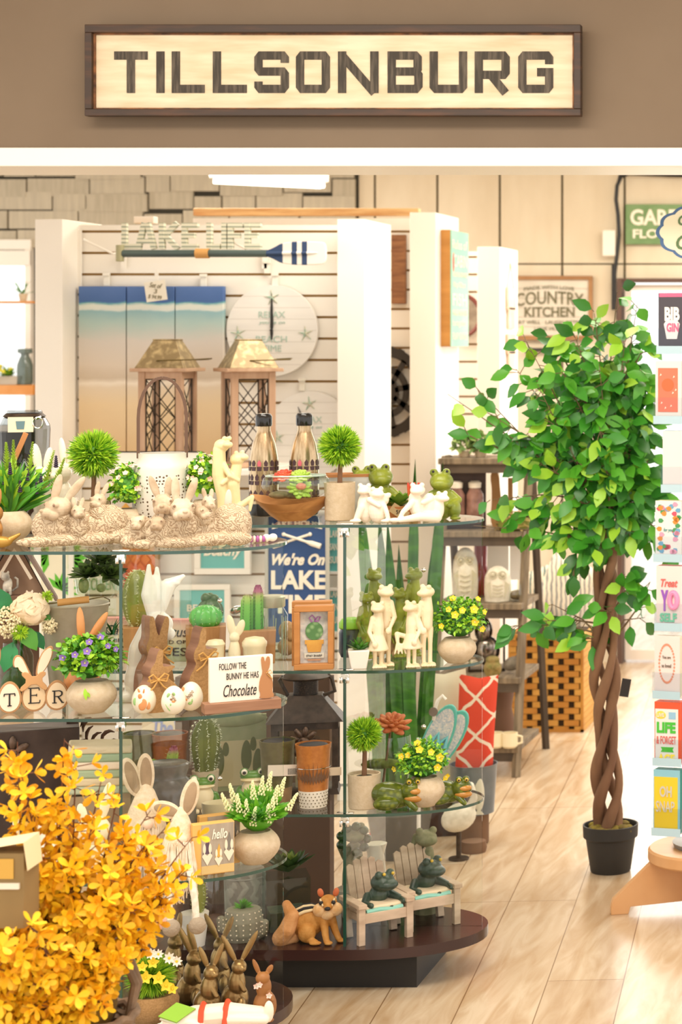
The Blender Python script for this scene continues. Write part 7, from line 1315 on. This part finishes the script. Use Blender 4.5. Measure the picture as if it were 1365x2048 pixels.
def owl(px, i, Y, h, r, label):
    LS('white_owl', label, 'figurine', px, Y, i, 'white ceramic owls'); mb = MB(); mb.ball((0, 0, h*.6), (r, r*.8, h*.42)); mb.lathe([(r*.95, 0), (r*1.02, h*.3), (r, h*.6)], 24, sy=.8); blob('body', mb, OW, 1.6); mb = MB()
    for s in (-1, 1): mb.tube([(s*r*.35+7*math.cos(a*PI/6), -r*.8+1, h*.78+7*math.sin(a*PI/6)) for a in range(12)], 1.6, 5, closed=True); mb.ball((s*r*.35, -r*.78, h*.78), 3.4); mb.prism([(s*r*.5, h*.1), (s*r*.92, h*.5), (s*r*.55, h*.6)], -r*.74, -r*.5)
    for q_ in range(4): mb.tube([(-r*.4, -r*.8, h*(.2+q_*.1)), (0, -r*.88, h*(.17+q_*.1)), (r*.4, -r*.8, h*(.2+q_*.1))], 1.2, 5)
    part('carving', mb, mat('owl_shadow', 'c2ba9e', rough=.8))
owl(931, 2, 7.9, 104, 25, 'taller white ceramic owl on the third tier of the ladder shelf'); owl(996, 2, 7.86, 70, 26, 'shorter white ceramic owl on the third tier of the ladder shelf')
LS('red_vase', 'dark red glass vase between the two white owls', 'vase', 962, 8.06, 2); part('vase', MB().lathe([(16, 0), (22, 30), (12, 60), (14, 126), (11, 126)], 26), mat('ruby', '8f2f2c', rough=.2))
LS('white_board', 'white blank boards standing behind the short owl on the ladder shelf', 'boards', 1008, 8.05, 2); part('board', MB().box(-32, 10, 0, 4, 0, 130).box(12, 36, 4, 8, 30, 124), WHITE)
LS('clear_bowl', 'small clear glass bowl at the right of the ladder shelf third tier', 'bowl', 1035, 7.88, 2); part('bowl', MB().lathe([(14, 0), (22, 14), (18, 34), (15, 34)], 26, cap=False), JAR); part('filling', MB().ball((0, 0, 12), (16, 16, 10)), mat('brown_nuts', '8a7048', '5a4830', sc=120))
LS('mercury_lantern', 'dark framed lantern of silver mottled glass on the ladder shelf fourth tier', 'lantern', 972, 7.94, 3); part('frame', MB().box(-34, -30, -18, 18, 0, 110).box(34, 38, -18, 18, 0, 110).box(-34, 38, -18, 18, 106, 114).box(-34, 38, -18, 18, 0, 5), DARK); mb = MB(); mb.ball((-4, 0, 80), (18, 14, 26)).ball((2, 0, 40), (26, 15, 30)); part('mercury_glass', mb, mat('mercury', 'b9aca0', '54463c', sc=40, rough=.15, metal=.8))
LS('mossy_pig_face', 'small brown and green stone creature face on the ladder shelf', 'figurine', 986, 7.74, 3); mb = MB(); mb.ball((0, 0, 20), (18, 14, 20)); mb.ball((-8, -12, 24), 7); mb.ball((8, -12, 24), 7); mb.ball((0, 0, 38), (14, 12, 8)); blob('body', mb, mat('mossy_rock', '9c8350', '6f6a34', sc=40, rough=.9), 1.6)
LS('grey_bird', 'grey wooden bird figurine on the right of the ladder shelf fourth tier', 'figurine', 1026, 7.86, 3); mb = MB(); mb.ball((0, 0, 20), (20, 12, 14), (0, -20, 0)); mb.ball((16, 0, 36), 9); blob('body', mb, mat('grey_bark', '8d8372', '6a6052', sc=30, rough=.9), 1.6)
LS('wooden_totem', 'brown carved wooden totem on the lowest tier of the ladder shelf', 'ornament', 1004, 7.92, 4); part('totem', MB().lathe([(24, 0), (26, 30), (20, 60), (26, 100), (22, 112)], 20), mat('totem_brown', '6d4a32', rough=.6)); part('side_block', MB().box(-44, -24, -10, 14, 0, 96), mat('tan_mask', '9c7040'))
for (px, l_) in ((992, 'left'), (1020, 'right')):
    LS('white_mug', f'{l_} small white mug lying on the lowest tier of the ladder shelf', 'mug', px, 7.72, 4, 'white mugs on the ladder shelf'); part('mug', MB().lathe([(12, 0), (16, 4), (16, 30), (14, 30), (14, 8)], 24), CREAM); part('mug_handle', MB().tube([(14, -4, 24), (24, -4, 22), (24, -4, 10), (14, -4, 7)], 2.4, 8), CREAM)
# ------------------------------------------------------------ woven bin with cushions
BY = 8.62
Th('woven_bin', 'square orange brown woven wooden bin with dark gaps on the floor', 'basket', 1092, BY, 0, rz=0); k = 1/K
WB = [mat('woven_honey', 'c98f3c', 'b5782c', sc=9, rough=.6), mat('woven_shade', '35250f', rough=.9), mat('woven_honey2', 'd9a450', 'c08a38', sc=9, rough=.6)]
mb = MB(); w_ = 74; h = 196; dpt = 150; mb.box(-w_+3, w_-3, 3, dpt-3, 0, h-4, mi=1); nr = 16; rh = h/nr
for r in range(nr):
    x = -w_; i = 0
    while x < w_:
        seg_ = 42; xo = x-((r % 2)*21 if i == 0 else 0); a_, b_ = max(xo+(0 if i == 0 else 6), -w_), min(xo+seg_-6, w_)
        if b_ > a_: mb.box(a_, b_, -1-(i % 2)*.8, 3, r*rh+.5, (r+1)*rh-.5, mi=(0, 2)[(r+i) % 2])
        x = xo+seg_; i += 1
    mb.box(w_-3, w_+1, 0, dpt, r*rh+.6, (r+1)*rh-.6, mi=2)
mb.box(-w_-1, w_+2, -2, 4, h-6, h, mi=0).box(-w_-1, w_+2, -2, 4, 0, 6, mi=0).box(-w_-1, -w_+4, 0, dpt, 0, h, mi=0).box(w_-4, w_+2, -2, 4, 0, h, mi=0)
part('bin', mb, WB); 
def cushion(name, label, px, Y, z, w_, h, m_, rot, cat='cushion', group=None, rz=None, m2=None):
    Th(name, label, cat, px, Y, z, group, rz=rz); mb = MB(); n = 16; vs = []
    for side in (-1, 1):
        for i in range(n+1):
            for j in range(n+1):
                u, v = i/n*2-1, j/n*2-1; e = (1-abs(u)**3.2)*(1-abs(v)**3.2); pinch = 1-.07*(1-abs(abs(u)-abs(v)))*0-.06*(abs(u*v)**.0)*((1-abs(u))*(abs(v))**4+(1-abs(v))*abs(u)**4); vs.append((u*w_/2*pinch, side*w_*.17*max(e, 0)**.6, h/2+v*h/2*pinch))
    N_ = (n+1)**2; fs = []
    for s in (0, 1):
        for i in range(n):
            for j in range(n): a = s*N_+i*(n+1)+j; q_ = (a, a+1, a+n+2, a+n+1); fs.append(q_ if s else tuple(reversed(q_)))
    R = rotm(rot); vs = [R@(Vector(v)-Vector((0, 0, h/2)))+Vector((0, 0, h/2)) for v in vs]; mb.add(vs, fs); return part('cushion', mb, m_)
for (px, Y, z, w_, h, c1, c2, rot, l_) in ((1128, 8.95, .40, 100, 130, 'e8dcc4', '8f8f8a', (-10, 25, 0), 'pale cushion with grey striped pattern leaning in the woven bin'), (1095, 9.05, .40, 70, 110, 'ece2cc', '5d7a78', (-8, -20, 0), 'cream cushion with a teal ring pattern in the woven bin'), (1165, 9.0, .40, 80, 110, 'f0e8d8', 'a9a294', (-8, 40, 0), 'off white cushion tipped over at the right of the woven bin')):
    cushion('cushion', l_, px, Y, z, w_, h, mat('cush_'+str(px), c1, c2, sc=16, kind='wave', dist=3, rough=.9, lo=.6, hi=.75), rot, group='cushions in the woven bin')
# patterned bolster pillows, pail, geese, sandals beyond the glass
Th('fish_pail', 'grey metal pail with a pale fish motif under the patterned cushions', 'bucket', 948, 6.72, 0.10); part('pail', MB().lathe([(40, 0), (46, 92), (48, 96), (45, 96), (38, 6)], 40, cap=False), mat('slate_pail', '7a8288', '666e74', sc=10, rough=.35, metal=.4)); part('base', MB().lathe([(40, -1), (40, 2)], 32), MATS['slate_pail']); part('fish_motif', MB().ball((10, -42, 42), (11, 3, 34)).prism([(0, 2), (20, 2), (10, 14)], -44, -42), mat('motif_pale', 'd6cfb8', rough=.7)); part('plinth', MB().lathe([(30, -60), (30, -2)], 24), mat('log_stump', '7a5a40', rough=.9))
RC = mat('lattice_red', 'dd4a32', rough=.9); nt = RC.node_tree; N = nt.nodes; L = nt.links; b = N['Principled BSDF']; tc = N.new('ShaderNodeTexCoord'); mp = N.new('ShaderNodeMapping'); mp.inputs['Rotation'].default_value = (0, math.radians(45), 0); L.new(tc.outputs['Object'], mp.inputs[0]); sp = N.new('ShaderNodeSeparateXYZ'); no = N.new('ShaderNodeTexNoise'); no.inputs['Scale'].default_value = 14; L.new(mp.outputs[0], no.inputs[0]); ad = N.new('ShaderNodeVectorMath'); ad.operation = 'MULTIPLY_ADD'; ad.inputs[1].default_value = (.03,)*3; L.new(no.outputs[1], ad.inputs[0]); L.new(mp.outputs[0], ad.inputs[2]); L.new(ad.outputs[0], sp.inputs[0]); outs = []
for ax in (0, 2):
    m1 = N.new('ShaderNodeMath'); m1.operation = 'PINGPONG'; m1.inputs[1].default_value = .042; L.new(sp.outputs[ax], m1.inputs[0]); m2 = N.new('ShaderNodeMath'); m2.operation = 'LESS_THAN'; m2.inputs[1].default_value = .0048; L.new(m1.outputs[0], m2.inputs[0]); outs.append(m2)
mx = N.new('ShaderNodeMath'); mx.operation = 'MAXIMUM'; L.new(outs[0].outputs[0], mx.inputs[0]); L.new(outs[1].outputs[0], mx.inputs[1]); mi_ = N.new('ShaderNodeMix'); mi_.data_type = 'RGBA'; mi_.inputs[6].default_value = lin('dd4a32'); mi_.inputs[7].default_value = lin('f3dcc4'); L.new(mx.outputs[0], mi_.inputs[0]); L.new(mi_.outputs[2], b.inputs['Base Color'])
cushion('lattice_cushion', 'red cushion with a cream lattice pattern standing in the fish pail', 952, 6.72, .13, 76, 255, RC, (0, 3, 0)); cushion('cream_cushion', 'plain cream cushion standing left of the red lattice cushion', 898, 6.82, .13, 84, 250, mat('cream_linen', 'dcd2b8', rough=.95), (0, -4, 0))
Th('cushion_crate', 'low dark crate under the plain cream cushion', 'crate', 884, 6.84, 0); part('crate', MB().box(-40, 34, -26, 40, 0, 78), mat('espresso_wood', '4a332a'), bevel=1)
Th('white_goose', 'white goose sculpture with upright neck in front of the pail', 'figurine', 918, 6.5, .0); part('stand', MB().tube([(0, 0, 0), (0, 0, 60)], 5).lathe([(20, 0), (20, 4)], 20), DARK); mb = MB(); mb.ball((0, 0, 84), (36, 22, 28), (0, -25, 0)); limb(mb, [(20, 0, 94), (30, 0, 122), (24, 0, 146)], [12, 7, 7]); mb.cap((24, 0, 148), (8, -6, 146), 6, 3); blob('body', mb, OW, 1.6)
Th('log_stump', 'short dark log foot on the floor beside the fish pail', 'log', 948, 6.6, 0); part('log', MB().lathe([(24, 0), (26, 8), (24, 22)], 20), mat('log_stump', '7a5a40'))
Th('flip_flops', 'pair of turquoise patterned flip flops on a white hanger behind the topiary', 'sandals', 838, 6.1, zat(1560, 6.1), rz=0); AQ = mat('aqua_foam', '5fb8a8', rough=.6); PR = mat('floral_sole', 'e8dcd0', 'a9b8c4', sc=60, rough=.7, dist=3)
for (x, a, m_) in ((-14, 24, 0), (14, 34, 6)):
    mb = MB(); o_ = [(x0*1.15, z0*1.3) for x0, z0 in egg(0, 62, 24, 64, 28, -.1)]; mb.prism(o_, 0+m_, 10+m_, rot=(0, a, 0)); s_ = part('sole', mb, AQ, bevel=2); mb = MB(); mb.prism([(a_*.86, 80+(b_-80)*.9) for a_, b_ in o_], -1+m_, 0+m_, rot=(0, a, 0)); part('insole', mb, PR, parent=s_); R = rotm((0, a, 0)); mb = MB(); mb.tube([R@Vector(v) for v in ((-22, -4+m_, 50), (-6, -14+m_, 84), (0, -10+m_, 104), (8, -14+m_, 84), (24, -4+m_, 50))], 4.5, 8); part('strap', mb, mat('aqua_strap', '79c6cc', rough=.5), parent=s_)
part('hanger', MB().tube([(30, 0, 120), (36, -6, 148), (40, -8, 166), (52, -8, 172), (54, -8, 160)], 3.4, 8).lathe([(12, 0), (12, 4)], 20, c=(0, 0), rot=(90, 0, 0)).__class__().tube([(30, 0, 120), (36, -6, 148), (40, -8, 160), (50, -8, 170), (56, -8, 162)], 3.6, 8), WHITE); part('size_disc', MB().prism([(32+9*math.cos(a*PI/10), 138+9*math.sin(a*PI/10)) for a in range(20)], -12, -9), mat('disc_grey', '77675a'))
Th('sandal_rack', 'slim white floor rack that carries the turquoise flip flops', 'rack', 838, 6.16, 0, rz=0); part('upright', MB().tube([(0, 0, 0), (0, 0, 300)], 4), WHITE); part('base', MB().box(-40, 40, -20, 20, 0, 6), WHITE)
Th('boot_tray', 'black tray holding red and white striped bowls on the floor', 'tray', 772, 6.7, 0); part('tray', MB().lathe([(62, 0), (68, 8), (70, 18), (66, 16), (60, 4)], 36, sy=.6), BLACK); mb = MB(); mb.ball((-22, 0, 14), (22, 16, 12)); mb.ball((24, 0, 14), (24, 16, 12)); part('bowls', mb, mat('red_stripe', 'b5483c', 'efe0cc', sc=14, kind='wave', rough=.5))
# tall snake plant
Th('snake_plant', 'tall snake plant with long upright dark green leaves behind the frogs', 'potted plant', 800, 6.55, 0); SN = mat('snake_leaf', '4a8428', '2f5f20', sc=9, st=(1, 1, 3), dist=1, rough=.4)
mb = MB()
for (bx_, tx, zt, w_, y) in ((-34, -78, 760, 24, -8), (-6, -40, 690, 26, 10), (6, -24, 680, 24, -10), (16, 30, 792, 22, 4), (40, 84, 786, 24, 0), (30, 76, 700, 24, 14), (-20, -56, 600, 14, -20), (52, 60, 420, 16, -16), (0, 20, 560, 26, 26), (-40, -30, 500, 28, 20), (30, 10, 520, 26, -20), (14, -2, 620, 24, 22)):
    n = 9; vs = []
    for i in range(n+1):
        t = i/n; ww = w_*(.8+.4*t if t < .5 else 1-.05*(t-.5)) * (1 if t < .8 else max(0.02, (1-t)/.2)); x = bx_+(tx-bx_)*t; z = 70+(zt-70)*t; a = t*.5; vs += [(x-ww/2*math.cos(a), y+ww/2*math.sin(a)-2, z), (x, y+4, z), (x+ww/2*math.cos(a), y-ww/2*math.sin(a)-2, z), (x, y+6, z)]
    fs = [];
    for i in range(n):
        for j in range(4): fs.append((i*4+j, i*4+(j+1) % 4, (i+1)*4+(j+1) % 4, (i+1)*4+j))
    mb.add(vs, fs)
part('leaves', mb, SN, ang=60); part('pot', MB().lathe([(48, 0), (64, 90), (60, 90)], 32), mat('slate_pot', '6f6a62', rough=.7)); part('soil', MB().lathe([(60, 78), (5, 82)], 20), SOIL)
# ------------------------------------------------------------ card spinner
SY = 5.95
Th('card_spinner', 'tall clear greeting card spinner on a round pale wooden base with feet', 'card rack', 1420, SY, 0, rz=0); zb = zat(1690, SY)/K
BEE = mat('beech', 'd9a672', 'cf9862', sc=5, st=(1, 3, 1), rough=.45)
part('disc', MB().lathe([(118, zb-26), (122, zb-22), (122, zb-4), (118, zb)], 48), BEE, ang=30); mb = MB()
for a, nm in ((195, 0), (285, 0), (15, 0), (105, 0)):
    mb = MB(); mb.prism([(10, zb-26), (118, zb-26), (192, 30), (196, 16), (196, 0), (162, 0), (158, 14), (10, 20)], -9, 9); R = Matrix.Rotation(math.radians(a-0), 3, 'Z'); mb.v = [tuple(R@Vector(v)) for v in mb.v]; part('foot', mb, BEE, bevel=1)
part('pole', MB().tube([(0, 0, zb), (0, 0, 1340)], 9, 14), CHROME)
part('swivel_plate', MB().lathe([(70, zb), (74, zb+10), (40, zb+14)], 32), mat('grey_swivel', '8a8680', rough=.4))
ACR = glassmat('acrylic', (.93, .95, .97), 1.4, .02); BLS = mat('blue_strip', 'b9d4de', rough=.4)
def pack(label, y0, y1, px, edge, face, decor, rz=-14, n=7):
    """card stack in its clear pocket; y0,y1 = top and bottom in the photo"""
    Th('greeting_card_pack', label, 'greeting cards', px, SY-.14, zat(y1, SY-.14), 'greeting cards in the clear spinner pockets', rz=rz); h = y1-y0
    for i in range(n): part('card', MB().box(-26, 30, i*4, i*4+2.6, 4+i*.4, h), face if i == 0 else edge, bevel=.4)
    decor(h)
    part('pocket', MB().box(-29, 33, -3, -1.6, 0, h*.42).box(-29, 33, -3, 32, -2, 0).box(-30, -29, -3, 32, 0, h*.42).box(33, 34, -3, 32, 0, h*.42), ACR); part('pocket_strip', MB().box(-29, 33, -3.6, -3, 0, 16), BLS); part('rack_arm', MB().tube([(4, 30, 4), (54, 114, 4)], 2.5, 6), CHROME)
def d_blank(h): pass
def d_bab(h):
    part('title', MB().box(-24, 28, -.8, 0, h-8, h), mat('card_pink', 'd9688c')); txt('BIB', -12, 20, h-56, h-28, mat('card_white', 'f4ece6'), -1, bold=.05); txt('GIN', -8, 18, h-78, h-60, MATS['card_pink'], -1, bold=.04); part('printed_glass', MB().prism([(-8, 30), (14, 30), (20, 60), (14, 68), (-8, 68), (-14, 60)], -1, 0), MATS['card_white'])
def d_sun(h): part('printed_panel', MB().box(-20, 22, -1, 0, 24, h-14), mat('card_coral', 'ec7a5c', rough=.6)); part('printed_sun', MB().prism([(1+13*math.cos(a*PI/10), h*.62+13*math.sin(a*PI/10)) for a in range(20)], -1.5, -1), mat('card_orange', 'ee6a3c')); mb = MB(); [mb.prism([(x, z), (x+4, z+2), (x+2, z+5)], -1.6, -1) for x, z in ((-14, 40), (10, 60), (-16, h-30), (12, h-34), (6, 34), (-6, 30), (16, h-60))]; part('white_flecks', mb, PW)
def d_floral(h):
    for i, c in enumerate(('d9556a', '4f9a5c', '6fa8c9', 'e8a0b8', 'e8923c')):
        mb = MB(); g = random.Random(i)
        for j in range(9): s = g.choice((-1, 1)); x = s*g.uniform(12, 22) if g.random() < .7 else g.uniform(-20, 22); z = g.uniform(20, h-6) if abs(x) > 11 else g.choice((g.uniform(20, 32), g.uniform(h-26, h-8))); mb.prism([(x+2+5*math.cos(a*PI/3+i)*(1+.3*(a % 2)), z+5*math.sin(a*PI/3+i)) for a in range(6)], -.9-i*.1, 0)
        part('printed_blooms', mb, mat('bloom_'+str(i), c, rough=.7))
    txt('for you', -8, 12, h*.48, h*.56, mat('card_teal', '3fa3a0'), -1, shear=.3)
def d_treat(h):
    txt('Treat', -16, 20, h-42, h-26, mat('card_salmon', 'e06a62'), -1, shear=.3, bold=.02); txt('Y', -16, 0, h-90, h-48, mat('card_purple', '9a5cc0'), -1, bold=.05); mb = MB(); mb.tube([(11+8*math.cos(a*PI/12), -2, h-68+15*math.sin(a*PI/12)) for a in range(24)], 5.4, 8, closed=True); part('printed_doughnut', mb, mat('doughnut_pink', 'ee96c0')); txt('SELF', -18, 18, h-112, h-94, mat('card_mint', '6fc0a0'), -1, bold=.04)
def d_wreath(h):
    mb = MB(); g = random.Random(1)
    for j in range(34): a = 2*PI*j/34; x, z = 2+17*math.cos(a), h*.56+38*math.sin(a); mb.prism([(x-2.4, z), (x, z+3.4), (x+2.4, z), (x, z-2.6)], -.8, 0)
    part('printed_wreath', mb, mat('peach_leaf', 'eb9a7c')); txt('You are', -8, 11, h*.64, h*.69, mat('card_ink', '7a6a5c'), -1); txt('so loved', -9, 12, h*.5, h*.56, MATS['card_ink'], -1)
def d_life(h):
    part('face_panel', MB().box(-24, 25, -.8, 0, 4, h-14), mat('card_pale', 'eeeae4')); part('printed_bubble', MB().prism(egg(-12, h-26, 11, 8), -1.4, -.8), mat('card_yellow', 'f0dc4c')); txt('LIVE', -20, -4, h-30, h-22, PW, -1.8, bold=.03); txt('LIFE', -20, 20, h-62, h-40, mat('card_green', '4fc23c'), -1.4, bold=.05); txt('& FORGET', -21, 21, h-84, h-68, MATS['card_salmon'] if 'card_salmon' in MATS else RC, -1.4, bold=.01); part('printed_ribbon', MB().prism([(-12, h-90), (16, h-90), (13, h-95), (16, h-100), (-12, h-100), (-9, h-95)], -1.4, -.8), MATS['card_green']); txt('AGE', -18, 18, h-122, h-104, MATS['card_yellow'], -1.4, bold=.04); part('printed_bunting', MB().box(5, 20, -1.4, -.8, h-34, h-20), mat('card_sky', '9cc6e0'))
def d_snap(h):
    part('face_panel', MB().box(-24, 26, -.8, 0, 4, h-14), mat('snap_yellow', 'f2cd2c')); txt('OH', -12, 14, h-54, h-32, mat('snap_grey', 'cfcabc'), -1.4, bold=.03); txt('SNAP', -20, 20, h-84, h-62, MATS['snap_grey'], -1.4, bold=.01)
wm_ = lambda n, c: mat('card_'+n, c, rough=.5)
pack('top pack of dark greeting cards with pink and white lettering', 586, 708, 1342, wm_('crimson', 'c9486a'), wm_('charcoal', '4a444c'), d_bab)
pack('coral orange greeting cards below the dark pack on the spinner', 722, 848, 1336, wm_('kraft', 'd8ae7c'), wm_('bone', 'efe6da'), d_sun)
pack('plain pale greeting cards with teal edges, third pocket down the spinner', 862, 985, 1352, wm_('deepteal', '3f8f94'), wm_('blank', 'efe4dc'), d_blank, -4)
pack('colourful floral greeting cards, fourth pocket down the spinner', 1002, 1124, 1336, wm_('olivegold', 'c9b98a'), wm_('floralwhite', 'f2ece4'), d_floral)
pack('TREAT YO SELF doughnut greeting cards on the spinner', 1132, 1262, 1338, wm_('rose', 'e0706a'), wm_('blush', 'f3dfd8'), d_treat)
pack('blush greeting cards with an orange leaf wreath on the spinner', 1272, 1398, 1333, wm_('ivory', 'ece2c8'), wm_('powder', 'f3e2da'), d_wreath, -20, 4)
pack('LIVE YOUR LIFE greeting cards with red edges on the spinner', 1404, 1532, 1334, wm_('vermilion', 'ea5a34'), wm_('vermilion', 'ea5a34'), d_life)
pack('yellow OH SNAP greeting cards in the lowest spinner pocket', 1540, 1672, 1332, wm_('petrol', '2f8f86'), wm_('aquaedge', '8ec6d4'), d_snap)
# scalloped hanging sign
Th('scalloped_sign', 'cream scalloped sign with blue edge and green lettering, cut off at the right', 'sign', 1400, 5.9, zat(530, 5.9), rz=0)
def scal(r): return [((r+4.5*abs(math.sin(5.5*t)))*1.25*math.cos(t), 65+(r*.80+4.5*abs(math.sin(5.5*t)))*math.sin(t)) for t in (2*PI*i/110 for i in range(110))]
part('edge', MB().prism(scal(65), -5, 0), mat('sign_blue', '4a6a94', rough=.6)); part('face', MB().prism(scal(59), -6, -5), mat('sign_cream', 'ede7c8', rough=.6)); sg = mat('sign_moss', '5f7a52', rough=.7); txt('Greeting', -42, 60, 72, 100, sg, -6.6, shear=.2, bold=.02); txt('Cards', -46, 46, 30, 60, sg, -6.6, shear=.2, bold=.02); part('sign_post', MB().tube([(20, 6, -200), (20, 6, 20)], 3), CHROME)
# ------------------------------------------------------------ forsythia basket, foreground
FY = 3.72
Th('forsythia_basket', 'overflowing basket of yellow artificial forsythia branches in the left foreground', 'flower arrangement', 118, FY, zat(2090, FY)); s_ = 1.0
WK = mat('wicker', '8f7358', '6d563f', sc=30, rough=.7); mb = MB()
for r in range(9):
    z = -60+r*12; rad = 120+r*2; mb.tube([((rad+4*math.sin(12*a*PI/40+r*PI))*math.cos(a*PI/40*1.0), .8*(rad+4*math.sin(12*a*PI/40+r*PI))*math.sin(a*PI/40), z) for a in range(80)], 6.5, 6, closed=True)
for a in range(26): t = 2*PI*a/26; mb.tube([(122*math.cos(t), 98*math.sin(t), -66), (142*math.cos(t), 114*math.sin(t), 50)], 4, 6)
mb.tube([(144*math.cos(t*PI/20), 116*math.sin(t*PI/20), 52+4*math.sin(t*2.5)) for t in range(40)], 9, 8, closed=True); part('basket', mb, WK)
part('basket_handle', MB().tube([(130, -10, 40), (142, -14, 110), (126, -12, 150), (96, -10, 160)], 9, 8).tube([(130, 0, 40), (150, -4, 110), (134, -2, 158), (100, 0, 172)], 7, 8), WK)
mb = MB(); mbb = MB(); g = random.Random(31)
def bloom(p, d, s):
    d = Vector(d).normalized(); a = d.orthogonal().normalized(); b_ = d.cross(a); rot0 = g.uniform(0, 1.5)
    for i in range(4):
        t = PI/2*i+rot0; e = (a*math.cos(t)+b_*math.sin(t)+d*g.uniform(.25, .7)).normalized(); mb.leaf(p, e, d, s*g.uniform(.85, 1.1), s*.5, .25, -.2, g.choices((0, 1, 2), (4, 5, 2))[0], True)
def branch(x, z, y, n, base=None):
    p0 = Vector(base or (g.uniform(-70, 70), g.uniform(-40, 50), 40)); p1 = Vector((x, y, z)); m_ = p0.lerp(p1, .5)+Vector((-(x)*.10, 0, 30)); pts = [p0*(1-t)**2+m_*2*t*(1-t)+p1*t*t for t in [i/10 for i in range(11)]]; mbb.tube(pts, [4, 3.8, 3.5, 3.2, 3, 2.7, 2.4, 2, 1.7, 1.3, .8], 6)
    for i in range(n):
        t = g.uniform(.28, 1); k_ = min(int(t*10), 9); p = pts[k_].lerp(pts[k_+1], t*10-k_) if k_ < 10 else pts[10]; d = Vector((g.gauss(0, 1), g.gauss(0, 1)-.5, g.gauss(0, 1)+.2)).normalized(); q_ = p+d*g.uniform(8, 30); mbb.tube([p, q_], 1.1, 4); bloom(q_, d, g.uniform(23, 30))
def FT(px, py, y=0): return ((px-118), 2090-py, y)
for (px, py, y, n) in ((42, 1478, 0, 40), (128, 1478, 0, 26), (55, 1560, -20, 30), (150, 1520, -10, 30), (110, 1600, 10, 34), (200, 1555, 20, 16), (232, 1590, 10, 14), (180, 1640, -30, 30), (290, 1640, 20, 26), (330, 1660, 0, 22), (370, 1700, 10, 16), (280, 1700, -20, 34), (240, 1690, 0, 34), (360, 1760, -10, 22), (330, 1800, -20, 30), (300, 1860, 0, 28), (310, 1750, 0, 30), (80, 1700, -50, 36), (140, 1720, -60, 38), (4, 1830, -50, 34), (10, 1835, -205, 26), (50, 1850, -200, 26), (80, 1830, -190, 20), (-10, 1860, -200, 20), (30, 1815, -200, 16), (66, 1795, -190, 9), (60, 1800, -80, 44), (130, 1810, -90, 46), (200, 1790, -80, 46), (250, 1820, -60, 44), (20, 1880, -90, 44), (90, 1890, -110, 46), (160, 1880, -110, 46), (230, 1900, -80, 40), (10, 1960, -100, 40), (80, 1970, -120, 40), (150, 1960, -120, 36), (200, 1985, -100, 26), (30, 2020, -120, 30), (100, 2030, -130, 26), (210, 1740, -50, 40), (90, 1760, -30, 40), (170, 1960, -60, 20), (-20, 1850, -60, 40), (-10, 1930, -80, 40)):
    x, z, yy = FT(px, py, y); branch(x, z, yy, n)
mbb.mi = 0; part('branches', mbb, mat('red_brown_twig', '7a4a2c', '5a351e', sc=20, rough=.7)); part('blossoms', mb, [mat('forsythia_gold', 'fcc010', rough=.55), mat('forsythia_yellow', 'ffd022', rough=.55), mat('forsythia_amber', 'eda90c', rough=.6)], kind='stuff', ang=180)
part('inner_moss', MB().ball((0, 10, 70), (110, 80, 90)), mat('brown_moss', '6d4f1c', '8f6a1e', sc=30, rough=.95))
Th('basket_table', 'low dark wooden table under the forsythia basket', 'table', 100, FY+.05, 0, rz=0); hz = zat(2090, FY)/K-68; part('top', MB().box(-190, 150, -150, 150, hz-16, hz), WOODB, bevel=1)
for x in (-180, 140):
    for y in (-140, 140): part('leg', MB().box(x-8, x+8, y-8, y+8, 0, hz-16), WOODB)
Th('cardboard_display', 'beige box corner with a curled paper flap at the left edge in front', 'box', -16, 3.58, zat(1800, 3.58)-.1, rz=0); part('box', MB().box(-90, 64, 0, 70, 60, 210), mat('kraft_box', '9c8050', '8a6f44', sc=5, rough=.8), bevel=1); mb = MB(); mb.add([(-90, -2, 206), (64, -2, 232), (64, 70, 238), (-90, 70, 212)], [(0, 1, 2, 3)]); mb.add([(64, -3, 232), (72, -3, 176), (72, 66, 180), (64, 70, 238)], [(0, 1, 2, 3)]); part('paper_flap', mb, mat('flap_paper', 'ecd6a8', rough=.7)); part('yellow_print', MB().box(-90, 44, -3, -1, 160, 200), mat('print_gold', 'd9a848')); part('price_rail', MB().box(-90, 56, -6, 0, 140, 152), GW); part('riser', MB().box(-90, -50, 4, 66, -(zat(1800, 3.58)-.1)/K*1.0, 60), MATS['kraft_box'])
# ---------------------------------------------------------------- things of one single mesh become that mesh
for e in EMP:
    ch = list(e.children)
    if len(ch) == 1 and not ch[0].children:
        c = ch[0]; nm = e.name; c.parent = None; c.location = e.location; c.rotation_euler = e.rotation_euler; c.scale = e.scale
        for kk in ('label', 'category', 'group', 'kind'):
            if kk in e: c[kk] = e[kk]
        bpy.data.objects.remove(e); c.name = nm.split('.')[0]
